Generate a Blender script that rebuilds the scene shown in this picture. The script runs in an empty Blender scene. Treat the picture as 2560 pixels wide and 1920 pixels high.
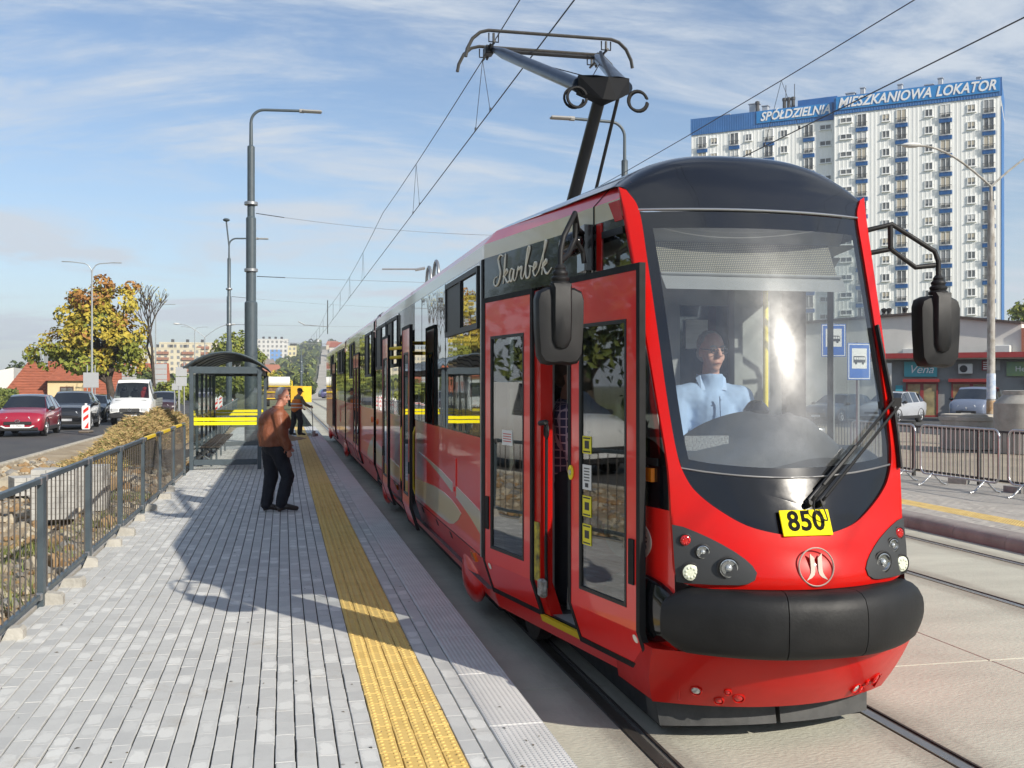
import bpy, bmesh, math, random
from math import radians, sin, cos, pi, sqrt, atan2
from mathutils import Vector, Matrix, noise, Quaternion
RN = random.Random(11)
sc = bpy.context.scene
COL = sc.collection

# ------------------------------------------------------------------ camera, world, sun, exposure
CAMY = radians(12.383)
cam_d = bpy.data.cameras.new('camera'); cam = bpy.data.objects.new('camera', cam_d); COL.objects.link(cam)
cam.location = (0, 0, 1.8); cam.rotation_euler = (radians(90.064), 0, -CAMY)
cam_d.sensor_width = 36; cam_d.lens = 36.618; cam_d.clip_start = .05; cam_d.clip_end = 6000
sc.camera = cam
SUN_DIR = Vector((2.035, -3.21, 2.144)).normalized()
SUN_EL = math.asin(SUN_DIR.z); SUN_AZ = atan2(SUN_DIR.x, SUN_DIR.y)
world = bpy.data.worlds.new('World'); sc.world = world; world.use_nodes = True
def build_world():
    nt = world.node_tree; N = nt.nodes; L = nt.links
    N.clear()
    out = N.new('ShaderNodeOutputWorld'); bg = N.new('ShaderNodeBackground'); L.new(bg.outputs[0], out.inputs[0])
    sky = N.new('ShaderNodeTexSky'); sky.sky_type = 'NISHITA'; sky.sun_disc = False
    sky.sun_elevation = SUN_EL; sky.sun_rotation = SUN_AZ; sky.altitude = 250
    sky.air_density = 1.0; sky.dust_density = .7; sky.ozone_density = 2.8
    bg.inputs[1].default_value = .088
    tc = N.new('ShaderNodeTexCoord'); sep = N.new('ShaderNodeSeparateXYZ'); L.new(tc.outputs['Generated'], sep.inputs[0])
    def math_(op, a, b=None, clamp=False):
        n = N.new('ShaderNodeMath'); n.operation = op; n.use_clamp = clamp
        for i, q in enumerate((a, b)):
            if q is None: continue
            if isinstance(q, (int, float)): n.inputs[i].default_value = q
            else: L.new(q, n.inputs[i])
        return n.outputs[0]
    zc = math_('MAXIMUM', sep.outputs[2], 0.0); den = math_('ADD', zc, .22)
    cx = math_('DIVIDE', sep.outputs[0], den); cy = math_('DIVIDE', sep.outputs[1], den)
    cmb = N.new('ShaderNodeCombineXYZ'); L.new(cx, cmb.inputs[0]); L.new(cy, cmb.inputs[1])
    def cloud(rot, scl, loc, nscale, detail, rough, dist, lo, hi):
        mp = N.new('ShaderNodeMapping'); mp.inputs['Rotation'].default_value = (0, 0, rot)
        mp.inputs['Scale'].default_value = scl; mp.inputs['Location'].default_value = loc
        L.new(cmb.outputs[0], mp.inputs[0])
        nz = N.new('ShaderNodeTexNoise'); nz.inputs['Scale'].default_value = nscale; nz.inputs['Detail'].default_value = detail
        nz.inputs['Roughness'].default_value = rough; nz.inputs['Distortion'].default_value = dist
        L.new(mp.outputs[0], nz.inputs['Vector'])
        r = N.new('ShaderNodeMapRange'); r.interpolation_type = 'SMOOTHSTEP'
        r.inputs['From Min'].default_value = lo; r.inputs['From Max'].default_value = hi
        L.new(nz.outputs[0], r.inputs['Value']); return r.outputs[0]
    streak = cloud(.42, (.60, 1.7, 1), (3.6, 1.2, 0), 1.25, 11, .66, 1.1, .44, .68)
    puff = cloud(-.25, (.9, 1.5, 1), (6.6, 2.9, 0), 1.15, 12, .60, .45, .50, .64)
    fine = cloud(.3, (.9, 3.0, 1), (1.3, 9.0, 0), 3.4, 10, .70, 1.4, .34, .80)
    a = math_('MULTIPLY', streak, .60); b = math_('MULTIPLY', puff, .80); c = math_('MULTIPLY', fine, .38)
    f = math_('ADD', math_('MAXIMUM', a, b), math_('MULTIPLY', c, math_('ADD', streak, .35)), True)
    f = math_('MINIMUM', math_('ADD', math_('MULTIPLY', f, .95), .02), .85)
    low = math_('POWER', math_('SUBTRACT', 1.0, zc), 9.0)  # haze thickens towards the horizon
    f = math_('MINIMUM', math_('ADD', f, math_('MULTIPLY', low, .62)), .93)
    mix = N.new('ShaderNodeMix'); mix.data_type = 'RGBA'
    L.new(f, mix.inputs[0]); L.new(sky.outputs[0], mix.inputs[6]); mix.inputs[7].default_value = (4.75, 5.2, 5.75, 1)
    L.new(mix.outputs[2], bg.inputs[0])
build_world()
sun_d = bpy.data.lights.new('sun', 'SUN'); sun = bpy.data.objects.new('sun', sun_d); COL.objects.link(sun)
sun_d.energy = 3.7; sun_d.angle = radians(.55); sun_d.color = (1, .93, .82)
sun.rotation_euler = (-SUN_DIR).to_track_quat('-Z', 'Y').to_euler(); sun.location = (20, -30, 40)
sc.view_settings.view_transform = 'Standard'; sc.view_settings.look = 'None'
sc.view_settings.exposure = 0.7; sc.view_settings.gamma = 1
sc.render.engine = 'CYCLES'
cy = sc.cycles
cy.max_bounces = 6; cy.diffuse_bounces = 3; cy.glossy_bounces = 3; cy.transmission_bounces = 4; cy.transparent_max_bounces = 10; cy.volume_bounces = 0; cy.use_adaptive_sampling = True; cy.adaptive_threshold = .015
cy.caustics_reflective = False; cy.caustics_refractive = False; cy.sample_clamp_indirect = 6; cy.use_denoising = True

# ------------------------------------------------------------------ materials
MATS = {}
def mat(name, col, rough=.6, metal=0., var=0., vs=4., col2=None, bump=0., bs=30., coat=0., spec=.5, coord='obj', stretch=(1, 1, 1), crough=.04, detail=5., wave=0.):
    """one procedural material: base colour drifting between col and col2 with noise, fine relief by bump"""
    if name in MATS: return MATS[name]
    m = bpy.data.materials.new(name); m.use_nodes = True; MATS[name] = m
    nt = m.node_tree; N = nt.nodes; L = nt.links; p = N['Principled BSDF']
    p.inputs['Base Color'].default_value = (*col, 1); p.inputs['Roughness'].default_value = rough; p.inputs['Metallic'].default_value = metal
    p.inputs['Coat Weight'].default_value = coat; p.inputs['Coat Roughness'].default_value = crough; p.inputs['Specular IOR Level'].default_value = spec
    m.diffuse_color = (*col, 1)
    if var or bump or wave:
        if coord == 'obj':
            tc = N.new('ShaderNodeTexCoord'); vec = tc.outputs['Object']
        else:
            tc = N.new('ShaderNodeNewGeometry'); vec = tc.outputs['Position']
        mp = N.new('ShaderNodeMapping'); mp.inputs['Scale'].default_value = stretch; L.new(vec, mp.inputs[0])
    if var:
        nz = N.new('ShaderNodeTexNoise'); nz.inputs['Scale'].default_value = vs; nz.inputs['Detail'].default_value = detail; nz.inputs['Roughness'].default_value = .62
        L.new(mp.outputs[0], nz.inputs['Vector'])
        r = N.new('ShaderNodeMapRange'); r.inputs['From Min'].default_value = .32; r.inputs['From Max'].default_value = .68
        L.new(nz.outputs[0], r.inputs['Value'])
        mx = N.new('ShaderNodeMix'); mx.data_type = 'RGBA'; mx.inputs[6].default_value = (*col, 1)
        c2 = col2 if col2 else tuple(c * (1 - var) for c in col); mx.inputs[7].default_value = (*c2, 1)
        L.new(r.outputs[0], mx.inputs[0]); L.new(mx.outputs[2], p.inputs['Base Color'])
        r2 = N.new('ShaderNodeMapRange'); r2.inputs['To Min'].default_value = max(0, rough - .12); r2.inputs['To Max'].default_value = min(1, rough + .12)
        L.new(nz.outputs[0], r2.inputs['Value']); L.new(r2.outputs[0], p.inputs['Roughness'])
    if bump or wave:
        nb = N.new('ShaderNodeTexNoise'); nb.inputs['Scale'].default_value = bs; nb.inputs['Detail'].default_value = 4 if bump else 1
        L.new(mp.outputs[0], nb.inputs['Vector'])
        b = N.new('ShaderNodeBump'); b.inputs['Strength'].default_value = bump or wave; b.inputs['Distance'].default_value = .02
        L.new(nb.outputs[0], b.inputs['Height']); L.new(b.outputs[0], p.inputs['Normal'])
        if coat: L.new(b.outputs[0], p.inputs['Coat Normal'])
    return m
def glass(name, tint=(.8, .85, .85), rough=.02, boost=1., ior=1.5, wave=0., veil=0.):
    if name in MATS: return MATS[name]
    m = bpy.data.materials.new(name); m.use_nodes = True; MATS[name] = m
    nt = m.node_tree; N = nt.nodes; L = nt.links; N.remove(N['Principled BSDF']); out = N['Material Output']
    t = N.new('ShaderNodeBsdfTransparent'); t.inputs[0].default_value = (*tint, 1)
    g = N.new('ShaderNodeBsdfGlossy'); g.inputs['Roughness'].default_value = rough; g.inputs[0].default_value = (1, 1, 1, 1)
    fr = N.new('ShaderNodeLayerWeight'); fr.inputs[0].default_value = .5; f0 = ((ior - 1) / (ior + 1)) ** 2 * 1.9  # both faces of the pane reflect
    p5 = N.new('ShaderNodeMath'); p5.operation = 'POWER'; p5.inputs[1].default_value = 5; L.new(fr.outputs['Facing'], p5.inputs[0])
    sk_ = N.new('ShaderNodeMath'); sk_.operation = 'MULTIPLY_ADD'; sk_.inputs[1].default_value = 1 - f0; sk_.inputs[2].default_value = f0; L.new(p5.outputs[0], sk_.inputs[0])
    mu = N.new('ShaderNodeMath'); mu.operation = 'MULTIPLY'; mu.inputs[1].default_value = boost; mu.use_clamp = True; L.new(sk_.outputs[0], mu.inputs[0])
    mx = N.new('ShaderNodeMixShader'); L.new(mu.outputs[0], mx.inputs[0]); L.new(t.outputs[0], mx.inputs[1]); L.new(g.outputs[0], mx.inputs[2]); L.new(mx.outputs[0], out.inputs[0])
    if veil:  # thin film of dust on the pane
        dv = N.new('ShaderNodeBsdfDiffuse'); dv.inputs[0].default_value = (.75, .78, .80, 1); gl2 = N.new('ShaderNodeBsdfGlossy'); gl2.inputs['Roughness'].default_value = .32
        md = N.new('ShaderNodeMixShader'); md.inputs[0].default_value = .45; L.new(dv.outputs[0], md.inputs[1]); L.new(gl2.outputs[0], md.inputs[2])
        tcv = N.new('ShaderNodeNewGeometry'); nv = N.new('ShaderNodeTexNoise'); nv.inputs['Scale'].default_value = 3.5; nv.inputs['Detail'].default_value = 8; nv.inputs['Roughness'].default_value = .7; L.new(tcv.outputs['Position'], nv.inputs['Vector'])
        rv = N.new('ShaderNodeMapRange'); rv.inputs['From Min'].default_value = .35; rv.inputs['From Max'].default_value = .75; rv.inputs['To Min'].default_value = veil * .5; rv.inputs['To Max'].default_value = veil * 1.6; L.new(nv.outputs[0], rv.inputs['Value'])
        mv = N.new('ShaderNodeMixShader'); L.new(rv.outputs[0], mv.inputs[0]); L.new(mx.outputs[0], mv.inputs[1]); L.new(md.outputs[0], mv.inputs[2]); L.new(mv.outputs[0], out.inputs[0])
    if wave:
        tc = N.new('ShaderNodeNewGeometry'); mp = N.new('ShaderNodeMapping'); mp.inputs['Scale'].default_value = (1, 1, .35); L.new(tc.outputs['Position'], mp.inputs[0])
        nb = N.new('ShaderNodeTexNoise'); nb.inputs['Scale'].default_value = 2.2; nb.inputs['Detail'].default_value = 1; L.new(mp.outputs[0], nb.inputs['Vector'])
        b = N.new('ShaderNodeBump'); b.inputs['Strength'].default_value = wave; b.inputs['Distance'].default_value = .02
        L.new(nb.outputs[0], b.inputs['Height']); L.new(b.outputs[0], g.inputs['Normal']); L.new(b.outputs[0], fr.inputs['Normal'])
    return m

# ------------------------------------------------------------------ mesh helpers
class MB:
    def __init__(s): s.v = []; s.f = []; s.m = []
    def add(s, vs, fs, mi=0):
        o = len(s.v); s.v += [tuple(p) for p in vs]
        for f in fs: s.f.append(tuple(i + o for i in f)); s.m.append(mi)
        return s
    def box(s, c, d, rz=0., mi=0, M=None):
        x, y, z = (q / 2 for q in d); P = []
        for a in (-1, 1):
            for b in (-1, 1):
                for e in (-1, 1):
                    p = Vector((a * x, b * y, e * z))
                    if rz: p = Matrix.Rotation(rz, 3, 'Z') @ p
                    if M is not None: p = M @ p
                    P.append(p + Vector(c))
        return s.add(P, [(0, 1, 3, 2), (4, 6, 7, 5), (0, 4, 5, 1), (2, 3, 7, 6), (0, 2, 6, 4), (1, 5, 7, 3)], mi)
    def bb(s, lo, hi, mi=0):
        return s.box([(a + b) / 2 for a, b in zip(lo, hi)], [b - a for a, b in zip(lo, hi)], 0, mi)
    def cbox(s, c, d, ch, rz=0., mi=0, M=None):
        """box with chamfered edges"""
        b = bmesh.new(); bmesh.ops.create_cube(b, size=1)
        for v in b.verts: v.co = Vector((v.co.x * d[0], v.co.y * d[1], v.co.z * d[2]))
        bmesh.ops.bevel(b, geom=list(b.edges), offset=ch, segments=1, affect='EDGES', clamp_overlap=True)
        Q = Matrix.Rotation(rz, 3, 'Z') if rz else Matrix.Identity(3)
        if M is not None: Q = M @ Q
        b.verts.index_update()
        s.add([Q @ v.co + Vector(c) for v in b.verts], [[v.index for v in f.verts] for f in b.faces], mi); b.free(); return s
    def tube(s, path, r, n=8, mi=0, caps=True, flat=1.):
        P = [Vector(p) for p in path]; rr = r if isinstance(r, (list, tuple)) else [r] * len(P)
        rings = []; up = Vector((0, 0, 1)); prev = None
        for i, p in enumerate(P):
            t = (P[min(i + 1, len(P) - 1)] - P[max(i - 1, 0)]).normalized()
            if prev is None:
                a = t.cross(up)
                if a.length < 1e-3: a = t.cross(Vector((1, 0, 0)))
            else: a = prev - t * prev.dot(t)
            a.normalize(); prev = a; b = t.cross(a)
            rings.append([p + a * (rr[i] * cos(2 * pi * k / n)) + b * (rr[i] * flat * sin(2 * pi * k / n)) for k in range(n)])
        vs = [q for rg in rings for q in rg]; fs = []
        for i in range(len(P) - 1):
            for k in range(n): fs.append((i * n + k, i * n + (k + 1) % n, (i + 1) * n + (k + 1) % n, (i + 1) * n + k))
        if caps: fs.append(tuple(range(n))[::-1]); fs.append(tuple((len(P) - 1) * n + k for k in range(n)))
        return s.add(vs, fs, mi)
    def lathe(s, prof, c=(0, 0, 0), n=16, mi=0, M=None):
        """profile of (radius, height) turned about the z axis"""
        vs = []; fs = []
        for (r, h) in prof:
            for k in range(n):
                p = Vector((r * cos(2 * pi * k / n), r * sin(2 * pi * k / n), h))
                if M is not None: p = M @ p
                vs.append(p + Vector(c))
        for i in range(len(prof) - 1):
            for k in range(n): fs.append((i * n + k, i * n + (k + 1) % n, (i + 1) * n + (k + 1) % n, (i + 1) * n + k))
        fs.append(tuple(range(n))[::-1]); fs.append(tuple((len(prof) - 1) * n + k for k in range(n)))
        return s.add(vs, fs, mi)
    def ell(s, c, r, n=12, m=8, mi=0, M=None):
        vs = []; fs = []
        for i in range(m + 1):
            a = pi * i / m
            for k in range(n):
                p = Vector((r[0] * sin(a) * cos(2 * pi * k / n), r[1] * sin(a) * sin(2 * pi * k / n), r[2] * cos(a)))
                if M is not None: p = M @ p
                vs.append(p + Vector(c))
        for i in range(m):
            for k in range(n): fs.append((i * n + k, (i + 1) * n + k, (i + 1) * n + (k + 1) % n, i * n + (k + 1) % n))
        return s.add(vs, fs, mi)
    def prism(s, poly, fn, w0, w1, mi=0):
        """2-D outline carried by fn(a, b, w) and given thickness from w0 to w1"""
        n = len(poly); vs = [fn(a, b, w0) for a, b in poly] + [fn(a, b, w1) for a, b in poly]
        fs = [tuple(range(n)), tuple(range(2 * n - 1, n - 1, -1))] + [(i, i + n, (i + 1) % n + n, (i + 1) % n) for i in range(n)]
        return s.add(vs, fs, mi)
    def grid(s, fn, us, ws, mi=0):
        vs = [fn(u, w) for w in ws for u in us]; n = len(us)
        return s.add(vs, [(j * n + i, j * n + i + 1, (j + 1) * n + i + 1, (j + 1) * n + i) for j in range(len(ws) - 1) for i in range(n - 1)], mi)
    def mesh(s, name, mats, smooth=0., recalc=True):
        me = bpy.data.meshes.new(name); me.from_pydata(s.v, [], s.f)
        for m in (mats if isinstance(mats, (list, tuple)) else [mats]): me.materials.append(m)
        if any(s.m): me.polygons.foreach_set('material_index', s.m)
        if recalc:
            b = bmesh.new(); b.from_mesh(me); bmesh.ops.remove_doubles(b, verts=b.verts, dist=1e-5); bmesh.ops.recalc_face_normals(b, faces=b.faces); b.to_mesh(me); b.free()
        if smooth:
            me.polygons.foreach_set('use_smooth', [True] * len(me.polygons)); me.set_sharp_from_angle(angle=radians(smooth))
        me.update(); return me
    def build(s, name, mats, parent=None, smooth=0., recalc=True, loc=None, rz=0.):
        return link(name, s.mesh(name, mats, smooth, recalc), parent, loc, rz)
def link(name, me, parent=None, loc=None, rz=0.):
    o = bpy.data.objects.new(name, me); COL.objects.link(o)
    if parent is not None: o.parent = parent
    if loc is not None: o.location = loc
    if rz: o.rotation_euler = (0, 0, rz)
    return o
def tag(o, label=None, cat=None, group=None, kind=None):
    if label: o['label'] = label
    if cat: o['category'] = cat
    if group: o['group'] = group
    if kind: o['kind'] = kind
    return o
def thing(name, label, cat, loc=(0, 0, 0), rz=0., group=None):
    o = bpy.data.objects.new(name, None); COL.objects.link(o); o.location = loc; o.rotation_euler = (0, 0, rz); o.empty_display_size = .2
    return tag(o, label, cat, group)
def structure(o): o['kind'] = 'structure'; return o
def inworld(o, parent):
    """parent a part whose mesh is laid out in world coordinates"""
    o.parent = parent; o.matrix_parent_inverse = Matrix.LocRotScale(parent.location, parent.rotation_euler, parent.scale).inverted(); return o
def copy_tree(o, parent=None):
    c = o.copy(); COL.objects.link(c); c.parent = parent
    for ch in list(o.children): copy_tree(ch, c)
    return c
def evaluated(o):
    """mesh of an object with its modifiers applied, worked out in a small scratch scene of its own"""
    tmp = bpy.data.scenes.new('scratch'); tmp.collection.objects.link(o); vl = tmp.view_layers[0]; vl.update()
    me = bpy.data.meshes.new_from_object(o.evaluated_get(vl.depsgraph)); bpy.data.objects.remove(o); bpy.data.scenes.remove(tmp); return me
def text_mesh(txt, size, depth=.004, bold=0., shear=0., spacing=1., align='CENTER', width=1.):
    """lettering from the built-in face as a mesh in the xz plane facing -y"""
    cu = bpy.data.curves.new('lettering', 'FONT'); cu.body = txt; cu.size = size; cu.extrude = depth; cu.offset = bold; cu.shear = shear
    cu.space_character = spacing; cu.align_x = align; cu.align_y = 'CENTER'; cu.resolution_u = 3
    me = evaluated(bpy.data.objects.new('lettering', cu)); bpy.data.curves.remove(cu)
    for v in me.vertices: x, y, z = v.co; v.co = (x * width, -z, y)
    me.update(); return me
def text_part(name, txt, size, m, parent, M, **kw):
    me = text_mesh(txt, size, **kw); me.transform(M); me.materials.clear(); me.materials.append(m)
    return link(name, me, parent)
def smooth_path(P, k=6):
    """Catmull-Rom through the points"""
    P = [Vector(p) for p in P]; Q = [P[0] * 2 - P[1]] + P + [P[-1] * 2 - P[-2]]; out = []
    for i in range(1, len(Q) - 2):
        for j in range(k):
            t = j / k; a, b, c, d = Q[i - 1], Q[i], Q[i + 1], Q[i + 2]
            out.append(.5 * ((2 * b) + (c - a) * t + (2 * a - 5 * b + 4 * c - d) * t * t + (3 * b - a - 3 * c + d) * t ** 3))
    out.append(P[-1]); return out
def arc(c, r, a0, a1, n, plane='xz'):
    o = []
    for i in range(n + 1):
        a = a0 + (a1 - a0) * i / n; p = (r * cos(a), r * sin(a))
        o.append(Vector(c) + (Vector((p[0], 0, p[1])) if plane == 'xz' else Vector((0, p[0], p[1])) if plane == 'yz' else Vector((p[0], p[1], 0))))
    return o
def fbm(x, y, z=0., o=4):
    return noise.fractal(Vector((x, y, z)), 1., 2.1, o)

# shared finishes
m_red = mat('red_paint_shade_lifted', (.82, .014, .010), .30, coat=.55, crough=.03, wave=.035, bs=1.6, coord='pos', stretch=(1, 1.6, .35))  # same red as the front, base colour brightened to offset shade on the side
m_redf = mat('red_paint_sun_toned', (.54, .004, .0015), .36, coat=.28, crough=.05, var=1, col2=(.47, .006, .003), vs=5, detail=10, coord='pos', spec=.2)  # same red as the side, base colour darkened for the sunlit front
m_cream = mat('cream_body_paint', (.62, .53, .36), .32, coat=.8, crough=.05, wave=.03, bs=1.6, coord='pos')
m_blackgloss = mat('black_gloss_panel', (.005, .0055, .007), .12, coat=.35, crough=.03, var=.2, vs=6, coord='pos', spec=.35)
m_dome = mat('anthracite_gloss_dome', (.010, .0115, .016), .16, coat=.6, crough=.03, var=.2, vs=3, coord='pos', spec=.4)
m_black = mat('black_plastic', (.011, .011, .012), .55, var=.25, vs=9, bump=.05, bs=160, spec=.35)
m_rubber = mat('black_rubber', (.008, .008, .009), .65, var=.25, vs=12, spec=.3)
m_bumper = mat('bumper_rubber', (.006, .006, .0066), .52, var=.45, vs=4, col2=(.013, .013, .0135), bump=.06, bs=60, coord='pos', spec=.32, detail=9)
m_steelgrey = mat('anthracite_painted_steel', (.070, .093, .108), .42, var=.22, vs=7, coord='pos', bump=.02, bs=80)
m_galv = mat('galvanised_steel', (.42, .43, .44), .38, metal=.75, var=.25, vs=14, coord='pos')
m_white = mat('white_paint', (.78, .78, .76), .4, var=.08, vs=3)
m_yellow = mat('yellow_paint', (.80, .56, .02), .45, var=.1, vs=8)
m_concrete = mat('concrete', (.44, .42, .38), .85, var=.25, vs=5, bump=.25, bs=50, coord='pos')
m_clear = mat('lamp_glass', (.75, .77, .78), .08, metal=.6)
m_redlens = mat('red_lens', (.45, .01, .01), .12, coat=.8)
m_orange = mat('orange_lens', (.75, .20, .01), .2, coat=.6)
# ================================================================== THE SETTING
def proj(x, y, z=0.):
    d = sin(CAMY) * x + cos(CAMY) * y; l = cos(CAMY) * x - sin(CAMY) * y
    if d < .1: return None
    return 512 + 1041.6 * l / d, 385.2 - 1041.6 * (z - 1.8) / d, d
# ground sheet out to the horizon
def ground_z(x, y):
    return -.55
m_earth = mat('earth_and_grass', (.16, .15, .075), .95, var=1, col2=(.10, .115, .04), vs=.12, coord='pos', bump=.3, bs=3)
g = MB(); g.add([(-1500, -300, -.55), (1500, -300, -.55), (1500, 1800, -.55), (-1500, 1800, -.55)], [(0, 1, 2, 3)])
structure(g.build('ground', m_earth))

# ---- concrete track bed with grooved rails
def track_bed_material():
    m = mat('brushed_track_concrete', (.52, .51, .42), .85, var=.3, col2=(.42, .41, .34), vs=.9, coord='pos', bump=.35, bs=22, stretch=(1, 2.6, 1))
    nt = m.node_tree; N = nt.nodes; L = nt.links; p = N['Principled BSDF']
    src = p.inputs['Base Color'].links[0].from_socket
    geo = N.new('ShaderNodeNewGeometry'); nz = N.new('ShaderNodeTexNoise'); nz.inputs['Scale'].default_value = .35; nz.inputs['Detail'].default_value = 6
    L.new(geo.outputs['Position'], nz.inputs['Vector'])
    r = N.new('ShaderNodeMapRange'); r.inputs['From Min'].default_value = .5; r.inputs['From Max'].default_value = .75; L.new(nz.outputs[0], r.inputs['Value'])
    mx = N.new('ShaderNodeMix'); mx.data_type = 'RGBA'; mx.blend_type = 'MULTIPLY'; mx.inputs[7].default_value = (.78, .76, .74, 1)
    L.new(r.outputs[0], mx.inputs[0]); L.new(src, mx.inputs[6])
    # brake dust and grease smeared along each rail
    sep = N.new('ShaderNodeSeparateXYZ'); L.new(geo.outputs['Position'], sep.inputs[0]); acc = None
    for rx in (1.945, 3.455, 6.46, 7.97):
        a = N.new('ShaderNodeMath'); a.operation = 'SUBTRACT'; a.inputs[1].default_value = rx + .01; L.new(sep.outputs[0], a.inputs[0])
        b = N.new('ShaderNodeMath'); b.operation = 'ABSOLUTE'; L.new(a.outputs[0], b.inputs[0])
        if acc is None: acc = b.outputs[0]
        else: c = N.new('ShaderNodeMath'); c.operation = 'MINIMUM'; L.new(acc, c.inputs[0]); L.new(b.outputs[0], c.inputs[1]); acc = c.outputs[0]
    n2 = N.new('ShaderNodeTexNoise'); n2.inputs['Scale'].default_value = 4; n2.inputs['Detail'].default_value = 8; n2.inputs['Roughness'].default_value = .7; mp2 = N.new('ShaderNodeMapping'); mp2.inputs['Scale'].default_value = (1.5, .25, 1); L.new(geo.outputs['Position'], mp2.inputs[0]); L.new(mp2.outputs[0], n2.inputs['Vector'])
    w = N.new('ShaderNodeMath'); w.operation = 'MULTIPLY_ADD'; w.inputs[1].default_value = -.5; L.new(n2.outputs[0], w.inputs[0]); L.new(acc, w.inputs[2])
    r3 = N.new('ShaderNodeMapRange'); r3.interpolation_type = 'SMOOTHSTEP'; r3.inputs['From Min'].default_value = .10; r3.inputs['From Max'].default_value = -.22; r3.inputs['To Max'].default_value = .62; L.new(w.outputs[0], r3.inputs['Value'])
    mx2 = N.new('ShaderNodeMix'); mx2.data_type = 'RGBA'; mx2.inputs[7].default_value = (.20, .165, .13, 1); L.new(r3.outputs[0], mx2.inputs[0]); L.new(mx.outputs[2], mx2.inputs[6])
    L.new(mx2.outputs[2], p.inputs['Base Color']); return m
m_trackbed = track_bed_material()
RZ = -.18
RAILS = (1.945, 3.455, 6.46, 7.97)
bed = structure(MB().bb((1.37, -12, RZ - .4), (8.5, 200, RZ - .012)).build('track_bed', mat('slab_joint_filler', (.10, .095, .085), .9)))
# slabs between and beside the rails, each a piece of the bed
edges = [1.372] + [q for r in RAILS for q in (r - .045, r + .085)] + [8.488]
slab_mesh = {}
for c in range(0, len(edges), 2):
    x0, x1 = edges[c], edges[c + 1]
    if c == 4:
        cols = [(x0, (x0 + x1) / 2 - .004), ((x0 + x1) / 2 + .004, x1)]
    else: cols = [(x0, x1)]
    for (a, b) in cols:
        key = round(b - a, 3)
        if key not in slab_mesh: slab_mesh[key] = MB().cbox((0, 0, 0), (b - a, 5.985, .06), .004).mesh('track_slab', m_trackbed)
        for k in range(-2, 27): link('track_slab', slab_mesh[key], bed, ((a + b) / 2, 6 * k + 3.6, RZ - .034))
m_railtop = mat('worn_rail_steel', (.42, .38, .34), .3, metal=.9, var=.35, vs=3, coord='pos', stretch=(1, .2, 1))
m_railside = mat('rusty_rail', (.055, .04, .032), .7, var=.4, vs=20, coord='pos')
for rx in RAILS:
    rb = MB(); s = 1 if rx in (RAILS[1], RAILS[3]) else -1
    rb.bb((rx - .032, -12, RZ - .15), (rx + .032, 200, RZ)); 
    o = structure(rb.build('rail', m_railtop))
    inworld(MB().bb((rx - .044, -12, RZ - .2), (rx + .084, 200, RZ - .045)).build('rail_groove', m_railside), o)
    inworld(MB().bb((rx + .070, -12, RZ - .15), (rx + .084, 200, RZ - .002)).build('rail_lip', m_railside), o)

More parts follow.
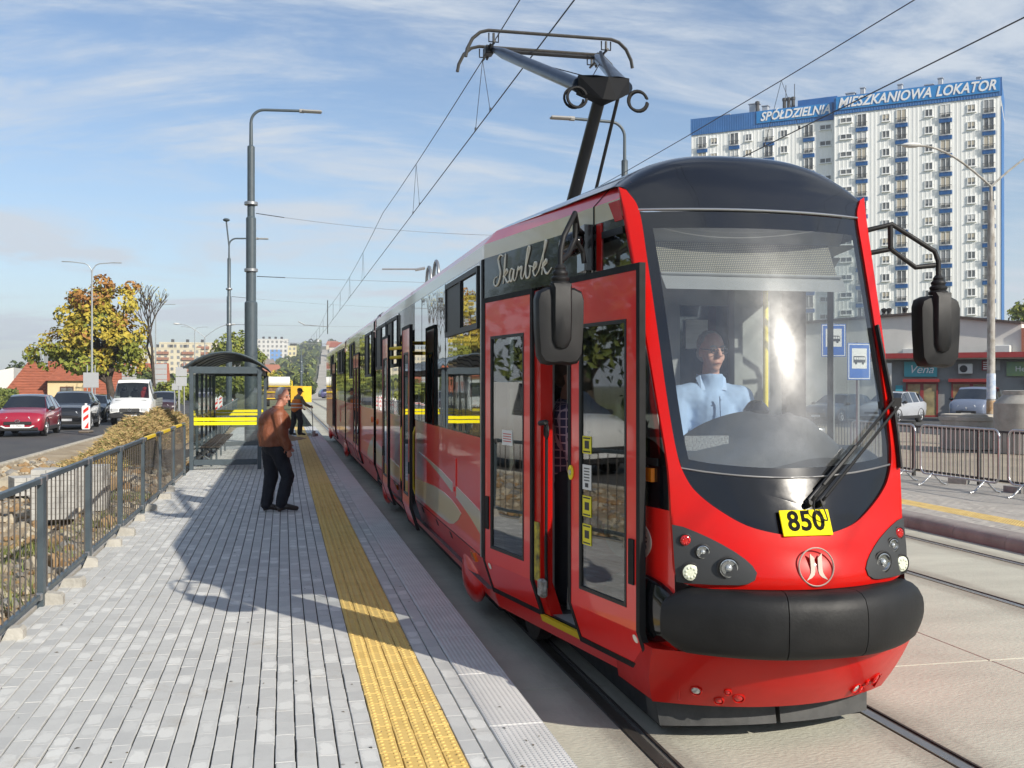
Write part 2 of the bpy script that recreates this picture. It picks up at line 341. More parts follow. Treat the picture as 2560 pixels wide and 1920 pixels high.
# ---- the near platform: paving stones, tactile tiles, edge slabs
def paver_material(name, base, dark, x0, blotch, L0=.2, nub=False):
    m = bpy.data.materials.new(name); m.use_nodes = True; nt = m.node_tree; N = nt.nodes; L = nt.links; p = N['Principled BSDF']
    p.inputs['Roughness'].default_value = .85
    geo = N.new('ShaderNodeNewGeometry'); sep = N.new('ShaderNodeSeparateXYZ'); L.new(geo.outputs['Position'], sep.inputs[0])
    def mth(op, a, b=None):
        n = N.new('ShaderNodeMath'); n.operation = op
        for i, q in enumerate((a, b)):
            if q is None: continue
            if isinstance(q, (int, float)): n.inputs[i].default_value = q
            else: L.new(q, n.inputs[i])
        return n.outputs[0]
    cx = mth('DIVIDE', mth('SUBTRACT', sep.outputs[0], x0), .1); ci = mth('FLOOR', cx)
    off = mth('FRACT', mth('MULTIPLY', ci, .381)); cyy = mth('ADD', mth('DIVIDE', sep.outputs[1], L0), off); cj = mth('FLOOR', cyy)
    cmb = N.new('ShaderNodeCombineXYZ'); L.new(ci, cmb.inputs[0]); L.new(cj, cmb.inputs[1])
    wn = N.new('ShaderNodeTexWhiteNoise'); wn.noise_dimensions = '2D'; L.new(cmb.outputs[0], wn.inputs['Vector'])
    nz = N.new('ShaderNodeTexNoise'); nz.inputs['Scale'].default_value = 9; nz.inputs['Detail'].default_value = 6; nz.inputs['Roughness'].default_value = .65; L.new(geo.outputs['Position'], nz.inputs['Vector'])
    big = N.new('ShaderNodeTexNoise'); big.inputs['Scale'].default_value = .8; big.inputs['Detail'].default_value = 4; L.new(geo.outputs['Position'], big.inputs['Vector'])
    v = mth('ADD', mth('MULTIPLY', wn.outputs[0], .34), mth('ADD', mth('MULTIPLY', nz.outputs[0], .45), mth('MULTIPLY', big.outputs[0], .30)))
    r = N.new('ShaderNodeMapRange'); r.inputs['From Min'].default_value = .28; r.inputs['From Max'].default_value = .98; L.new(v, r.inputs['Value'])
    mx = N.new('ShaderNodeMix'); mx.data_type = 'RGBA'; mx.inputs[6].default_value = (*dark, 1); mx.inputs[7].default_value = (*base, 1); L.new(r.outputs[0], mx.inputs[0])
    colr = mx.outputs[2]
    if blotch:
        fx = mth('ABSOLUTE', mth('SUBTRACT', mth('FRACT', cx), .5)); fy = mth('ABSOLUTE', mth('SUBTRACT', mth('FRACT', cyy), .5))
        e = mth('POWER', mth('ADD', mth('POWER', fx, 3.0), mth('POWER', fy, 3.0)), .3333)
        wob = mth('MULTIPLY', mth('SUBTRACT', nz.outputs[0], .5), 1.0)
        q = mth('ADD', e, wob)
        r2 = N.new('ShaderNodeMapRange'); r2.interpolation_type = 'SMOOTHSTEP'; r2.inputs['From Min'].default_value = .42; r2.inputs['From Max'].default_value = .30; L.new(q, r2.inputs['Value'])
        # limy bloom on some stones only
        wn2 = N.new('ShaderNodeTexWhiteNoise'); wn2.noise_dimensions = '2D'
        sh = N.new('ShaderNodeVectorMath'); sh.operation = 'ADD'; sh.inputs[1].default_value = (17, 5, 0); L.new(cmb.outputs[0], sh.inputs[0]); L.new(sh.outputs[0], wn2.inputs['Vector'])
        pick = mth('MULTIPLY', mth('GREATER_THAN', wn2.outputs[0], .45), r2.outputs[0])
        pw = mth('MULTIPLY', pick, mth('MULTIPLY', wn.outputs[0], .55))
        m2 = N.new('ShaderNodeMix'); m2.data_type = 'RGBA'; m2.inputs[7].default_value = tuple(min(1, c * 1.28) for c in base) + (1,); L.new(pw, m2.inputs[0]); L.new(colr, m2.inputs[6]); colr = m2.outputs[2]
    # scuffs and trodden-in dirt
    dn = N.new('ShaderNodeTexNoise'); dn.inputs['Scale'].default_value = 2.1; dn.inputs['Detail'].default_value = 9; dn.inputs['Roughness'].default_value = .75; L.new(geo.outputs['Position'], dn.inputs['Vector'])
    dr = N.new('ShaderNodeMapRange'); dr.inputs['From Min'].default_value = .565; dr.inputs['From Max'].default_value = .72; dr.inputs['To Max'].default_value = .45; L.new(dn.outputs[0], dr.inputs['Value'])
    m3 = N.new('ShaderNodeMix'); m3.data_type = 'RGBA'; m3.inputs[7].default_value = (.30, .25, .18, 1); L.new(dr.outputs[0], m3.inputs[0]); L.new(colr, m3.inputs[6])
    # small dark spots: gum and drips
    sv = N.new('ShaderNodeTexVoronoi'); sv.inputs['Scale'].default_value = 3.1; L.new(geo.outputs['Position'], sv.inputs['Vector'])
    sr = N.new('ShaderNodeMapRange'); sr.inputs['From Min'].default_value = .045; sr.inputs['From Max'].default_value = .03; sr.inputs['To Max'].default_value = .6; L.new(sv.outputs['Distance'], sr.inputs['Value'])
    m4 = N.new('ShaderNodeMix'); m4.data_type = 'RGBA'; m4.inputs[7].default_value = (.10, .09, .08, 1); L.new(sr.outputs[0], m4.inputs[0]); L.new(m3.outputs[2], m4.inputs[6])
    L.new(m4.outputs[2], p.inputs['Base Color'])
    b = N.new('ShaderNodeBump'); b.inputs['Strength'].default_value = .35; b.inputs['Distance'].default_value = .004
    nb = N.new('ShaderNodeTexNoise'); nb.inputs['Scale'].default_value = 120; nb.inputs['Detail'].default_value = 4; L.new(geo.outputs['Position'], nb.inputs['Vector'])
    L.new(nb.outputs[0], b.inputs['Height']); L.new(b.outputs[0], p.inputs['Normal']); return m
PX0 = .46
m_paver = paver_material('grey_concrete_paver', (.61, .61, .58), (.43, .435, .425), PX0 - 3.0, True)
m_tact = paver_material('yellow_tactile_tile', (.74, .53, .18), (.62, .42, .125), PX0 - 3.0, False)
m_sandjoint = mat('dark_joint_sand', (.055, .053, .048), .95, var=.4, vs=12, coord='pos')
PY0, PY1 = 2.4, 46.
platform = structure(MB().bb((-1.95, PY0, -.5), (1.366, PY1 + .2, -.016)).build('platform', m_sandjoint))
m_edgeslab = mat('tactile_edge_concrete', (.64, .635, .62), .8, var=.3, col2=(.54, .535, .52), vs=2.5, coord='pos')
def dotted(m, scale, strength):
    nt = m.node_tree; N = nt.nodes; L = nt.links; p = N['Principled BSDF']
    geo = N.new('ShaderNodeNewGeometry'); vo = N.new('ShaderNodeTexVoronoi'); vo.inputs['Scale'].default_value = scale; vo.inputs['Randomness'].default_value = 0; L.new(geo.outputs['Position'], vo.inputs['Vector'])
    r = N.new('ShaderNodeMapRange'); r.interpolation_type = 'SMOOTHSTEP'; r.inputs['From Min'].default_value = .42; r.inputs['From Max'].default_value = .22; L.new(vo.outputs['Distance'], r.inputs['Value'])
    b = N.new('ShaderNodeBump'); b.inputs['Strength'].default_value = strength; b.inputs['Distance'].default_value = .006; L.new(r.outputs[0], b.inputs['Height']); L.new(b.outputs[0], p.inputs['Normal'])
dotted(m_edgeslab, 36, .9)
slabm = MB().cbox((0, 0, 0), (.296, .994, .11), .005).mesh('edge_slab', m_edgeslab)
for k in range(44):
    link('edge_slab', slabm, platform, (1.211, PY0 + .5 + k, -.055 + RN.uniform(-.0008, .0008)))
def stone_top(w, l, h, ch, ce=None):
    """a paving stone: chamfered top and four sides, no underside"""
    a, b = w / 2, l / 2; vs = []
    for (x, y) in ((-a, -b), (a, -b), (a, b), (-a, b)): vs.append((x, y, -h))
    for (x, y) in ((-a, -b), (a, -b), (a, b), (-a, b)): vs.append((x, y, -ch))
    ce = ch if ce is None else ce
    for (x, y) in ((-a + ch, -b + ce), (a - ch, -b + ce), (a - ch, b - ce), (-a + ch, b - ce)): vs.append((x, y, 0))
    fs = [(8, 9, 10, 11)]
    for i in range(4):
        j = (i + 1) % 4; fs += [(i, j, j + 4, i + 4), (i + 4, j + 4, j + 8, i + 8)]
    return vs, fs
pav_v, pav_f = stone_top(.0925, .1990, .045, .003, .001)
tile_v, tile_f = stone_top(.0965, .1975, .045, .003)
tile_v, tile_f = list(tile_v), list(tile_f)
def nub(cx, cy, r=.0125, h=.005):
    o = len(tile_v); n = 7
    for k in range(n): tile_v.append((cx + r * cos(2 * pi * k / n), cy + r * sin(2 * pi * k / n), 0))
    for k in range(n): tile_v.append((cx + .62 * r * cos(2 * pi * k / n), cy + .62 * r * sin(2 * pi * k / n), h))
    for k in range(n): tile_f.append((o + k, o + (k + 1) % n, o + n + (k + 1) % n, o + n + k))
    tile_f.append(tuple(o + n + k for k in range(n)))
for a in (-.025, .025):
    for b in (-.075, -.025, .025, .075): nub(a, b)
plain_tile = stone_top(.0965, .1975, .045, .003)
def lay(cols, vs, fs, material, name, far=None):
    cells = []
    for c in cols:
        off = ((c) * .381) % 1.0
        x = PX0 - 3.0 + .1 * (c + .5)
        j = int(PY0 / .2) + 1
        while True:
            y = (j - off + .5) * .2
            if y > PY1: break
            if y > PY0 + .1: cells.append((x, y))
            j += 1
    def size(q):
        pr = proj(*q)
        if pr is None: return 0
        inside = -20 < pr[0] < 1044 and -20 < pr[1] < 790
        return (1 / pr[2] ** 3) * (1 if inside else .0001)
    cells.sort(key=size, reverse=True)
    b = MB(); b.add(vs, fs); me = b.mesh(name, material, recalc=False)
    rr = random.Random(5)
    for (x, y) in cells[:300]:
        o = link(name, me, platform, (x + rr.gauss(0, .0009), y, rr.uniform(-.0016, .0008))); o.rotation_euler = (rr.gauss(0, .004), rr.gauss(0, .008), rr.gauss(0, .004))
    m2 = MB()
    for (x, y) in cells[300:]:
        z = rr.uniform(-.0016, .0008); tx = rr.gauss(0, .004); ty = rr.gauss(0, .008); V, Fc = (vs, fs) if (far is None or y < 16) else far
        m2.add([(x + p[0], y + p[1], p[2] + z + tx * p[1] - ty * p[0]) for p in V], Fc)
    o = m2.build(name, material, platform, recalc=False); o['kind'] = 'stuff'
lay(list(range(6, 30)) + [34, 35], pav_v, pav_f, m_paver, 'paver')
lay(range(30, 34), tile_v, tile_f, m_tact, 'tactile_tile', plain_tile)
# a heap of sand and loose pavers where the worker is laying the strip
m_sand = mat('brown_sand', (.36, .25, .13), .95, var=.5, vs=6, coord='pos', bump=.5, bs=30)
sp = MB(); sp.grid(lambda u, w: (.10 + u * (.55 + .25 * fbm(w * 2, 1.3)), 35.6 + w * 1.5 + .3 * fbm(u * 2, 4.1), .005 + .13 * max(0, 1 - (u * 1.05) ** 2 - w ** 2) * (1 + .5 * fbm(u * 3, w * 3)) - .02), [i / 8 - 1 for i in range(17)], [i / 8 - 1 for i in range(17)])
tag(sp.build('sand_heap', m_sand, smooth=60), 'low spread of brown sand across the yellow tactile strip', 'sand')
for i, (x, y, r) in enumerate(((1.0, 37.2, .3), (1.12, 37.5, -.5), (.92, 37.7, .9), (1.05, 37.35, .1))):
    tag(MB().cbox((0, 0, .05), (.1, .2, .09), .006, M=None).build('loose_paver', m_concrete, loc=(x, y, .0 + (.09 if i == 3 else 0)), rz=r),
        ('loose grey paving stone lying at the platform edge past the worker', 'loose grey paving stone turned askew beside the edge slabs', 'loose grey paving stone lying crosswise farthest along the strip', 'loose grey paving stone resting on top of the others')[i], 'paving stone', 'loose paving stones near the worker')

# ---- opposite platform
m_pav2 = mat('sandy_grey_paving', (.46, .43, .38), .85, var=.35, col2=(.36, .335, .295), vs=2.2, coord='pos', bump=.3, bs=40)
plat2 = structure(MB().bb((8.75, 3, -.5), (12.9, 60, -.05)).build('platform', m_sandjoint))
m_kerb2 = mat('pink_grey_kerb_concrete', (.34, .30, .275), .8, var=.3, vs=3, coord='pos', bump=.2, bs=50)
kprof = [(0, -.2), (0, -.10), (.03, -.045), (.08, -.018), (.14, -.008), (.30, -.006), (.30, -.2)]
kb = MB(); kb.prism(kprof, lambda a, b, w: (a, w, b), -.497, .497); kme = kb.mesh('kerb_block', m_kerb2, smooth=40)
for k in range(56): link('kerb_block', kme, plat2, (8.5, 3.5 + k, 0))
p2 = MB(); p2.add(*stone_top(.095, .1975, .05, .004)); p2me = p2.mesh('paver', m_pav2, recalc=False)
t2 = MB(); t2.add(tile_v, tile_f); t2me = t2.mesh('tactile_tile', paver_material('yellow_tactile_tile_pale', (.66, .50, .20), (.52, .38, .14), PX0, False), recalc=False)
n = 0
far2 = MB()
for i in range(41):
    x = 8.85 + .1 * i
    for j in range(-1, 120):
        y = 8.2 + .2 * j + (i % 2) * .1
        pr = proj(x, y, -.05); 
        tact = 4 <= i <= 7
        if pr is None: continue
        if pr[0] > 895 and pr[0] < 1080 and n < 290 and y < 19:
            link('tactile_tile' if tact else 'paver', t2me if tact else p2me, plat2, (x, y, -.006 + RN.uniform(-.002, .001))); n += 1
        else: far2.add([(x + p[0], y + p[1], p[2] - .006) for p in pav_v], pav_f, 1 if tact else 0)
o = far2.build('paver', [m_pav2, t2me.materials[0]], plat2, recalc=False); o['kind'] = 'stuff'

# ---- ground on both sides
m_dirt = mat('pale_stony_soil', (.40, .33, .23), .95, var=1, col2=(.27, .205, .13), vs=1.6, coord='pos', bump=.8, bs=14)
def dirt_h(x, y):
    e = min(1, max(0, (-1.95 - x) / .5)) ; h = -.22 + .10 * fbm(x * .7, y * .5) + .05 * fbm(x * 3, y * 3, 4)
    k = min(1, max(0, (x + 6.55) / .8)); h = h * k + (-.13) * (1 - k)
    return h if e >= 1 else h * e + (-.30) * (1 - e)
db = MB(); xs = [-6.56 + i * (4.62 / 40) for i in range(41)]; ys = [2 + j * .22 for j in range(230)]
db.grid(lambda u, w: (u, w, dirt_h(u, w)), xs, ys)
structure(db.build('bare_soil', m_dirt, smooth=80))
m_asph = mat('asphalt', (.060, .060, .062), .82, var=.5, col2=(.085, .082, .078), vs=.8, coord='pos', bump=.5, bs=60, stretch=(1, .35, 1))
road = structure(MB().bb((-12.2, -30, -.6), (-6.76, 170, -.20)).build('road', m_asph))
m_kerb = mat('pale_kerb_concrete', (.50, .46, .38), .85, var=.3, vs=4, coord='pos', bump=.3, bs=40)
kl = MB().cbox((0, 0, 0), (.18, .985, .42), .015).mesh('kerb_stone', m_kerb)
for k in range(50): link('kerb_stone', kl, road, (-6.66, 10.5 + k, -.29))
verge = MB(); verge.grid(lambda u, w: (u, w, -.16 + .06 * fbm(u * .3, w * .3)), [-60 + i * 2.39 for i in range(21)], [5 + j * 6 for j in range(30)])
m_grass = mat('mown_grass', (.10, .13, .035), .95, var=1, col2=(.16, .15, .06), vs=1.1, coord='pos', bump=.6, bs=25)
structure(verge.build('grass_verge', m_grass, smooth=80))
m_sandlot = mat('dusty_construction_ground', (.36, .30, .22), .95, var=1, col2=(.25, .215, .165), vs=.7, coord='pos', bump=.7, bs=12)
sl = MB(); sl.grid(lambda u, w: (u, w, -.16 + .05 * fbm(u * .5, w * .5)), [12.8 + i * .55 for i in range(24)], [4 + j * .7 for j in range(80)])
structure(sl.build('building_site_ground', m_sandlot, smooth=80))
structure(MB().bb((25.4, 5, -.6), (70, 75, -.155)).build('car_park', mat('car_park_asphalt', (.085, .083, .08), .85, var=.4, vs=.7, coord='pos', bump=.4, bs=50)))

# ---- the far hill the street climbs
def hill_z(x, y):
    t = min(1, max(0, (y - 210) / 900)); z = (4 * t + 40 * t * t * (3 - 2 * t)) * math.exp(-((x - 45) / 75) ** 2)
    z += 10 * math.exp(-((x - 25) / 50) ** 2 - ((y - 1150) / 200) ** 2)
    return -.6 + .80 * z * (1 + .25 * fbm(x * .01, y * .01))
m_hill = mat('wooded_hillside', (.085, .10, .045), .95, var=1, col2=(.15, .145, .08), vs=.03, coord='pos', bump=1, bs=.3)
hb = MB(); hb.grid(lambda u, w: (u, w, hill_z(u, w)), [-900 + i * 40 for i in range(48)], [205 + j * 28 for j in range(42)])
structure(hb.build('hill', m_hill, smooth=80))
m_street = mat('pale_street', (.52, .48, .41), .85, var=.3, vs=.05, coord='pos')
st = MB(); ny = 60
def street_x(y): return 4.9 + (y - 150) * .0395
st.grid(lambda u, w: (street_x(w) + u * 2.4, w, max(-.17, hill_z(street_x(w), w) + .5)), [-1, 0, 1], [140 + j * 13.5 for j in range(ny)])
structure(st.build('street', m_street, smooth=80))
# ================================================================== THE TRAM
XC = 2.70; FOLD = 7.93
tram = thing('tram', 'red and cream three-section tram with black window band standing at the platform', 'tram', (XC, 20, RZ))
TP_ = lambda o: inworld(o, tram)
def SP(Y, z, off=0., side=-1):
    half = 1.18 - (.1835 * (FOLD - Y) if Y < FOLD else 0.)
    if z < .45: half -= .12 * (.45 - z) / .37
    if z > 2.889: half -= (z - 2.889) / .111 * .10
    return Vector((XC + side * (half + off), Y, z))
ZT = [.60, .85, 1.03, 1.30, 1.385, 2.14, 2.81, 2.99, 3.2]
YCT = [4.92, 4.944, 5.06, 5.15, 5.175, 5.40, 5.60, 5.68, 5.85]
def bow(z): return -.055 * max(0., 1 - ((z - 2.1) / .75) ** 2)
YKT = [5.19, 5.20, 5.24, 5.265, 5.28, 5.53, 5.76, 5.82, 5.95]
def lut(z, T):
    if z <= ZT[0]: return T[0]
    if z >= ZT[-1]: return T[-1]
    i = max(k for k in range(len(ZT)) if ZT[k] <= z); t = (z - ZT[i]) / (ZT[i + 1] - ZT[i]); return T[i] * (1 - t) + T[i + 1] * t
def lutS(z, T): return (lut(z - .06, T) + lut(z, T) + lut(z + .06, T)) / 3
def F(s, z, off=0.):
    k = lutS(z, YKT); c = lutS(z, YCT); w = 1.18 - .1835 * (FOLD - k)
    nx = 2 * (k - c) * s / w; n = Vector((nx, -1, .3)).normalized()
    return Vector((XC + s * w, c + (k - c) * s * s + bow(z) * (1 - s * s), z)) + n * off
def rect(mb, y0, y1, z0, z1, o0, o1, mi=0, side=-1, ny=1):
    zs = [z0] + [q for q in (.45, 2.889) if z0 < q < z1] + [z1]
    ys = [y0] + ([FOLD] if y0 < FOLD < y1 else []) + [y1]
    for a, b in zip(ys, ys[1:]):
        for c, d in zip(zs, zs[1:]):
            mb.prism([(a, c), (b, c), (b, d), (a, d)], lambda p, q, w: SP(p, q, w, side), o0, o1, mi)
def sheet(mb, y0, y1, z0, z1, off=0., mi=0, side=-1):
    zs = [z0] + [q for q in (.45, 2.889) if z0 < q < z1] + [z1]
    mb.grid(lambda u, w: SP(u, w, off, side), [y0, y1], zs, mi)
def shell(mb, y0, y1, side, low=True, band=True):
    if low: sheet(mb, y0, y1, .08, 1.385, 0, 0, side)
    if band: sheet(mb, y0, y1, 1.385, 2.78, 0, 1, side)
    sheet(mb, y0, y1, 2.78, 2.889, 0, 2, side); sheet(mb, y0, y1, 2.889, 3.0, 0, 0, side)
m_roof = mat('grey_roof_paint', (.34, .34, .35), .5, var=.2, vs=2, coord='pos')
m_inside = mat('grey_interior_panel', (.30, .31, .31), .6, var=.1, vs=3, coord='pos')
m_floor = mat('tram_floor_lino', (.11, .11, .115), .6, var=.5, vs=40, coord='pos')
BM = [m_red, m_blackgloss, m_cream, m_roof, m_inside, m_floor]
def roof(mb, y0, y1):
    mb.grid(lambda u, w: Vector((XC + u * 1.08, w, 3.0 + .2 * (1 - u * u))), [-1, -.8, -.5, 0, .5, .8, 1], [y0, y1], 3)
    mb.grid(lambda u, w: Vector((XC + u * 1.05, w, .1)), [-1, 1], [y0, y1], 5)
D2 = (12.25, 13.85)
def ends(mb, y):
    mb.add([SP(y, .08, 0, -1), SP(y, 3.0, 0, -1), SP(y, 3.0, 0, 1), SP(y, .08, 0, 1)], [(0, 1, 2, 3)], 1)
b = MB()
shell(b, FOLD, D2[0], -1); shell(b, D2[1], 17.55, -1); shell(b, FOLD, 17.55, 1)
sheet(b, *D2, .08, .22, 0, 0); sheet(b, *D2, 2.46, 2.78, 0, 1); sheet(b, *D2, 2.78, 2.889, 0, 2); sheet(b, *D2, 2.889, 3.0, 0, 0)
roof(b, FOLD, 17.55); ends(b, 17.55)
b.grid(lambda u, w: Vector((XC + u * 1.15, w, .22)), [-1, 1], [FOLD, 17.5], 5)
b.add([SP(6.3, .22, -.01, -1), SP(6.3, .22, -.01, 1), SP(FOLD, .22, -.01, 1), SP(FOLD, .22, -.01, -1)], [(0, 1, 2, 3)], 5)
b.grid(lambda u, w: Vector((XC + u * .9, w, 2.62)), [-1, 1], [FOLD, 17.5], 4)
TP_(b.build('body_section', BM))
for (y0, y1) in ((18.05, 26.1), (26.6, 38.1)):
    b = MB(); shell(b, y0, y1, -1); shell(b, y0, y1, 1); roof(b, y0, y1); ends(b, y0); ends(b, y1); TP_(b.build('body_section', BM))
m_bellows = mat('black_bellows', (.02, .02, .021), .75)
for (y0, y1) in ((17.55, 18.05), (26.1, 26.6)):
    b = MB()
    for k in range(6):
        a = y0 + (y1 - y0) * k / 6; c = y0 + (y1 - y0) * (k + 1) / 6; m_ = (a + c) / 2
        for (p, q, s0, s1) in ((a, m_, 1.06, 1.12), (m_, c, 1.12, 1.06)):
            for sd in (-1, 1): b.add([(XC + sd * s0, p, .14), (XC + sd * s1, q, .14), (XC + sd * s1, q, 2.95), (XC + sd * s0, p, 2.95)], [(0, 1, 2, 3)])
            b.add([(XC - s0, p, 2.95), (XC - s1, q, 2.95), (XC + s1, q, 2.95), (XC + s0, p, 2.95)], [(0, 1, 2, 3)])
    TP_(b.build('gangway_bellows', m_bellows))
    h = MB(); h.grid(lambda u, w: Vector((XC + u * 1.13, w, 2.97 + .2 * (1 - u * u))), [-1, -.6, 0, .6, 1], [y0 - .05, y0 + .16]); 
    h.grid(lambda u, w: Vector((XC - 1.185 + .1 * max(0, (w - 2.88) / .12), u, w)), [y0 - .05, y0 + .16], [2.6, 2.88, 3.0])
    TP_(h.build('roof_end_hood', m_redf))
# ---- window panes
m_side = mat('tinted_side_glass', (.010, .012, .012), .025, spec=.9, coat=1., crough=.01, wave=.10, bs=1.25, coord='pos', stretch=(1, 1.5, .55))
m_gframe = mat('window_rubber', (.012, .012, .013), .5)
m_alu = mat('aluminium_trim', (.55, .56, .57), .3, metal=.85)
def pane(y0, y1, z0, z1, side=-1, opener=None, off=.010, parent=None):
    g_ = MB(); rect(g_, y0, y1, z0, z1, .001, off, 0, side); o = TP_(g_.build('window', m_side))
    if opener:
        a, c, zz = opener
        f_ = MB()
        for (p, q, r, s) in ((a, c, zz, zz + .045), (a, c, 2.70, 2.745), (a, a + .04, zz + .045, 2.70), (c - .04, c, zz + .045, 2.70), ((a + c) / 2 - .03, (a + c) / 2 + .03, zz + .045, 2.70)):
            rect(f_, p, q, r, s, off - .004, off + .016, 0, side)
        rect(f_, (a + c) / 2 + .03, c - .04, zz + .045, 2.70, off - .004, off + .002, 0, side)
        ff = f_.build('window_frame', m_gframe); ff.parent = o; ff.matrix_parent_inverse = Matrix.Translation((0, 0, 0))
    return o
for (y0, y1, op) in ((8.06, 9.82, (8.1, 9.78, 2.25)), (9.86, 11.55, None), (11.59, 12.2, None), (14.0, 15.55, (14.05, 15.5, 2.05)), (15.6, 17.42, (15.65, 17.36, 2.05)),
                     (18.2, 19.8, (18.25, 19.75, 1.95)), (19.84, 21.3, None), (23.1, 24.5, (23.1, 24.45, 1.95)), (24.54, 26.0, None),
                     (26.8, 28.4, (26.9, 28.3, 2.1)), (28.44, 30.0, (28.5, 29.9, 2.1)), (30.04, 31.2, None), (32.9, 34.5, (33, 34.4, 2.1)), (34.54, 36.2, None), (36.24, 37.9, None)):
    pane(y0, y1, 1.40, 2.765, -1, op)
for k in range(9): pane(8.1 + k * 1.05, 9.1 + k * 1.05, 1.40, 2.765, 1)
tr = MB(); rect(tr, 7.94, 7.99, .46, 2.776, .001, .010); TP_(tr.build('door_post_trim', m_rubber)); tr = MB(); rect(tr, 7.992, 8.02, .46, 2.776, .001, .014); TP_(tr.build('silver_strip', m_alu))
# ---- cream livery shapes on the lower side
def decal(name, pts, m, off=.004, side=-1):
    d = MB(); d.prism(pts, lambda p, q, w: SP(p, q, w, side), .0, off); return TP_(d.build(name, m))
decal('cream_stripe', [(8.04, .815), (8.04, .615), (8.6, .70), (9.2, .775), (9.9, .865), (10.8, .965), (11.87, 1.03), (11.0, .975), (10.2, .985), (9.3, .925), (8.6, .865)][::1] and
      [(8.04, .80), (8.04, .62), (8.5, .70), (9.0, .765), (9.5, .82), (10.2, .90), (11.0, .975), (11.87, 1.035), (11.0, 1.005), (10.18, .962), (9.5, .91), (9.0, .875), (8.5, .84)], m_cream)
decal('cream_stripe', [(8.98, .678), (9.15, .60), (9.4, .535), (9.65, .505), (10.2, .50), (11.2, .505), (12.2, .51), (12.2, .70), (11.4, .735), (10.6, .765), (10.0, .765), (9.5, .742), (9.2, .71)], m_cream)
decal('cream_stripe', [(13.9, .70), (13.9, .50), (16.0, .50), (17.5, .50), (17.5, .86), (16, .77)], m_cream)
decal('cream_stripe', [(18.1, .50), (19.4, .50), (19.3, .62), (18.8, .78), (18.1, .92)], m_cream)
# skirt seam, latches, covers
sk = MB(); rect(sk, 8.1, 12.2, .452, .460, .001, .003); rect(sk, 13.9, 17.5, .452, .46, .001, .003); rect(sk, 18.1, 26.05, .452, .46, .001, .003); rect(sk, 26.65, 38, .452, .46, .001, .003)
for y in (9.6, 10.5, 11.6, 14.6, 16.2, 19, 22, 25, 28, 32, 36): rect(sk, y, y + .09, .37, .43, .001, .004)
TP_(sk.build('skirt_seam', m_black))
for y in (9.25, 16.3, 28.5):
    lp = MB(); rect(lp, y, y + .17, .80, 1.14, .0, .008); rect(lp, y + .06, y + .11, .84, .88, .0, .014); TP_(lp.build('service_flap', m_red))
for y in (17.3, 18.35):
    TP_(MB().lathe([(.055, 0), (.05, .02), (.0, .026)], (SP(y, 1.2)), 12, M=Matrix.Rotation(-pi / 2, 3, 'Y')).build('side_marker', m_orange))
for (y, z) in ((8.35, .36), (14.3, .36)):
    sm = MB(); rect(sm, y, y + .14, z, z + .075, .0, .02); TP_(sm.build('side_marker', m_orange))
for y in (8.95, 16.6, 27.6, 37.0):
    bg_ = MB(); bg_.ell((0, 0, 0), (.085, .46, .25), 18, 10); o = bg_.build('bogie_cover', m_red, smooth=60); o.location = (SP(y, .22).x + .035, y, .17); p_ = o.location.copy(); TP_(o); o.location = p_
un = MB()
for (a, c) in ((5.7, 8.4), (8.6, 17.4), (18.1, 26), (26.7, 38)): un.bb((XC - (.92 if a > 8 else .55), a, RZ + .08), (XC + (.92 if a > 8 else .55), c, .12))
TP_(un.build('underframe', mat('underframe_black', (.014, .014, .014), .8)))
for y in (8.8, 16.0, 28, 36.5):
    for dy in (-.9, .9):
        for rx in (1.945, 3.455):
            TP_(MB().lathe([(.31, -.06), (.33, -.05), (.33, .05), (.31, .06)], (rx, y + dy, RZ + .33), 20, M=Matrix.Rotation(pi / 2, 3, 'Y')).build('wheel', m_railside, smooth=40))
# ---- door leaves
m_doorglass = glass('door_glass', (.42, .45, .43), .015, 1.6, 1.5, .05)
def leaf(y0, y1, off, hinge_low, see=True, zt=2.47, zb=.20, th=.035):
    k = MB()
    fr = .038
    for (a, c, d, e) in ((y0, y1, zt - fr, zt), (y0, y1, zb, zb + fr), (y0, y0 + fr, zb + fr, zt - fr), (y1 - fr, y1, zb + fr, zt - fr)): rect(k, a, c, d, e, off - th, off)
    o = TP_(k.build('door_leaf', m_rubber))
    r_ = MB(); a0, a1 = y0 + fr, y1 - fr; w0, w1 = y0 + .15, y1 - .15; h0, h1 = .56, 2.17
    for (a, c, d, e) in ((a0, a1, h1, zt - fr), (a0, a1, zb + fr, h0), (a0, w0, h0, h1), (w1, a1, h0, h1)): rect(r_, a, c, d, e, off - th + .004, off - .004)
    q = r_.build('door_panel', m_red); q.parent = o; q.matrix_parent_inverse = Matrix.Identity(4)
    f_ = MB()
    for (a, c, d, e) in ((w0, w1, h1 - .02, h1), (w0, w1, h0, h0 + .02), (w0, w0 + .02, h0 + .02, h1 - .02), (w1 - .02, w1, h0 + .02, h1 - .02)): rect(f_, a, c, d, e, off - th, off - .001)
    q = f_.build('glazing_rubber', m_gframe, o)
    g_ = MB(); rect(g_, w0 + .02, w1 - .02, h0 + .02, h1 - .02, off - .02, off - .012); g_.build('door_glass', m_doorglass if see else m_side, o)
    hd = MB(); hy = y0 + .06 if hinge_low else y1 - .12
    rect(hd, hy, hy + .055, .82 if not see else .70, .95, off - .004, off + .006); hd.build('recessed_handle', m_rubber, o)
    return o
rear_leaf = leaf(7.0, 7.925, .012, False)
front_leaf = leaf(5.39, 6.27, .092, True)
leaf(11.42, 12.20, .165, True, False); leaf(13.88, 14.70, .165, False, False)
for (a, c) in ((21.35, 22.18), (22.2, 23.05), (31.25, 32.0), (32.05, 32.85)): leaf(a, c, .03, True, False)
arm = MB()
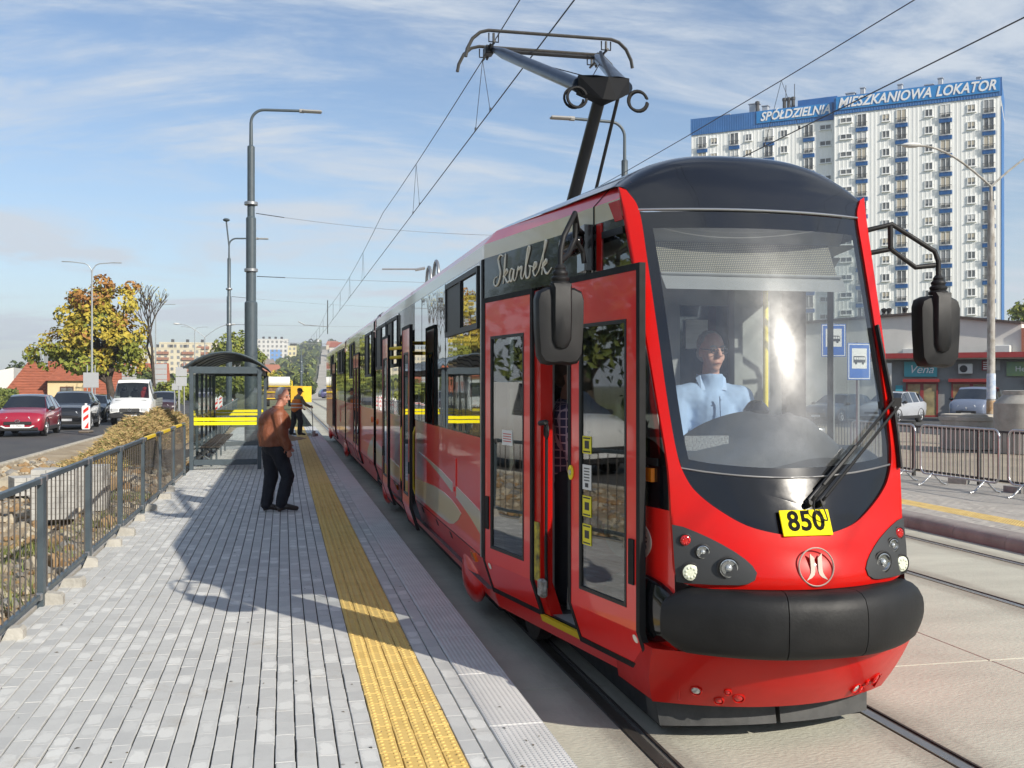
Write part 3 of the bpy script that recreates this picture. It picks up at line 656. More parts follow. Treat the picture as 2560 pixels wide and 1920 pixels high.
for (y, z) in ((12.3, 2.30), (12.35, 2.18), (13.75, 2.28), (13.7, 2.16)): arm.tube([SP(y, z, .14), SP(y + (.35 if y < 13 else -.35), z + .01, -.05)], .022, 8)
for (y, z0_, z1_) in ((12.42, .5, 1.3), (13.7, .5, 1.3)): arm.tube([SP(y, z0_, -.03), SP(y, z0_ + .1, -.0), SP(y, z1_ - .1, .0), SP(y, z1_, -.03)], .018, 8)
TP_(arm.build('door_arm', m_yellow, smooth=50))
# ---- the tapered front: left flank
m_cabglass = glass('cab_side_glass', (.30, .33, .32), .015, 1.5)
m_cabglassR = glass('cab_right_glass', (.74, .78, .76), .015, 1.2)
def flank(side):
    k = MB()
    def YKz(z): return lutS(max(z, .62), YKT) if z > .40 else 5.19 + (.40 - z) * .5
    # red lower part, black above, cream band and red crown, following the front edge
    def strip(z0, z1, y1, mi, n=5):
        zs = [z0 + (z1 - z0) * i / n for i in range(n + 1)]
        for a, c in zip(zs, zs[1:]):
            k.add([SP(YKz(a), a, 0, side), SP(y1, a, 0, side), SP(y1, c, 0, side), SP(YKz(c), c, 0, side)], [(0, 1, 2, 3)], mi)
    yb = 6.33
    if side < 0:
        strip(.08, .45, yb, 0); strip(.45, 1.13, yb, 0, 6); strip(1.13, 1.36, yb, 1, 3); strip(2.72, 2.78, yb, 1, 1)
        # rear part above and below the doors
        for (a, c, d, e, mi) in ((yb, FOLD, .08, .20, 0), (yb, FOLD, 2.47, 2.78, 1)): sheet(k, a, c, d, e, 0, mi, side)
        sheet(k, 6.20, yb, 1.36, 2.72, 0, 1, side)
        sheet(k, 6.2, 6.33, 1.13, 2.47, -.03, 0, side)
    else:
        strip(.08, .45, FOLD, 0); strip(.45, 1.2, FOLD, 0, 6); strip(2.72, 2.78, FOLD, 1, 1); sheet(k, 6.9, FOLD, 1.2, 2.72, 0, 1, side); sheet(k, 6.33, 6.45, 1.2, 2.72, 0, 1, side)
    strip(2.78, 2.889, FOLD, 2, 2); strip(2.889, 3.0, FOLD, 0, 2)
    o = TP_(k.build('front_flank', BM))
    # cab side glass
    g_ = MB(); zs = [1.36 + (2.72 - 1.36) * i / 6 for i in range(7)] if side < 0 else [1.2 + (2.72 - 1.2) * i / 6 for i in range(7)]
    for a, c in zip(zs, zs[1:]): g_.add([SP(YKz(a) + .01, a, 0, side), SP(6.2 if side < 0 else 6.33, a, 0, side), SP(6.2 if side < 0 else 6.33, c, 0, side), SP(YKz(c) + .01, c, 0, side)], [(0, 1, 2, 3)])
    if side > 0:
        for (a, c) in zip(zs, zs[1:]): g_.add([SP(6.45, a, 0, side), SP(6.9, a, 0, side), SP(6.9, c, 0, side), SP(6.45, c, 0, side)], [(0, 1, 2, 3)])
    TP_(g_.build('cab_side_window', m_cabglass if side < 0 else m_cabglassR))
    # red edge: thick front corner trim so that cream and black stop short of the corner
    e_ = MB(); zs = [1.10 + (2.995 - 1.10) * i / 16 for i in range(17)]
    wid = .075 if side < 0 else .06
    for a, c in zip(zs, zs[1:]):
        if side > 0 or a > 2.70: 
            wa = wid if a < 2.7 else wid + (a - 2.7) * .35; wc = wid if c < 2.7 else wid + (c - 2.7) * .35
            e_.add([SP(YKz(a), a, .004, side), SP(YKz(a) + wa, a, .004, side), SP(YKz(c) + wc, c, .004, side), SP(YKz(c), c, .004, side)], [(0, 1, 2, 3)])
    TP_(e_.build('corner_trim', m_redf))
flank(-1); flank(1)
TP_(MB().prism([(6.0, 2.475), (6.06, 2.475), (6.06, 2.775), (6.0, 2.775)], lambda p, q, w: SP(p, q, w), 0, .008).build('red_post', m_redf))
ws = MB(); rect(ws, 6.10, 6.115, 2.47, 3.0, .001, .003); TP_(ws.build('panel_seam', m_rubber))
wb = MB()
for (a, c, d, e) in ((5.36, 6.2, 1.36, 1.40), (6.15, 6.2, 1.40, 2.70), (5.75, 6.2, 2.68, 2.72)): rect(wb, a, c, d, e, .001, .006)
TP_(wb.build('cab_window_frame', m_gframe))
oi = MB(); rect(oi, 5.40, 5.60, 1.27, 1.345, .0, .02); TP_(oi.build('side_indicator', m_orange))
TP_(MB().lathe([(.022, 0), (.022, .004), (.012, .006)], SP(5.50, .72), 14, M=Matrix.Rotation(-pi / 2, 3, 'Y')).build('lock_cover', m_black))
# ---- front mask
INN = [(.945, 2.93), (.885, 2.81), (.89, 2.52), (.905, 2.14), (.918, 1.75), (.918, 1.52), (.905, 1.39), (.865, 1.30), (.80, 1.228), (.66, 1.142), (.455, 1.056), (.21, 1.012), (0, .999)]
OUT = [(1.0, 2.955), (1.0, 2.81), (1.0, 2.52), (1.0, 2.14), (1.0, 1.75), (1.0, 1.45), (1.0, 1.20), (1.0, 1.0), (1.0, .80), (.86, .742), (.55, .742), (.27, .742), (0, .742)]
def halfcurve(T, k=5):
    P = smooth_path([Vector((a, b, 0)) for a, b in T], k); return [(p.x, p.y) for p in P]
def mirror_curve(T): return [(-a, b) for a, b in T] + [(a, b) for a, b in T[-2::-1]]
inn = mirror_curve(halfcurve(INN)); outc = mirror_curve(halfcurve(OUT))
k = MB(); nr = 8
rows = []
for j in range(nr + 1):
    t = j / nr; row = []
    for (a, c) in zip(inn, outc):
        s = a[0] * (1 - t) + c[0] * t; z = a[1] * (1 - t) + c[1] * t
        off = .014 if j > 0 else .014
        if j == nr: off = 0.
        row.append(F(s, z, off))
    rows.append(row)
rows.insert(0, [F(a[0], a[1], -.012) for a in inn])
n = len(inn); vs = [p for r in rows for p in r]
k.add(vs, [(j * n + i, j * n + i + 1, (j + 1) * n + i + 1, (j + 1) * n + i) for j in range(len(rows) - 1) for i in range(n - 1)])
TP_(k.build('front_mask', m_redf, smooth=50))
def fan(pts, off, rings=8, c=None):
    """fill a star-shaped outline on the curved front"""
    if c is None: c = (sum(p[0] for p in pts) / len(pts), sum(p[1] for p in pts) / len(pts))
    n = len(pts); vs = [F(*c, off)]; fs = []
    for j in range(1, rings + 1):
        t = j / rings
        for p in pts: vs.append(F(c[0] + (p[0] - c[0]) * t, c[1] + (p[1] - c[1]) * t, off))
    for i in range(n): fs.append((0, 1 + i, 1 + (i + 1) % n))
    for j in range(rings - 1):
        for i in range(n): fs.append((1 + j * n + i, 1 + (j + 1) * n + i, 1 + (j + 1) * n + (i + 1) % n, 1 + j * n + (i + 1) % n))
    return vs, fs
def innS(z):
    for (a, c) in zip(INN, INN[1:]):
        if a[1] >= z >= c[1]: t = (a[1] - z) / (a[1] - c[1]); return a[0] * (1 - t) + c[0] * t
    return .885
greyz = lambda s: 1.302 + .066 * s * s
# windscreen: glass within a black printed border
def screen_outline(ins, top, botoff):
    L_ = []
    zl = greyz(.88) + botoff
    for i in range(13):
        z = top + (zl - top) * i / 12; L_.append((-(innS(max(z, 1.30)) - ins), z))
    for i in range(1, 24):
        s = -(.90 - ins) + 2 * (.90 - ins) * i / 24; L_.append((s, greyz(s) + botoff))
    for i in range(12, -1, -1):
        z = top + (zl - top) * i / 12; L_.append((innS(max(z, 1.30)) - ins, z))
    for i in range(1, 24):
        s = (.885 - ins) - 2 * (.885 - ins) * i / 24; L_.append((s, top))
    return L_
so = screen_outline(.0, 2.80, .0); si = screen_outline(.075, 2.70, .05)
m_screen = glass('windscreen_glass', (.84, .87, .87), .075, 1.2, 1.5, veil=.05)
k = MB(); k.add(*fan(si, 0., 14, (0, 2.0))); ws_ = TP_(k.build('windscreen', m_screen, smooth=80))
k = MB(); n = len(so); k.add([F(*p) for p in so] + [F(*p) for p in si], [(i, (i + 1) % n, n + (i + 1) % n, n + i) for i in range(n)])
q = k.build('printed_border', mat('windscreen_border', (.010, .011, .013), .1, coat=.7, crough=.03), smooth=80); q.parent = ws_; q.matrix_parent_inverse = Matrix.Identity(4)
# black apron below the screen
ap = [(-.905, greyz(.9))] + [( -.905 + 1.81 * i / 24, greyz(-.905 + 1.81 * i / 24)) for i in range(1, 25)] + [(a, c) for a, c in inn[::-1] if c < 1.355]
k = MB(); k.add(*fan(ap, 0., 8, (0, 1.16))); TP_(k.build('front_apron', m_blackgloss, smooth=80))
TP_(MB().tube([F(-.9 + 1.8 * i / 30, greyz(-.9 + 1.8 * i / 30), .003) for i in range(31)], .0055, 6).build('screen_seal', mat('grey_seal', (.16, .16, .165), .35), smooth=60))
TP_(MB().tube([F(-.89 + 1.78 * i / 30, 2.812, .004) for i in range(31)], .012, 8, flat=.7).build('silver_trim', m_alu, smooth=60))
# dome over the screen
k = MB(); ss = [-.995 + 1.99 * i / 28 for i in range(29)]
def dome(s, t):
    zt = 3.205 - .215 * abs(s) ** 3.1; z0 = 2.822; zm = z0 + (zt - z0) * .66; w = .9 + .09 * min(t, 1)
    if t <= 1:
        y0 = F(s * w, z0).y; x = F(s * w, z0).x
        if t < .6: z = z0 + (zm - z0) * t / .6; p = F(s * w, z, .004); return Vector((x, p.y, z))
        q = (t - .6) / .4 * pi / 2; return Vector((x, F(s * w, zm, .004).y + (1 - cos(q)) * .20 + sin(q) * .05, zm + (zt - zm) * sin(q)))
    p = dome(s, 1.); u = (t - 1)
    return Vector((p.x + (XC + s * 1.08 - p.x) * u, p.y + (FOLD - p.y) * u, p.z + (3.2 - .2 * abs(s) ** 3.1 - p.z) * u))
k.grid(dome, ss, [i / 10 for i in range(11)] + [1.25, 1.5, 2.0]); TP_(k.build('roof_dome', m_dome, smooth=70))
# headlight clusters
HL = [(.985, 1.055), (.91, 1.045), (.83, 1.022), (.75, .996), (.66, .962), (.58, .926), (.52, .893), (.475, .860), (.449, .825), (.468, .788), (.52, .768), (.58, .761), (.75, .757), (.93, .757), (.985, .760), (.99, .90)]
m_lampgrey = mat('grey_lamp_panel', (.034, .035, .036), .5, var=.1, vs=10, coord='pos')
m_lens = mat('clear_lens', (.62, .65, .66), .06, metal=.55, coat=1., var=.4, vs=90, coord='pos')
m_chromecup = mat('chrome_reflector', (.50, .51, .52), .16, metal=.95, var=.3, vs=140, coord='pos')
m_led = mat('led_lens', (.72, .75, .60), .15, coat=1., var=.25, vs=110, coord='pos')
for sd in (-1, 1):
    k = MB(); pts = [(sd * a, c) for a, c in HL]; k.add(*fan(pts, .021, 6)); n = len(pts)
    k.add([F(*p, .021) for p in pts] + [F(p[0], p[1], .004) for p in pts], [(i, (i + 1) % n, n + (i + 1) % n, n + i) for i in range(n)])
    cl = TP_(k.build('headlight_cluster', m_lampgrey, smooth=35))
    for (s, z, r, m_) in ((.905, .977, .028, m_redlens), (.80, .922, .034, m_chromecup), (.892, .815, .042, m_led), (.642, .846, .048, m_chromecup)):
        p = F(sd * s, z, .018); R3 = Matrix.Rotation(sd * .22, 3, 'Z') @ Matrix.Rotation(pi / 2, 3, 'X')
        w = MB(); w.lathe([(r * 1.28, .0), (r * 1.28, .007), (r * 1.12, .009), (r * 1.04, .002)], p, 20, M=R3); w.build('lamp_ring', m_black, cl, smooth=30)
        w = MB()
        if m_ is m_chromecup:
            w.lathe([(r, .004), (r, .013), (r * .90, .014), (r * .80, .006), (r * .50, -.006), (r * .30, -.009)], p, 20, M=R3); o_ = w.build('reflector', m_, cl, smooth=50)
            w = MB(); w.ell(p + Vector((0, -.004, 0)), (r * .42, r * .42, r * .42), 12, 8); w.build('bulb', m_lens, cl, smooth=60)
        else:
            w.lathe([(r, -.004), (r, .010), (r * .85, .014), (r * .5, .016), (.001, .017)], p, 20, M=R3)
            for q in range(9):
                a_ = 2 * pi * q / 9; c_ = p + R3 @ Vector((r * .62 * cos(a_), r * .62 * sin(a_), .0145)); w.ell(c_, (r * .19, .006, r * .19), 8, 5)
            w.build('lamp_lens', m_, cl, smooth=50)
# number plate with its three digits
pc = F(0, 1.066, .022); ang = math.radians(24)
PM = Matrix.Translation(pc) @ Matrix.Rotation(-ang, 4, 'X')
m_plate = mat('yellow_plate', (.80, .66, .005), .6, spec=.1)
k = MB(); k.cbox((0, 0, 0), (.285, .008, .142), .003); me = k.mesh('number_plate', m_plate); me.transform(PM); pl = TP_(link('number_plate', me))
text_part('plate_digits', '850', .150, mat('black_print', (.006, .006, .006), .7, spec=.1), pl, PM @ Matrix.Translation((0, -.006, .004)), depth=.001, bold=.0035, spacing=1.05, width=.92)
# maker's emblem: ring and two mirrored hooks
m_silver = mat('brushed_silver', (.50, .42, .36), .5, metal=.2, spec=.3)
ec = F(0, .852, .018); EM = Matrix.Translation(ec) @ Matrix.Rotation(-radians(8), 4, 'X')
k = MB(); k.tube([(.098 * cos(2 * pi * i / 40), 0, .098 * sin(2 * pi * i / 40)) for i in range(41)], .0065, 6, flat=.6)
hook = [(-.034, .070), (-.010, .046), (-.009, -.022), (-.014, -.040), (-.030, -.055), (-.060, -.068), (-.046, -.050), (-.035, -.030), (-.032, -.005)]
for sd in (1, -1): k.prism([(sd * a, c) for a, c in hook], lambda a, c, w: Vector((a, w, c)), -.004, .004)
me = k.mesh('front_emblem', m_silver, smooth=40); me.transform(EM); TP_(link('front_emblem', me))
# bumper in three rubber pieces with gloss end shells
def bump_pt(s, o, z):
    y = 4.835 + .36 * abs(s) ** 2.2; dy = .36 * 2.2 * abs(s) ** 1.2 * (1 if s > 0 else -1) / .735
    nrm = Vector((dy, -1, 0)).normalized(); return Vector((XC + .735 * s, y, z)) + nrm * o
bp = [(-.16, .738), (-.035, .738), (.005, .726), (.033, .700), (.048, .655), (.054, .60), (.054, .53), (.048, .475), (.033, .432), (.005, .406), (-.035, .395), (-.16, .395)]
for (a, c) in ((-1., -.285), (-.279, .279), (.285, 1.)):
    k = MB(); st_ = [a + (c - a) * i / 12 for i in range(13)]; n = len(bp)
    def sh(s):  # ends pull in
        e = max(0, (abs(s) - .86) / .14); return 1 - .35 * e * e
    vs = [bump_pt(s, o, .566 + (z - .566) * sh(s)) for s in st_ for (o, z) in bp]
    k.add(vs, [(i * n + j, i * n + j + 1, (i + 1) * n + j + 1, (i + 1) * n + j) for i in range(12) for j in range(n - 1)] + [tuple(range(n)), tuple(12 * n + j for j in range(n))])
    TP_(k.build('bumper_piece', m_bumper, smooth=45))
for sd in (-1, 1):
    k = MB(); rows = []
    for (t, o) in ((1, -.02), (1, .026), (.96, .036), (.6, .046), (.001, .048)):
        rows.append([SP(5.51 + .42 * t * cos(2 * pi * i / 28), .572 + .178 * t * sin(2 * pi * i / 28), o, sd) for i in range(28)])
    vs = [p for r in rows for p in r]
    k.add(vs, [(j * 28 + i, j * 28 + (i + 1) % 28, (j + 1) * 28 + (i + 1) % 28, (j + 1) * 28 + i) for j in range(4) for i in range(28)])
    TP_(k.build('bumper_end_shell', m_blackgloss, smooth=40))
# lower valance and plough
def G(s, z, off=0.):
    t = (.392 - z) / .34; w = .775 - .07 * t * t; k_ = 5.27 + .20 * t; c = 4.96 + .27 * t ** 1.3 if t > 0 else 4.96
    return Vector((XC + s * w, c + (k_ - c) * s * s - off, z))
k = MB(); k.grid(lambda u, w: G(u, w), [-1 + i / 12 for i in range(25)], [.05, .09, .14, .19, .195, .26, .33, .38, .395])
k.grid(lambda u, w: Vector((G(u, .395).x, G(u, .395).y + w, .395)), [-1 + i / 12 for i in range(25)], [0, .25])
for sd in (-1, 1): k.grid(lambda u, w: Vector((G(sd, w).x + sd * .14 * u * .2, G(sd, w).y + u * .5, w)), [0, 1], [.06, .2, .395])
TP_(k.build('lower_valance', m_redf, smooth=40))
for (s, z, r, m_) in ((-.715, .155, .026, m_lens), (-.555, .095, .022, m_redlens), (-.51, .158, .016, m_redlens), (-.425, .118, .026, m_redlens), (.555, .118, .026, m_lens), (.635, .10, .018, m_redlens), (.655, .143, .014, m_redlens), (.745, .155, .026, m_redlens)):
    p = G(s, z, .004); R3 = Matrix.Rotation(s * .8, 3, 'Z') @ Matrix.Rotation(pi / 2 + .5, 3, 'X')
    w = MB(); w.lathe([(r * 1.35, -.01), (r * 1.35, .006), (r * 1.1, .008), (r, .0), (r * .7, .007), (.001, .010)], p, 16, M=R3); w.m = [0 if i < 16 * 3 else 1 for i in range(len(w.f))]
    TP_(w.build('fog_lamp', [m_redf, m_], smooth=40))
k = MB()
for (s0, s1) in ((-1, -.02), (.02, 1)):
    st_ = [s0 + (s1 - s0) * i / 8 for i in range(9)]
    for (z0, z1, o0, o1) in ((-.105, .055, .0, .03),):
        vs = []
        for s in st_:
            y = 5.36 + .16 * s * s; vs += [(XC + .64 * s, y, z0 + .02 * (1 - s * s)), (XC + .66 * s, y + .03, z1), (XC + .66 * s, y + .2, z1), (XC + .64 * s, y + .2, z0)]
        k.add(vs, [(i * 4 + j, i * 4 + (j + 1) % 4, (i + 1) * 4 + (j + 1) % 4, (i + 1) * 4 + j) for i in range(8) for j in range(4)] + [(0, 1, 2, 3), (32, 33, 34, 35)])
TP_(k.build('track_guard', mat('scuffed_black_rubber', (.035, .036, .036), .7, var=.5, vs=8, coord='pos', col2=(.07, .07, .068))))
k = MB(); k.bb((XC - .62, 5.55, -.13), (XC - .5, 8.4, .07)); k.bb((XC + .5, 5.55, -.13), (XC + .62, 8.4, .07)); TP_(k.build('underframe_beam', m_black))
# wiper: two parallel arms and a long blade
wp = MB()
wp.tube([F(.06, 1.165, .03), F(.075, 1.19, .06), F(.955, 1.70, .05)], .008, 6); wp.tube([F(.15, 1.165, .03), F(.165, 1.185, .06), F(1.0, 1.665, .05)], .008, 6)
wp.tube([F(.06, 1.16, .0), F(.06, 1.165, .045)], .018, 10); wp.tube([F(.15, 1.16, .0), F(.15, 1.165, .045)], .018, 10)
wp.tube([F(.17, 1.25, .055), F(.5, 1.45, .055)], .011, 6)
wp.tube(smooth_path([F(.10, 1.2, .04), F(.06, 1.12, .06), F(.16, 1.07, .05), F(.13, 1.18, .05)]), .004, 5)
wo = TP_(wp.build('wiper', m_black, smooth=50))
w2 = MB(); w2.tube([F(.90, 2.14, .03), F(.925, 1.95, .03), F(.96, 1.70, .032), F(.968, 1.5, .03), F(.965, 1.33, .03)], .011, 6, flat=1.6); w2.box(F(.975, 1.69, .045), (.06, .03, .05)); w2.build('wiper_blade', m_rubber, wo, smooth=50)
# mirrors
def mirror_housing(c, sd):
    k = MB(); n = 20
    prof = [(.0, -.215), (.045, -.222), (.085, -.212), (.108, -.17), (.118, 0), (.12, .15), (.108, .195), (.07, .215), (0, .222)]
    out = [(a, c_) for a, c_ in prof] + [(-a, c_) for a, c_ in prof[-2:0:-1]]
    rows = []
    for (t, y) in ((.92, .065), (1., .05), (1., -.02), (.93, -.05), (.7, -.058), (.4, -.06), (.01, -.06)):
        rows.append([Vector((a * t * 1.16, y, z * (t if t > .5 else t))) for a, z in out])
    m_ = len(out); vs = [p for r in rows for p in r]
    k.add(vs, [(j * m_ + i, j * m_ + (i + 1) % m_, (j + 1) * m_ + (i + 1) % m_, (j + 1) * m_ + i) for j in range(len(rows) - 1) for i in range(m_)] + [tuple(range(m_))])
    # raised spine
    sp_ = [(.001, .235), (.05, .235), (.052, .05), (.048, -.08), (.03, -.12), (.001, -.128)]; so_ = sp_ + [(-a, c_) for a, c_ in sp_[-2:0:-1]]
    rr = [[Vector((a * t, y, (z - .05) * (t if t < .9 else 1) + .05)) for a, z in so_] for (t, y) in ((1.18, -.05), (1.05, -.075), (.85, -.088), (.01, -.09))]; m_ = len(so_)
    k.add([p for r in rr for p in r], [(j * m_ + i, j * m_ + (i + 1) % m_, (j + 1) * m_ + (i + 1) % m_, (j + 1) * m_ + i) for j in range(3) for i in range(m_)])
    for (r, z) in ((.055, .235), (.048, .255), (.052, .265), (.040, .285), (.044, .295), (.032, .315), (.034, .325), (.02, .345)): pass
    k.lathe([(.058, .225), (.058, .24), (.046, .25), (.053, .262), (.053, .27), (.040, .282), (.045, .294), (.045, .30), (.030, .315), (.033, .325), (.018, .345)], (0, -.02, 0), 16)
    me = k.mesh('mirror_housing', m_black, smooth=45)
    o = link('mirror_housing', me); o.location = c; p = o.location.copy(); TP_(o); o.location = p; return o
ml = mirror_housing((1.525, 5.70, 2.135), -1); mr = mirror_housing((3.925, 5.70, 2.13), 1)
def arms(paths, parent, r=.016):
    k = MB()
    for P in paths: k.tube(P, r, 8)
    o = k.build('mirror_arm', m_black, smooth=50); o.parent = parent; o.matrix_parent_inverse = (parent.matrix_parent_inverse @ Matrix.Translation(parent.location)).inverted()
    o.matrix_parent_inverse = Matrix.Translation(-Vector(parent.location)); return o
arms([[(3.925, 5.68, 2.44), (3.925, 5.68, 2.56), (3.90, 5.68, 2.62), (3.62, 5.70, 2.78), (3.44, 5.76, 2.735)], [(3.90, 5.68, 2.535), (3.775, 5.69, 2.52), (3.62, 5.71, 2.63), (3.46, 5.76, 2.60)], [(3.61, 5.70, 2.77), (3.615, 5.705, 2.63)]], mr)
arms([[(1.525, 5.68, 2.44), (1.528, 5.68, 2.56), (1.55, 5.70, 2.64), (1.64, 5.78, 2.79), (1.72, 6.0, 2.735), (1.81, 6.16, 2.72)], [(1.53, 5.68, 2.50), (1.60, 5.78, 2.55), (1.68, 5.92, 2.66), (1.67, 5.88, 2.78)], [(1.68, 5.92, 2.66), (1.75, 6.0, 2.60), (1.76, 6.0, 2.53)]], ml)
k = MB(); k.ell((1.73, 6.17, 2.665), (.075, .15, .075), 16, 10); k.bb((1.79, 6.10, 2.50), (1.86, 6.26, 2.78)); TP_(k.build('mirror_bracket', m_blackgloss, smooth=50))
# ---- lettering on the dark board over the door: name written as one pen line per letter
def pen(strokes, Y0, z0, wY, hZ, r, name, m, parent, off=.006):
    """strokes in a unit frame (x to the right as seen from the platform) laid on the flank"""
    k = MB()
    for st_ in strokes:
        P = smooth_path([Vector((a, c, 0)) for a, c in st_], 7) if len(st_) > 2 else [Vector((a, c, 0)) for a, c in st_]
        n = len(P); rad = [r * (.55 + .75 * abs(sin(pi * i / max(1, n - 1) * 1.0 + .3))) for i in range(n)]
        k.tube([SP(Y0 - p.x * wY, z0 + p.y * hZ, off) for p in P], rad, 6, flat=1.)
    return TP_(k.build(name, m, smooth=50)) if parent is None else k.build(name, m, parent)
name_strokes = [
    [(.185, .93), (.13, .99), (.095, .86), (.115, .62), (.135, .38), (.10, .10), (.045, .0), (.005, .10), (.02, .26), (.07, .30)],
    [(.23, .98), (.215, .6), (.185, .02)], [(.185, .25), (.245, .46), (.265, .38), (.205, .24)], [(.21, .25), (.245, .10), (.275, .03), (.31, .14)],
    [(.37, .40), (.335, .44), (.305, .25), (.315, .06), (.35, .08), (.385, .40), (.372, .12), (.395, .03), (.43, .16)],
    [(.43, .16), (.46, .44), (.468, .36), (.52, .42), (.505, .14), (.525, .03), (.56, .16)],
    [(.56, .16), (.645, .80), (.655, .97), (.625, .92), (.585, .30), (.60, .04), (.645, .06), (.665, .30), (.64, .40), (.70, .33)],
    [(.70, .20), (.755, .30), (.765, .42), (.735, .42), (.715, .16), (.745, .03), (.80, .16)],
    [(.80, .16), (.90, .80), (.925, .98), (.895, .93), (.85, .02)], [(.85, .22), (.915, .44), (.925, .35), (.87, .24)], [(.875, .25), (.905, .08), (.94, .02), (1.0, .16)]]
m_cream2 = mat('cream_lettering', (.86, .82, .70), .6)
def fY(x): return x
pen(name_strokes, 7.72, 2.545, 1.02, .225, .0062, 'name_lettering', m_cream2, None)
# round operator's badge with wings, lettering following the rim
bd = thing('dummy', '', '') if False else None
BY, BZ, BRr = 5.70, .93, .135; BRy = .27
k = MB(); k.prism([(BY + BRy * cos(2 * pi * i / 48), BZ + BRr * sin(2 * pi * i / 48)) for i in range(48)], lambda p, q, w: SP(p, q, w), 0, .005)
badge = TP_(k.build('round_badge', mat('badge_cream', (.70, .66, .55), .4)))
m_print = mat('dark_print', (.03, .03, .035), .5)
FB = Matrix(((-.0, 0, 0, 0),) * 4) if False else None
def flankM(Y, z, off=.007, roll=0., zscale=1.):
    """frame on the left flank: x towards the nose, y into the body, z up"""
    d = Vector((SP(Y - .1, z).x - SP(Y, z).x, -.1, 0)).normalized(); up = Vector((0, 0, 1)); inn_ = up.cross(d)
    M_ = Matrix((d, inn_, up)).transposed().to_4x4(); M_.translation = SP(Y, z, off); return M_ @ Matrix.Rotation(roll, 4, 'Y')
word = 'TRAMWAJE ŚLĄSKIE'
for i, ch in enumerate(word):
    if ch == ' ': continue
    a = radians(195 - 210 * i / (len(word) - 1)); r = .105
    text_part('badge_letter', ch, .040, m_print, badge, flankM(BY - 2.05 * r * cos(a), BZ + r * sin(a), .007, (pi / 2 - a) * .7), depth=.0006, bold=.0008, width=1.5)
wg = MB()
for sd in (-1, 1):
    for j in range(5): wg.prism([(BY - sd * (.03 + .02 * j), BZ + .02 - .011 * j), (BY - sd * (.19 - .02 * j), BZ + .034 - .014 * j), (BY - sd * (.18 - .02 * j), BZ + .024 - .014 * j), (BY - sd * (.03 + .02 * j), BZ + .013 - .011 * j)], lambda p, q, w: SP(p, q, w), .005, .008)
wg.build('badge_wings', mat('badge_gold', (.50, .28, .05), .4), badge)
# stickers on the open leaf and beside it
st_ = MB()
m_sticker = mat('yellow_sticker', (.80, .70, .03), .5)
for (z, h, m_) in ((1.44, .105, m_sticker), (1.245, .15, m_white), (1.07, .125, m_sticker), (.90, .125, m_sticker)):
    k = MB(); rect(k, 5.975, 6.085, z - h / 2, z + h / 2, .0815, .084); o = k.build('door_sticker', m_, front_leaf)
    kk = MB()
    if h > .14:
        for j in range(5): rect(kk, 5.995, 6.065, z + .05 - j * .018, z + .056 - j * .018, .084, .0855)
        rect(kk, 6.01, 6.05, z - .06, z - .035, .084, .0855)
    else:
        rect(kk, 6.0, 6.055, z - .022, z + .025, .084, .0855); rect(kk, 5.985, 6.075, z - h / 2 + .008, z - h / 2 + .016, .084, .0855); rect(kk, 5.985, 6.075, z + h / 2 - .016, z + h / 2 - .008, .084, .0855)
    kk.build('sticker_print', m_print, front_leaf)
k = MB(); k.prism([(6.225 + .030 * cos(2 * pi * i / 20), 1.26 + .045 * sin(2 * pi * i / 20)) for i in range(20)], lambda p, q, w: SP(p, q, w), .09, .098); k.build('door_button', m_sticker, front_leaf)
k = MB(); k.prism([(6.225 + .013 * cos(2 * pi * i / 14), 1.26 + .018 * sin(2 * pi * i / 14)) for i in range(14)], lambda p, q, w: SP(p, q, w), .098, .104); k.build('button_cap', m_alu, front_leaf)
k = MB(); rect(k, 7.37, 7.56, 1.36, 1.47, .001, .003); k.build('notice_sticker', m_white, rear_leaf)
kk = MB(); [rect(kk, 7.39, 7.54, 1.385 + j * .018, 1.391 + j * .018, .003, .0042) for j in range(4)]; kk.build('notice_print', mat('red_print', (.55, .05, .05), .5), rear_leaf)
for (y, z, o_) in ((7.8, .42, .012), (5.47, .40, .088)):
    k = MB(); k.prism([(y + .022 * cos(2 * pi * i / 16), z + .024 * sin(2 * pi * i / 16)) for i in range(16)], lambda p, q, w: SP(p, q, w), o_, o_ + .004); k.build('key_cover', m_cream2, front_leaf if y < 6.3 else rear_leaf)
sl_ = MB(); rect(sl_, 6.33, 7.0, .17, .215, .0, .03); TP_(sl_.build('yellow_step_edge', m_yellow))
jm = MB(); rect(jm, 6.90, 6.998, .22, 2.45, -.09, -.006); TP_(jm.build('door_jamb', m_redf))
jm = MB(); jm.tube([SP(6.88, .42, -.03), SP(6.87, .6, -.03), SP(6.86, 1.52, -.03)], .012, 8); jm.tube([SP(6.92, 1.54, -.01), SP(6.82, 1.55, -.01)], .018, 8); jm.tube(arc(SP(6.84, 1.49, -.02), .05, 0, 2 * pi, 16, 'yz'), .008, 6); TP_(jm.build('door_strut', m_black, smooth=50))
k = MB(); rect(k, 6.91, 6.985, .46, .86, -.0055, .002); TP_(k.build('yellow_grip_plate', mat('worn_yellow', (.62, .50, .05), .6, var=1, col2=(.05, .045, .03), vs=14, coord='pos')))
k = MB(); k.cbox(SP(6.88, .42, -.0), (.05, .10, .12), .012); TP_(k.build('hinge_block', mat('chipped_white', (.62, .62, .60), .5, var=1, col2=(.10, .08, .06), vs=25, coord='pos')))
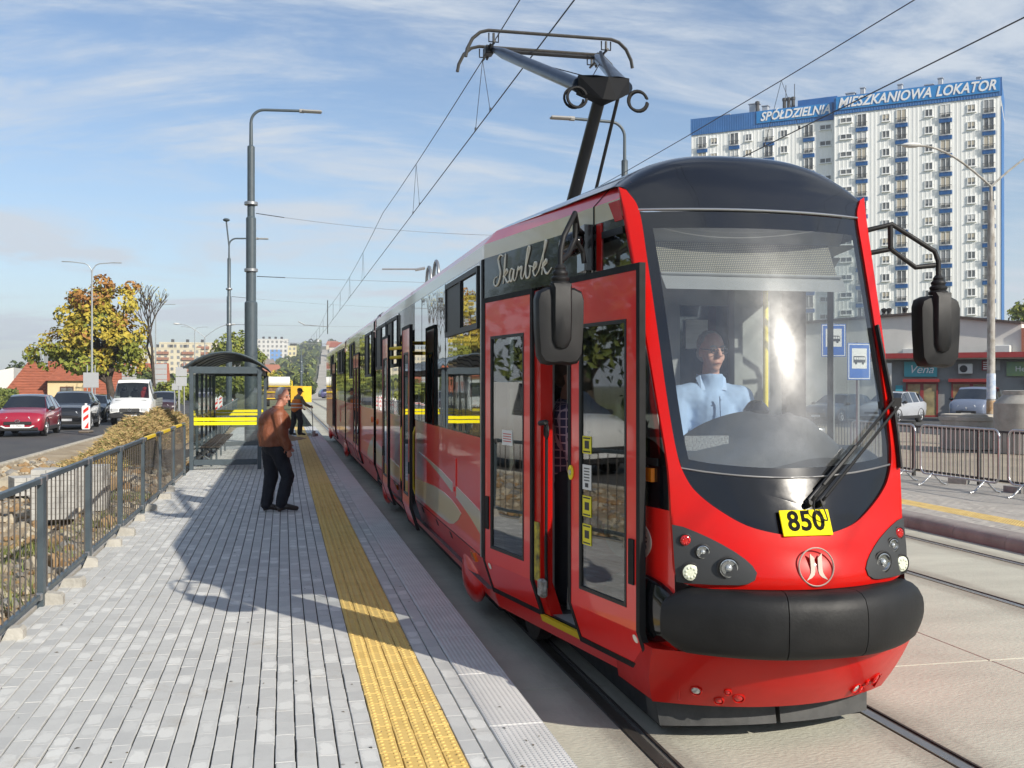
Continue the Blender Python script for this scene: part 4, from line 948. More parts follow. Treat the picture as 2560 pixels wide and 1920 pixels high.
# ---- inside the cab and the front of the saloon
def inpart(mb, name, m, smooth=0): return TP_(mb.build(name, m, smooth=smooth))
k = MB(); k.bb((1.98, 6.74, .22), (3.42, 6.78, 1.05)); k.bb((1.98, 6.74, 2.35), (3.42, 6.78, 2.95)); k.bb((1.98, 6.74, 1.05), (2.66, 6.78, 2.35)); k.bb((3.08, 6.74, 1.05), (3.42, 6.78, 2.35))
inpart(k, 'cab_rear_wall', m_inside)
k = MB(); k.bb((2.66, 6.755, 1.05), (3.08, 6.765, 2.35)); inpart(k, 'cab_rear_glass', glass('saloon_glass', (.6, .63, .6), .02, 1.))
k = MB(); k.add([SP(5.8, .23, -.02, -1), SP(5.8, .23, -.02, 1), SP(6.9, .23, -.02, 1), SP(6.9, .23, -.02, -1)], [(0, 1, 2, 3)]); k.add([SP(5.82, 2.66, -.02, -1), SP(5.82, 2.66, -.02, 1), SP(FOLD, 2.62, -.02, 1), SP(FOLD, 2.62, -.02, -1)], [(0, 1, 2, 3)]); inpart(k, 'cab_lining', m_inside)
k = MB(); k.bb((2.16, 6.62, .23), (2.20, 6.74, 2.62)); k.bb((1.98, 6.42, .23), (2.0, 6.7, 1.0)); inpart(k, 'entrance_partition', mat('pale_grey_lining', (.50, .52, .52), .6))
k = MB(); k.bb((1.78, 7.08, .23), (1.86, 7.12, 2.5)); k.bb((1.86, 7.5, .23), (2.6, 7.54, 1.05)); inpart(k, 'door_side_screen', MATS['pale_grey_lining'])
m_dash = mat('dark_dashboard', (.045, .048, .05), .5, bump=.25, bs=220, coord='pos')
k = MB()
def dash(u, w):
    z = 1.47 + .20 * max(0, 1 - ((u + .18) / .55) ** 2) * (w / 1.0) + .03 * sin(u * 5) - .10 * (1 - w) ** 2 + (.12 * max(0, 1 - ((u - .42) / .25) ** 2) * w)
    y = F(u * .88 / .9, 1.40).y + .06 + .36 * w; return Vector((XC + u * .66, y, min(z, 1.71)))
k.grid(dash, [-1 + i / 14 for i in range(29)], [i / 8 for i in range(9)])
k.grid(lambda u, w: dash(u, 1.) + Vector((0, .04 * w, -.75 * w)), [-1 + i / 14 for i in range(29)], [0, 1])
ds = inpart(k, 'dashboard', m_dash, 60)
k = MB(); k.bb((2.16, 5.40, 1.40), (2.42, 5.415, 1.52)); gr_ = k.build('speaker_grille', mat('perforated_grille', (.30, .31, .31), .5, var=1, col2=(.06, .06, .06), vs=120, coord='pos'), ds)
k = MB(); k.lathe([(.075, 0), (.08, .02), (.05, .06), (.03, .075), (.001, .08)], (2.70, 5.64, 1.635), 18); k.build('control_knob', m_blackgloss, ds, smooth=50)
k = MB(); k.tube([(3.02, 5.50, 1.42), (3.02, 5.50, 1.50)], .02, 10); k.cbox((3.02, 5.50, 1.53), (.08, .02, .045), .005); k.build('switch_handle', m_alu, ds, smooth=50)
# destination display behind the top of the screen
k = MB(); k.add([F(-.80, 2.48, -.10), F(.72, 2.48, -.10), F(.72, 2.68, -.13), F(-.80, 2.68, -.13)], [(0, 1, 2, 3)])
def led_material():
    m = mat('dot_matrix_display', (.115, .12, .115), .6)
    nt = m.node_tree; N = nt.nodes; L = nt.links; p = N['Principled BSDF']
    geo = N.new('ShaderNodeNewGeometry'); mp = N.new('ShaderNodeMapping'); mp.inputs['Scale'].default_value = (1, 0, 1); L.new(geo.outputs['Position'], mp.inputs[0])
    vo = N.new('ShaderNodeTexVoronoi'); vo.inputs['Scale'].default_value = 88; vo.inputs['Randomness'].default_value = 0; L.new(mp.outputs[0], vo.inputs['Vector'])
    r = N.new('ShaderNodeMapRange'); r.inputs['From Min'].default_value = .34; r.inputs['From Max'].default_value = .24; L.new(vo.outputs['Distance'], r.inputs['Value'])
    mx = N.new('ShaderNodeMix'); mx.data_type = 'RGBA'; mx.inputs[6].default_value = (.045, .048, .046, 1); mx.inputs[7].default_value = (.30, .28, .20, 1); L.new(r.outputs[0], mx.inputs[0]); L.new(mx.outputs[2], p.inputs['Base Color']); return m
dsp = inpart(k, 'destination_display', led_material())
k = MB(); k.tube([F(-.80, 2.47, -.095), F(.76, 2.47, -.095)], .010, 6)
k.add([F(-.80, 2.465, -.10), F(.78, 2.465, -.10), F(.78, 2.375, -.085), F(-.78, 2.375, -.085)], [(0, 1, 2, 3)]); k.add([F(-.85, 2.68, -.13), F(.85, 2.68, -.13), F(.85, 2.78, -.06), F(-.85, 2.78, -.06)], [(0, 1, 2, 3)])
k.build('display_housing', mat('pale_grey_housing', (.20, .21, .215), .5), dsp)
k = MB(); k.bb((2.13, 6.728, 1.93), (2.42, 6.738, 2.33)); k.bb((2.70, 6.728, 2.05), (2.86, 6.738, 2.25)); inpart(k, 'posted_notice', mat('paper', (.62, .62, .60), .8, var=.2, vs=18, coord='pos', stretch=(.3, 1, 3)))
k = MB()
for (x, y) in ((3.18, 6.5), (2.05, 7.3), (2.35, 7.6)): k.tube([(x, y, .23), (x, y, 2.62)], .018, 10)
inpart(k, 'grab_pole', mat('yellow_pole', (.78, .62, .03), .35), 50)
k = MB(); k.tube([(1.96, 7.05, .23), (1.96, 7.05, 2.62)], .018, 10); k.tube([(2.3, 7.0, .23), (2.3, 7.0, 2.62)], .02, 10); inpart(k, 'hand_rail', mat('pale_pole', (.70, .68, .58), .4), 50)
k = MB(); k.cbox((2.66, 6.30, .86), (.50, .46, .12), .03); k.cbox((2.66, 6.52, 1.25), (.46, .10, .78), .04); k.tube([(2.66, 6.35, .23), (2.66, 6.35, .82)], .05, 12); inpart(k, 'driver_seat', mat('dark_seat_cloth', (.05, .055, .07), .85))
k = MB(); k.bb((3.0, 6.60, 1.05), (3.06, 6.70, 2.62)); inpart(k, 'cab_pillar', m_inside)
k = MB(); k.add([(3.30, 5.95, 2.60), (3.42, 5.95, 2.60), (3.40, 6.1, 2.45), (3.30, 6.1, 2.45)], [(0, 1, 2, 3)]); inpart(k, 'sun_visor', m_inside)
# ---- roof gear
k = MB()
for (y0, y1, h) in ((12.4, 14.2, .22), (20.0, 21.6, .28), (23.4, 24.6, .30), (29, 31.5, .26)): k.cbox((XC + .1, (y0 + y1) / 2, 3.15 + h / 2), (1.3, y1 - y0, h), .04)
TP_(k.build('roof_box', m_roof))
k = MB()
for y in (13.2, 13.9): k.tube([(1.95, y, 3.08)] + arc((1.95, y + .3, 3.2), .22, pi, .2, 10, 'yz') + [(1.95, y + .52, 3.08)], .022, 8)
TP_(k.build('roof_hoop', m_galv, smooth=50))
# ---- pantograph
m_pblack = mat('pantograph_black', (.014, .015, .017), .4, var=.2, vs=8, coord='pos'); m_pblue = mat('pantograph_blue_grey', (.035, .052, .085), .35, var=.2, vs=6, coord='pos', coat=.3)
k = MB(); k.bb((XC - .5, 9.5, 3.2), (XC - .42, 11.6, 3.28)); k.bb((XC + .42, 9.5, 3.2), (XC + .5, 11.6, 3.28)); k.bb((XC - .5, 9.8, 3.2), (XC + .5, 9.95, 3.30)); k.bb((XC - .5, 11.3, 3.2), (XC + .5, 11.4, 3.30))
k.tube([(XC, 9.92, 3.28), (XC, 8.62, 4.40)], [.060, .055], 16); k.tube([(XC + .13, 9.6, 3.26), (XC + .10, 8.50, 4.28)], .016, 8)
pg = TP_(k.build('pantograph', m_pblack, smooth=40))
k = MB()
for sd in (-1, 1): k.add([Vector(q) for q in ((XC, 8.44, 4.22), (XC + sd * .06, 8.44, 4.22), (XC + sd * .23, 8.60, 4.33), (XC + sd * .23, 8.60, 4.46), (XC + sd * .10, 8.50, 4.44), (XC, 8.46, 4.42), (XC, 8.66, 4.42), (XC + sd * .10, 8.68, 4.44), (XC + sd * .21, 8.74, 4.46), (XC + sd * .21, 8.74, 4.33), (XC, 8.66, 4.22))],
          [(0, 1, 2, 3, 4, 5), (6, 7, 8, 9, 10), (5, 4, 7, 6), (4, 3, 8, 7), (3, 2, 9, 8), (2, 1, 0, 10, 9)])
k.build('knee_joint', mat('matt_black_casting', (.010, .0105, .012), .75, spec=.2), pg)
for sd in (-1, 1):
    a = Vector((XC + sd * .215, 8.66, 4.39)); c = Vector((XC + sd * .56, 10.64, 5.30)); w = MB()
    w.tube([a, a.lerp(c, .86), c], [.062, .055, .030], 14); w.build('upper_arm', m_pblue, pg, smooth=40)
    w = MB(); w.tube(arc((XC + sd * .27, 8.5, 4.24), .085, .3, 6.2, 18, 'xz'), .013, 7); w.tube(arc((XC + sd * .29, 8.53, 4.24), .085, .3, 6.2, 18, 'xz'), .011, 7); w.build('cable_loop', m_rubber, pg, smooth=50)
k = MB(); k.tube([(XC - .35, 9.4, 4.78), (XC + .2, 8.7, 4.42)], .005, 5); k.tube([(XC + .5, 10.3, 5.14), (XC - .1, 8.7, 4.44)], .005, 5); k.tube([(XC + .1, 8.66, 4.44), (XC + .22, 9.3, 4.80), (XC + .28, 9.6, 5.0)], .018, 8); k.tube([(XC - .56, 10.62, 5.28), (XC + .56, 10.62, 5.28)], .022, 8); k.build('stay_rod', m_pblack, pg)
for y in (10.44, 10.96):
    P = [(XC - .89, y, 5.14), (XC - .875, y, 5.22), (XC - .82, y, 5.33), (XC - .74, y, 5.40), (XC - .655, y, 5.425)] + [(XC - .655 + 1.31 * i / 6, y, 5.425) for i in range(1, 6)] + [(XC + .655, y, 5.425), (XC + .74, y, 5.40), (XC + .82, y, 5.33), (XC + .875, y, 5.22), (XC + .89, y, 5.14)]
    w = MB(); w.tube(P, .022, 8, flat=.8); w.build('collector_bow', mat('bow_metal', (.12, .115, .105), .4, metal=.5, var=.3, vs=12, coord='pos'), pg, smooth=50)
k = MB()
for sd in (-1, 1):
    x = XC + sd * .60
    for (y0, y1, z0, z1) in ((10.44, 10.44, 5.40, 5.29), (10.96, 10.96, 5.40, 5.29), (10.38, 11.02, 5.30, 5.30), (10.6, 10.8, 5.34, 5.24)): k.tube([(x, y0, z0), (x, y1 + (.001 if y0 == y1 else 0), z1)], .013, 6)
    k.cbox((x, 10.7, 5.30), (.09, .14, .09), .01); k.tube([(x - .05, 10.44, 5.40), (x - .05, 10.44, 5.31), (x + .05, 10.44, 5.31), (x + .05, 10.44, 5.40)], .008, 6); k.tube([(x - .05, 10.96, 5.40), (x - .05, 10.96, 5.31), (x + .05, 10.96, 5.31), (x + .05, 10.96, 5.40)], .008, 6)
k.build('bow_suspension', m_pblack, pg)
# ================================================================== OVERHEAD LINE, MASTS, STREET FURNITURE
m_wire = mat('copper_wire', (.05, .052, .055), .5, metal=.3)
m_insul = mat('pale_insulator', (.55, .55, .53), .5)
WX, WX2 = 2.70, 7.2
def sagline(x0, x1, y0, y1, z, sag, n=10):
    return [(x0 + (x1 - x0) * i / n, y0 + (y1 - y0) * i / n, z - sag * 4 * (i / n) * (1 - i / n)) for i in range(n + 1)]
SPANY = [-8, 29, 66, 103, 140]
def line(x, label_m, label_c, zz):
    m_ = MB(); c_ = MB()
    for a, b in zip(SPANY, SPANY[1:]):
        m_.tube(sagline(x, x, a, b, zz + 1.12, .28, 10), .0075, 5, caps=False); c_.tube([(x, a, zz), (x, b, zz)], .0085, 5, caps=False)
    mo = tag(m_.build('messenger_wire', m_wire, smooth=60), label_m, 'wire', 'overhead wires')
    tag(c_.build('contact_wire', m_wire, smooth=60), label_c, 'wire', 'overhead wires')
    for a, b in zip(SPANY[:-1], SPANY[1:]):
        for k in range(1, 5):
            y = a + (b - a) * k / 5; t = k / 5; zm = zz + 1.12 - .28 * 4 * t * (1 - t)
            dr = MB(); dr.tube([(x, y, zm), (x, y - .55, zz)], .004, 4); dr.tube([(x, y, zm), (x, y + .55, zz)], .004, 4); dr.cbox((x, y - .55, zz + .02), (.02, .05, .05), .004); dr.cbox((x, y + .55, zz + .02), (.02, .05, .05), .004)
            dr.build('dropper', m_wire, mo)
    return mo
mw1 = line(WX, 'upper messenger wire of the overhead line directly above the tram', 'lower contact wire resting on the pantograph of the tram', 5.46)
mw2 = line(WX2, 'upper messenger wire over the empty second track', 'lower contact wire over the empty second track', 5.46)
# masts with street lamps
def mast(x, y, h, label, rbase=.19, lamp=-1., top=None, steps=((.0, 1.), (.43, 1.), (.435, .78), (.69, .78), (.695, .58), (.91, .58), (.915, .3)), group='tall grey tram masts'):
    t = thing('tram_mast', label, 'mast', (x, y, -.02), 0, group)
    k = MB(); prof = []
    for (f_, r) in steps: prof.append((rbase * r, h * f_))
    prof.append((rbase * .26, h * .985)); k.lathe(prof, (0, 0, 0), 18); k.build('pole', m_steelgrey, t, smooth=35)
    k = MB(); k.lathe([(rbase * 1.25, 0), (rbase * 1.25, .03), (rbase * 1.02, .05)], (0, 0, 0), 18); k.build('base_plate', m_steelgrey, t, smooth=35)
    if lamp:
        a = 1.55; R0 = .42; z1 = h * .985
        P = [(0, 0, z1 - .6), (0, 0, z1)] + [(R0 - R0 * cos(i * pi / 16), 0, z1 + R0 * sin(i * pi / 16)) for i in range(1, 9)] + [(a, 0, z1 + R0 + .03)]
        if lamp < 0: pass
        k = MB(); k.tube(P, .045, 8); k.build('lamp_arm', m_steelgrey, t, smooth=50)
        k = MB(); k.cbox((a + .35, 0, z1 + R0 + .03), (.62, .24, .075), .03); k.tube([(a - .05, 0, z1 + R0 + .03), (a + .1, 0, z1 + R0 + .03)], .07, 8); k.build('lamp_head', mat('lamp_head_grey', (.30, .30, .29), .45), t)
    for z in (h * .53, h * .735):
        k = MB(); k.lathe([(rbase * 1.02, -.05), (rbase * 1.06, -.04), (rbase * 1.06, .04), (rbase * 1.02, .05)], (0, 0, z), 16); k.build('clamp_band', m_galv, t, smooth=35)
    return t
PX_, PY_ = -1.0, 34.0
big = mast(PX_, PY_, 10.3, 'tall grey tram mast with street lamp arm rising behind the glass shelter', .20)
mast(-3.05, 62., 10.0, 'slimmer grey tram mast with a round sensor on top, beyond the shelter', .17)
k = MB(); k.tube([(-3.05, 62, 9.8), (-3.2, 62, 11.2)], .05, 6); k.ell((-3.2, 62, 11.3), (.2, .2, .1), 10, 6)
tag(k.build('sensor_head', m_steelgrey, smooth=40), 'small dark round sensor on a bent stalk above the farther mast', 'sensor')
far_labels = ['dark tram mast in line beyond the works truck, first of the distant row', 'dark tram mast in the distant row, second from the works truck', 'dark tram mast in the distant row, third from the works truck', 'dark tram mast in the distant row, fourth from the works truck', 'dark tram mast in the distant row, fifth from the works truck', 'dark tram mast in the distant row, farthest and smallest']
for i in range(6):
    y = 165 + 30 * i; x = 2.7 + (y - 165) * .02
    mast(x, y, 7.4, far_labels[i], .17, 0., steps=((0, 1), (.9, .7)))
# mast behind the tram with a lamp leaning over it
rm = mast(9.6, 28.6, 9.1, 'grey tram mast with lamp arm seen above the tram roof behind the pantograph', .16); rm.rotation_euler = (0, 0, pi)
# cross spans and registration arms
def span(p0, p1, sag, label, name='span_wire'):
    P = [Vector(p0).lerp(Vector(p1), i / 12) - Vector((0, 0, sag * 4 * (i / 12) * (1 - i / 12))) for i in range(13)]
    k = MB(); k.tube(P, .006, 4, caps=False); o = tag(k.build(name, mat('bright_wire', (.40, .41, .42), .4, metal=.5)), label, 'wire', 'cross span wires')
    k = MB(); k.tube([P[0], P[1]], .013, 6); k.build('tensioner', m_wire, o); return o
span((PX_ + .15, PY_, 7.25), (9.7, PY_ - 2, 6.6), .25, 'upper cross wire running from the big mast over the tram')
span((PX_ + .18, PY_, 5.25), (9.7, PY_ - 2, 5.0), .05, 'lower cross wire running from the big mast over the tram')
span((-2.9, 62, 6.9), (9.8, 62, 6.4), .15, 'upper cross wire on the farther mast')
span((-2.9, 62, 5.3), (9.8, 62, 5.3), .05, 'lower cross wire on the farther mast')
for i, (y, x0, x1, z) in enumerate(((29.0, WX - .02, WX + 1.15, 5.02), (66., WX - 1.5, WX + .05, 5.55), (103, WX - 2.6, WX + 1.5, 5.9))):
    k = MB(); k.tube([(x0, y, z), (x1, y, z + (.03 if i == 0 else -.1))], .026, 6); k.tube([(x1 - .25, y, z), (x1 + .02, y, z + .06)], .045, 6) if i == 0 else k.tube([(x0 - .3, y, z + .2), (x0 + .1, y, z)], .035, 6)
    tag(k.build('registration_arm', m_galv, smooth=40), ('short steel arm steadying the contact wire above the tram roof', 'steel arm steadying the contact wire beyond the tram', 'long steel arm across the distant wires')[i], 'wire arm', 'registration arms')
k = MB(); k.tube([(WX, 66, 5.0), (WX, 66, 7.1)], .03, 5); tag(k.build('hanger_rod', m_wire), 'thin upright rod hanging at the far end of the wires', 'rod')

# ---- railing along the back of the platform
FX = -1.93
rail_y = [2.55 + 2.125 * i for i in range(10)]
rail_y = [4.96 + 2.09 * i for i in range(9)]
fence = thing('platform_railing', 'dark grey steel railing with thin upright bars along the platform back', 'railing', (FX, 12, 0))
fence_y = rail_y
m_bar = mat('grey_brown_bar', (.085, .075, .066), .5)
postm = MB().cbox((0, 0, .505), (.05, .115, 1.09), .004).mesh('post', m_steelgrey); barm = MB(); barm.tube([(0, 0, .10), (0, 0, 1.0)], .0065, 6); barm = barm.mesh('bar', m_bar, smooth=60)
L_ = 1.92
toprail = MB().cbox((0, 0, 0), (.045, L_, .045), .004).mesh('top_rail', m_steelgrey); lowrail = MB().cbox((0, 0, 0), (.04, L_, .04), .004).mesh('bottom_rail', m_steelgrey)
yelrail = MB().cbox((0, 0, 0), (.049, L_ * .55, .047), .004).mesh('yellow_band', m_yellow)
jointm = MB(); jointm.cbox((0, 0, 0), (.055, .05, .06), .006); jointm = jointm.mesh('weld_bracket', m_galv)
def rel(p): return (p[0] - FX, p[1] - 12, p[2])
for i, y in enumerate(fence_y): link('post', postm, fence, rel((FX + RN.uniform(-.004, .004), y, 0)))
for a, b in zip(fence_y, fence_y[1:]):
    mid = (a + b) / 2; dz = RN.uniform(-.008, .008)
    link('top_rail', toprail, fence, rel((FX, mid, 1.03 + dz))); link('bottom_rail', lowrail, fence, rel((FX, mid, .095 + dz)))
    for yy in (mid - L_ / 2 + .02, mid + L_ / 2 - .02):
        for z in (1.03, .095): link('weld_bracket', jointm, fence, rel((FX, yy, z + dz)))
    for k_ in range(11): link('bar', barm, fence, rel((FX, mid - L_ / 2 + .12 + k_ * (L_ - .24) / 10, dz)))
    if a > 14.5: link('yellow_band', yelrail, fence, rel((FX, mid - .2, 1.035 + dz)))
wl = ['first from the camera', 'second', 'third', 'fourth', 'fifth', 'sixth', 'seventh', 'eighth', 'ninth', 'tenth']
wy = [8.0, 9.2, 9.95, 11.0, 12.35, 13.2, 14.6, 15.7, 17.3, 18.5]
for i, y in enumerate(wy):
    k = MB(); w = .15 + .03 * ((i * 7) % 3); k.prism([(0, 0), (w, 0), (w, .085), (w - .02, .105), (.05, .10 + .02 * (i % 2))], lambda a, c, q: Vector((a - .08, q, c)), -.055, .055)
    tag(k.build('concrete_wedge', mat('pale_block_concrete', (.47, .45, .40), .9, var=.25, vs=8, coord='pos', bump=.3, bs=40), loc=(FX + .06, y, -.02), rz=RN.uniform(-.15, .15)), 'pale concrete wedge block under the railing, ' + wl[i] + (' along the row' if i else ''), 'concrete block', 'concrete wedges under the railing')
# kerb strip at the back of the platform
structure(MB().bb((-2.04, 3, -.5), (-1.952, 22, .012)).build('platform_back_kerb', m_concrete))

# ---- waiting shelter
SX0, SX1, SY0, SY1 = -1.90, -.50, 23.0, 30.2
sh = thing('waiting_shelter', 'grey steel and glass waiting shelter with curved roof and yellow bands', 'shelter', ((SX0 + SX1) / 2, (SY0 + SY1) / 2, 0))
def shp(mb, name, m, smooth=0): return inworld(mb.build(name, m, smooth=smooth), sh)
m_shglass = glass('shelter_glass', (.93, .95, .945), .01, .8)
m_shell = mat('shelter_roof_sheet', (.030, .031, .033), .35, coat=.4)
for y in (SY0, SY1):
    for x in (SX0, SX1): k = MB(); k.cbox((x, y, 1.06), (.085, .085, 2.14), .006); shp(k, 'post', m_steelgrey)
    k = MB(); k.cbox(((SX0 + SX1) / 2, y, .16), (SX1 - SX0 - .09, .055, .12), .005); shp(k, 'bottom_rail', m_steelgrey)
    k = MB(); k.cbox(((SX0 + SX1) / 2, y, 2.12), (SX1 - SX0 + .12, .06, .15), .005); shp(k, 'top_rail', m_steelgrey)
    k = MB(); k.bb((SX0 + .05, y - .004, .225), (SX1 - .05, y + .004, 2.04)); shp(k, 'end_pane', m_shglass)
    for z in (.985, 1.075): k = MB(); k.bb((SX0 + .05, y - .009, z - .035), (SX1 - .05, y - .006, z + .035)); shp(k, 'yellow_band', mat('yellow_film', (.90, .78, .0), .45))
for j in range(1, 5):
    y = SY0 + (SY1 - SY0) * j / 5
    k = MB(); k.cbox((SX0, y, 1.06), (.06, .06, 2.14), .005); shp(k, 'post', m_steelgrey)
for j in range(5):
    a = SY0 + (SY1 - SY0) * j / 5 + .045; c = SY0 + (SY1 - SY0) * (j + 1) / 5 - .045
    k = MB(); k.bb((SX0 - .004, a, .225), (SX0 + .004, c, 2.04)); shp(k, 'back_pane', m_shglass)
    for z in (.985, 1.075): k = MB(); k.bb((SX0 + .006, a, z - .035), (SX0 + .009, c, z + .035)); shp(k, 'yellow_band', MATS['yellow_film'])
k = MB(); k.cbox((SX0, (SY0 + SY1) / 2, .16), (.055, SY1 - SY0 - .1, .12), .005); shp(k, 'bottom_rail', m_steelgrey)
for x in (SX0, SX1): k = MB(); k.cbox((x, (SY0 + SY1) / 2, 2.12), (.06, SY1 - SY0 - .1, .12), .005); shp(k, 'top_rail', m_steelgrey)
xc_, hw = (SX0 + SX1) / 2, (SX1 - SX0) / 2 + .16
def sroof(u, y, o=0.): return Vector((xc_ + u * hw, y, 2.16 + .34 * (1 - u * u) + o))
for j in range(6):
    a = SY0 - .12 + (SY1 - SY0 + .24) * j / 6; c = SY0 - .12 + (SY1 - SY0 + .24) * (j + 1) / 6
    k = MB(); us = [-1 + i / 8 for i in range(17)]
    k.grid(lambda u, w: sroof(u, w), us, [a + .03, c - .03]); k.grid(lambda u, w: sroof(u, w, .008), us, [a + .03, c - .03]); shp(k, 'roof_panel', m_shell, 40)
for j in range(7):
    y = SY0 - .12 + (SY1 - SY0 + .24) * j / 6
    k = MB(); k.tube([sroof(-1 + i / 8, y, .0) for i in range(17)], .03, 6, flat=.8); shp(k, 'roof_rib', m_steelgrey, 40)
m_plank = mat('dark_bench_plank', (.075, .055, .042), .6, var=.4, vs=9, stretch=(6, 1, 6), coord='pos')
bench = thing('shelter_bench', 'dark plank bench on steel legs inside the waiting shelter', 'bench', (SX0 + .36, 26.3, 0))
for i in range(4): inworld(MB().cbox((SX0 + .20 + .105 * i, 26.4, .46), (.09, 6.0, .035), .005).build('seat_plank', m_plank), bench)
for y in (23.7, 25.5, 27.3, 29.2):
    k = MB(); k.tube([(SX0 + .05, y, .42), (SX0 + .55, y, .43)], .02, 6); k.tube([(SX0 + .36, y, .43), (SX0 + .36, y, .02)], .025, 6); k.tube([(SX0 + .36, y, .15), (SX0 + .05, y, .36)], .018, 6); inworld(k.build('leg', m_steelgrey), bench)
# second railing further on, beyond the shelter
f2 = thing('far_railing', 'galvanised railing running on behind the shelter towards the roadworks', 'railing', (-2.2, 45, 0))
for i in range(18):
    y = 31.0 + i * 1.7; x = -1.95 - (y - 31) * .02
    f_ = MB(); f_.cbox((x, y, .52), (.05, .09, 1.08), .004); inworld(f_.build('post', m_steelgrey), f2)
    k = MB(); k.tube([(x, y, 1.02), (x - .034, y + 1.7, 1.02)], .024, 6); inworld(k.build('top_rail', m_galv), f2)
    k = MB(); k.tube([(x, y, .1), (x - .034, y + 1.7, .1)], .02, 6)
    inworld(k.build('bottom_rail', m_galv), f2)
    if i < 11:
        for j in range(1, 12): k = MB(); k.tube([(x - .034 * j / 12, y + 1.7 * j / 12, .1), (x - .034 * j / 12, y + 1.7 * j / 12, 1.02)], .008, 5); inworld(k.build('bar', m_galv), f2)

# ---- left street lamps
def twin_lamp(x, y, h, label, arm=1.35, old=False, m=None):
    t = thing('street_lamp', label, 'street lamp', (x, y, -.2), 0, 'street lamps along the road')
    m = m or mat('lamp_post_grey', (.34, .36, .37), .45, metal=.3)
    k = MB(); k.lathe([(.10, 0), (.085, h * .2), (.055, h * .9), (.05, h)], (0, 0, 0), 10); k.build('pole', m, t, smooth=40)
    for sd in (-1, 1):
        if old: P = [(0, 0, h)] + [(sd * (arm * 1.0 * (i / 8)), 0, h + 1.35 * sin(i / 8 * pi / 2)) for i in range(1, 9)]
        else: P = [(0, 0, h - .3), (sd * .05, 0, h + .05), (sd * .25, 0, h + .34), (sd * .5, 0, h + .46), (sd * arm, 0, h + .55)]
        k = MB(); k.tube(P, .035, 6); k.build('lamp_arm', m, t, smooth=50)
        e = P[-1]; k = MB()
        if old: k.ell((e[0] + sd * .22, 0, e[2] + .02), (.34, .13, .09), 10, 6)
        else: k.cbox((e[0] + sd * .3, 0, e[2]), (.62, .2, .05), .015)
        k.build('lamp_head', mat('lamp_head_pale', (.62, .62, .60), .45) if old else m, t, smooth=40)
    return t
twin_lamp(-13.0, 77, 10.0, 'slim twin-arm street lamp rising in front of the yellow tree')
twin_lamp(-13.0, 114, 9.9, 'slim twin-arm street lamp to the right of the yellow tree')
twin_lamp(-13.0, 163, 10.2, 'distant slim twin-arm street lamp behind the white pickup truck')
twin_lamp(-8.0, 113, 7.0, 'old curved twin-arm street lamp with pale head left of the grey mast', 2.6, True)
m_oldpost = mat('peeling_concrete_post', (.46, .45, .42), .8, var=1, col2=(.22, .20, .17), vs=7, coord='pos', stretch=(1, 1, .5), bump=.3, bs=30)
ol = twin_lamp(22.6, 29.9, 8.5, 'old speckled lamp post with two curved arms in front of the shops', 2.35, True, m_oldpost)
ol.rotation_euler = (0, 0, -.25)
k = MB(); k.lathe([(.135, -.2), (.13, 1.0), (.105, 8.0)], (0, 0, 0), 14); k.build('pole_jacket', m_oldpost, ol, smooth=40)
k = MB(); k.lathe([(.142, 1.55), (.140, 1.62), (.138, 2.35), (.134, 2.38)], (0, 0, 0), 14); k.build('torn_poster', mat('torn_paper', (.66, .67, .68), .8, var=1, col2=(.30, .40, .55), vs=6, coord='pos'), ol, smooth=40)
k = MB(); k.lathe([(.146, .5), (.145, .6), (.143, 1.42), (.139, 1.5)], (0, 0, 0), 14); k.build('rust_patch', mat('flaking_rust', (.30, .15, .05), .85, var=1, col2=(.50, .42, .30), vs=8, coord='pos'), ol, smooth=40)
# ---- red and white beacon board and barrier boards
m_rw = mat('reflective_white', (.80, .80, .80), .45); m_rr = mat('reflective_red', (.70, .03, .02), .45)
def beacon(x, y, label, s=1., face=0.):
    t = thing('beacon_board', label, 'beacon', (x, y, -.2), face, 'red and white roadworks beacons')
    k = MB(); k.cbox((0, 0, .05), (.42, .8, .09), .03); k.build('rubber_foot', mat('recycled_rubber', (.16, .13, .10), .9), t)
    k = MB(); k.prism([(-.14, .14), (.14, .14), (.16, .2), (.16, 1.02), (.13, 1.08), (.04, 1.10), (.04, 1.18), (-.04, 1.18), (-.04, 1.10), (-.13, 1.08), (-.16, 1.02), (-.16, .2)], lambda a, c, w: Vector((a * s, w, c * s)), -.02, .02); k.build('board', m_rw, t)
    for z in (.22, .52, .82):
        k = MB(); k.prism([(-.10, z - .06), (.10, z + .10), (.10, z + .24), (-.10, z + .08)] if z > .3 else [(-.06, z - .04), (.10, z - .04), (.10, z + .22)], lambda a, c, w: Vector((a * s, w, c * s)), -.024, -.0205); k.build('red_stripe', m_rr, t)
    return t
beacon(-8.1, 46.6, 'red and white striped beacon board standing on the road before the black car', 1.05, -.1)
for i, (x, y) in enumerate(((-3.9, 64), (-4.6, 76), (-5.0, 88), (-3.4, 72))):
    beacon(x, y, ('striped beacon at the left edge of the shelter glass', 'striped beacon seen through the shelter, farther off', 'smallest striped beacon beyond the shelter', 'striped beacon beside the far railing')[i], 1.0, -.1)
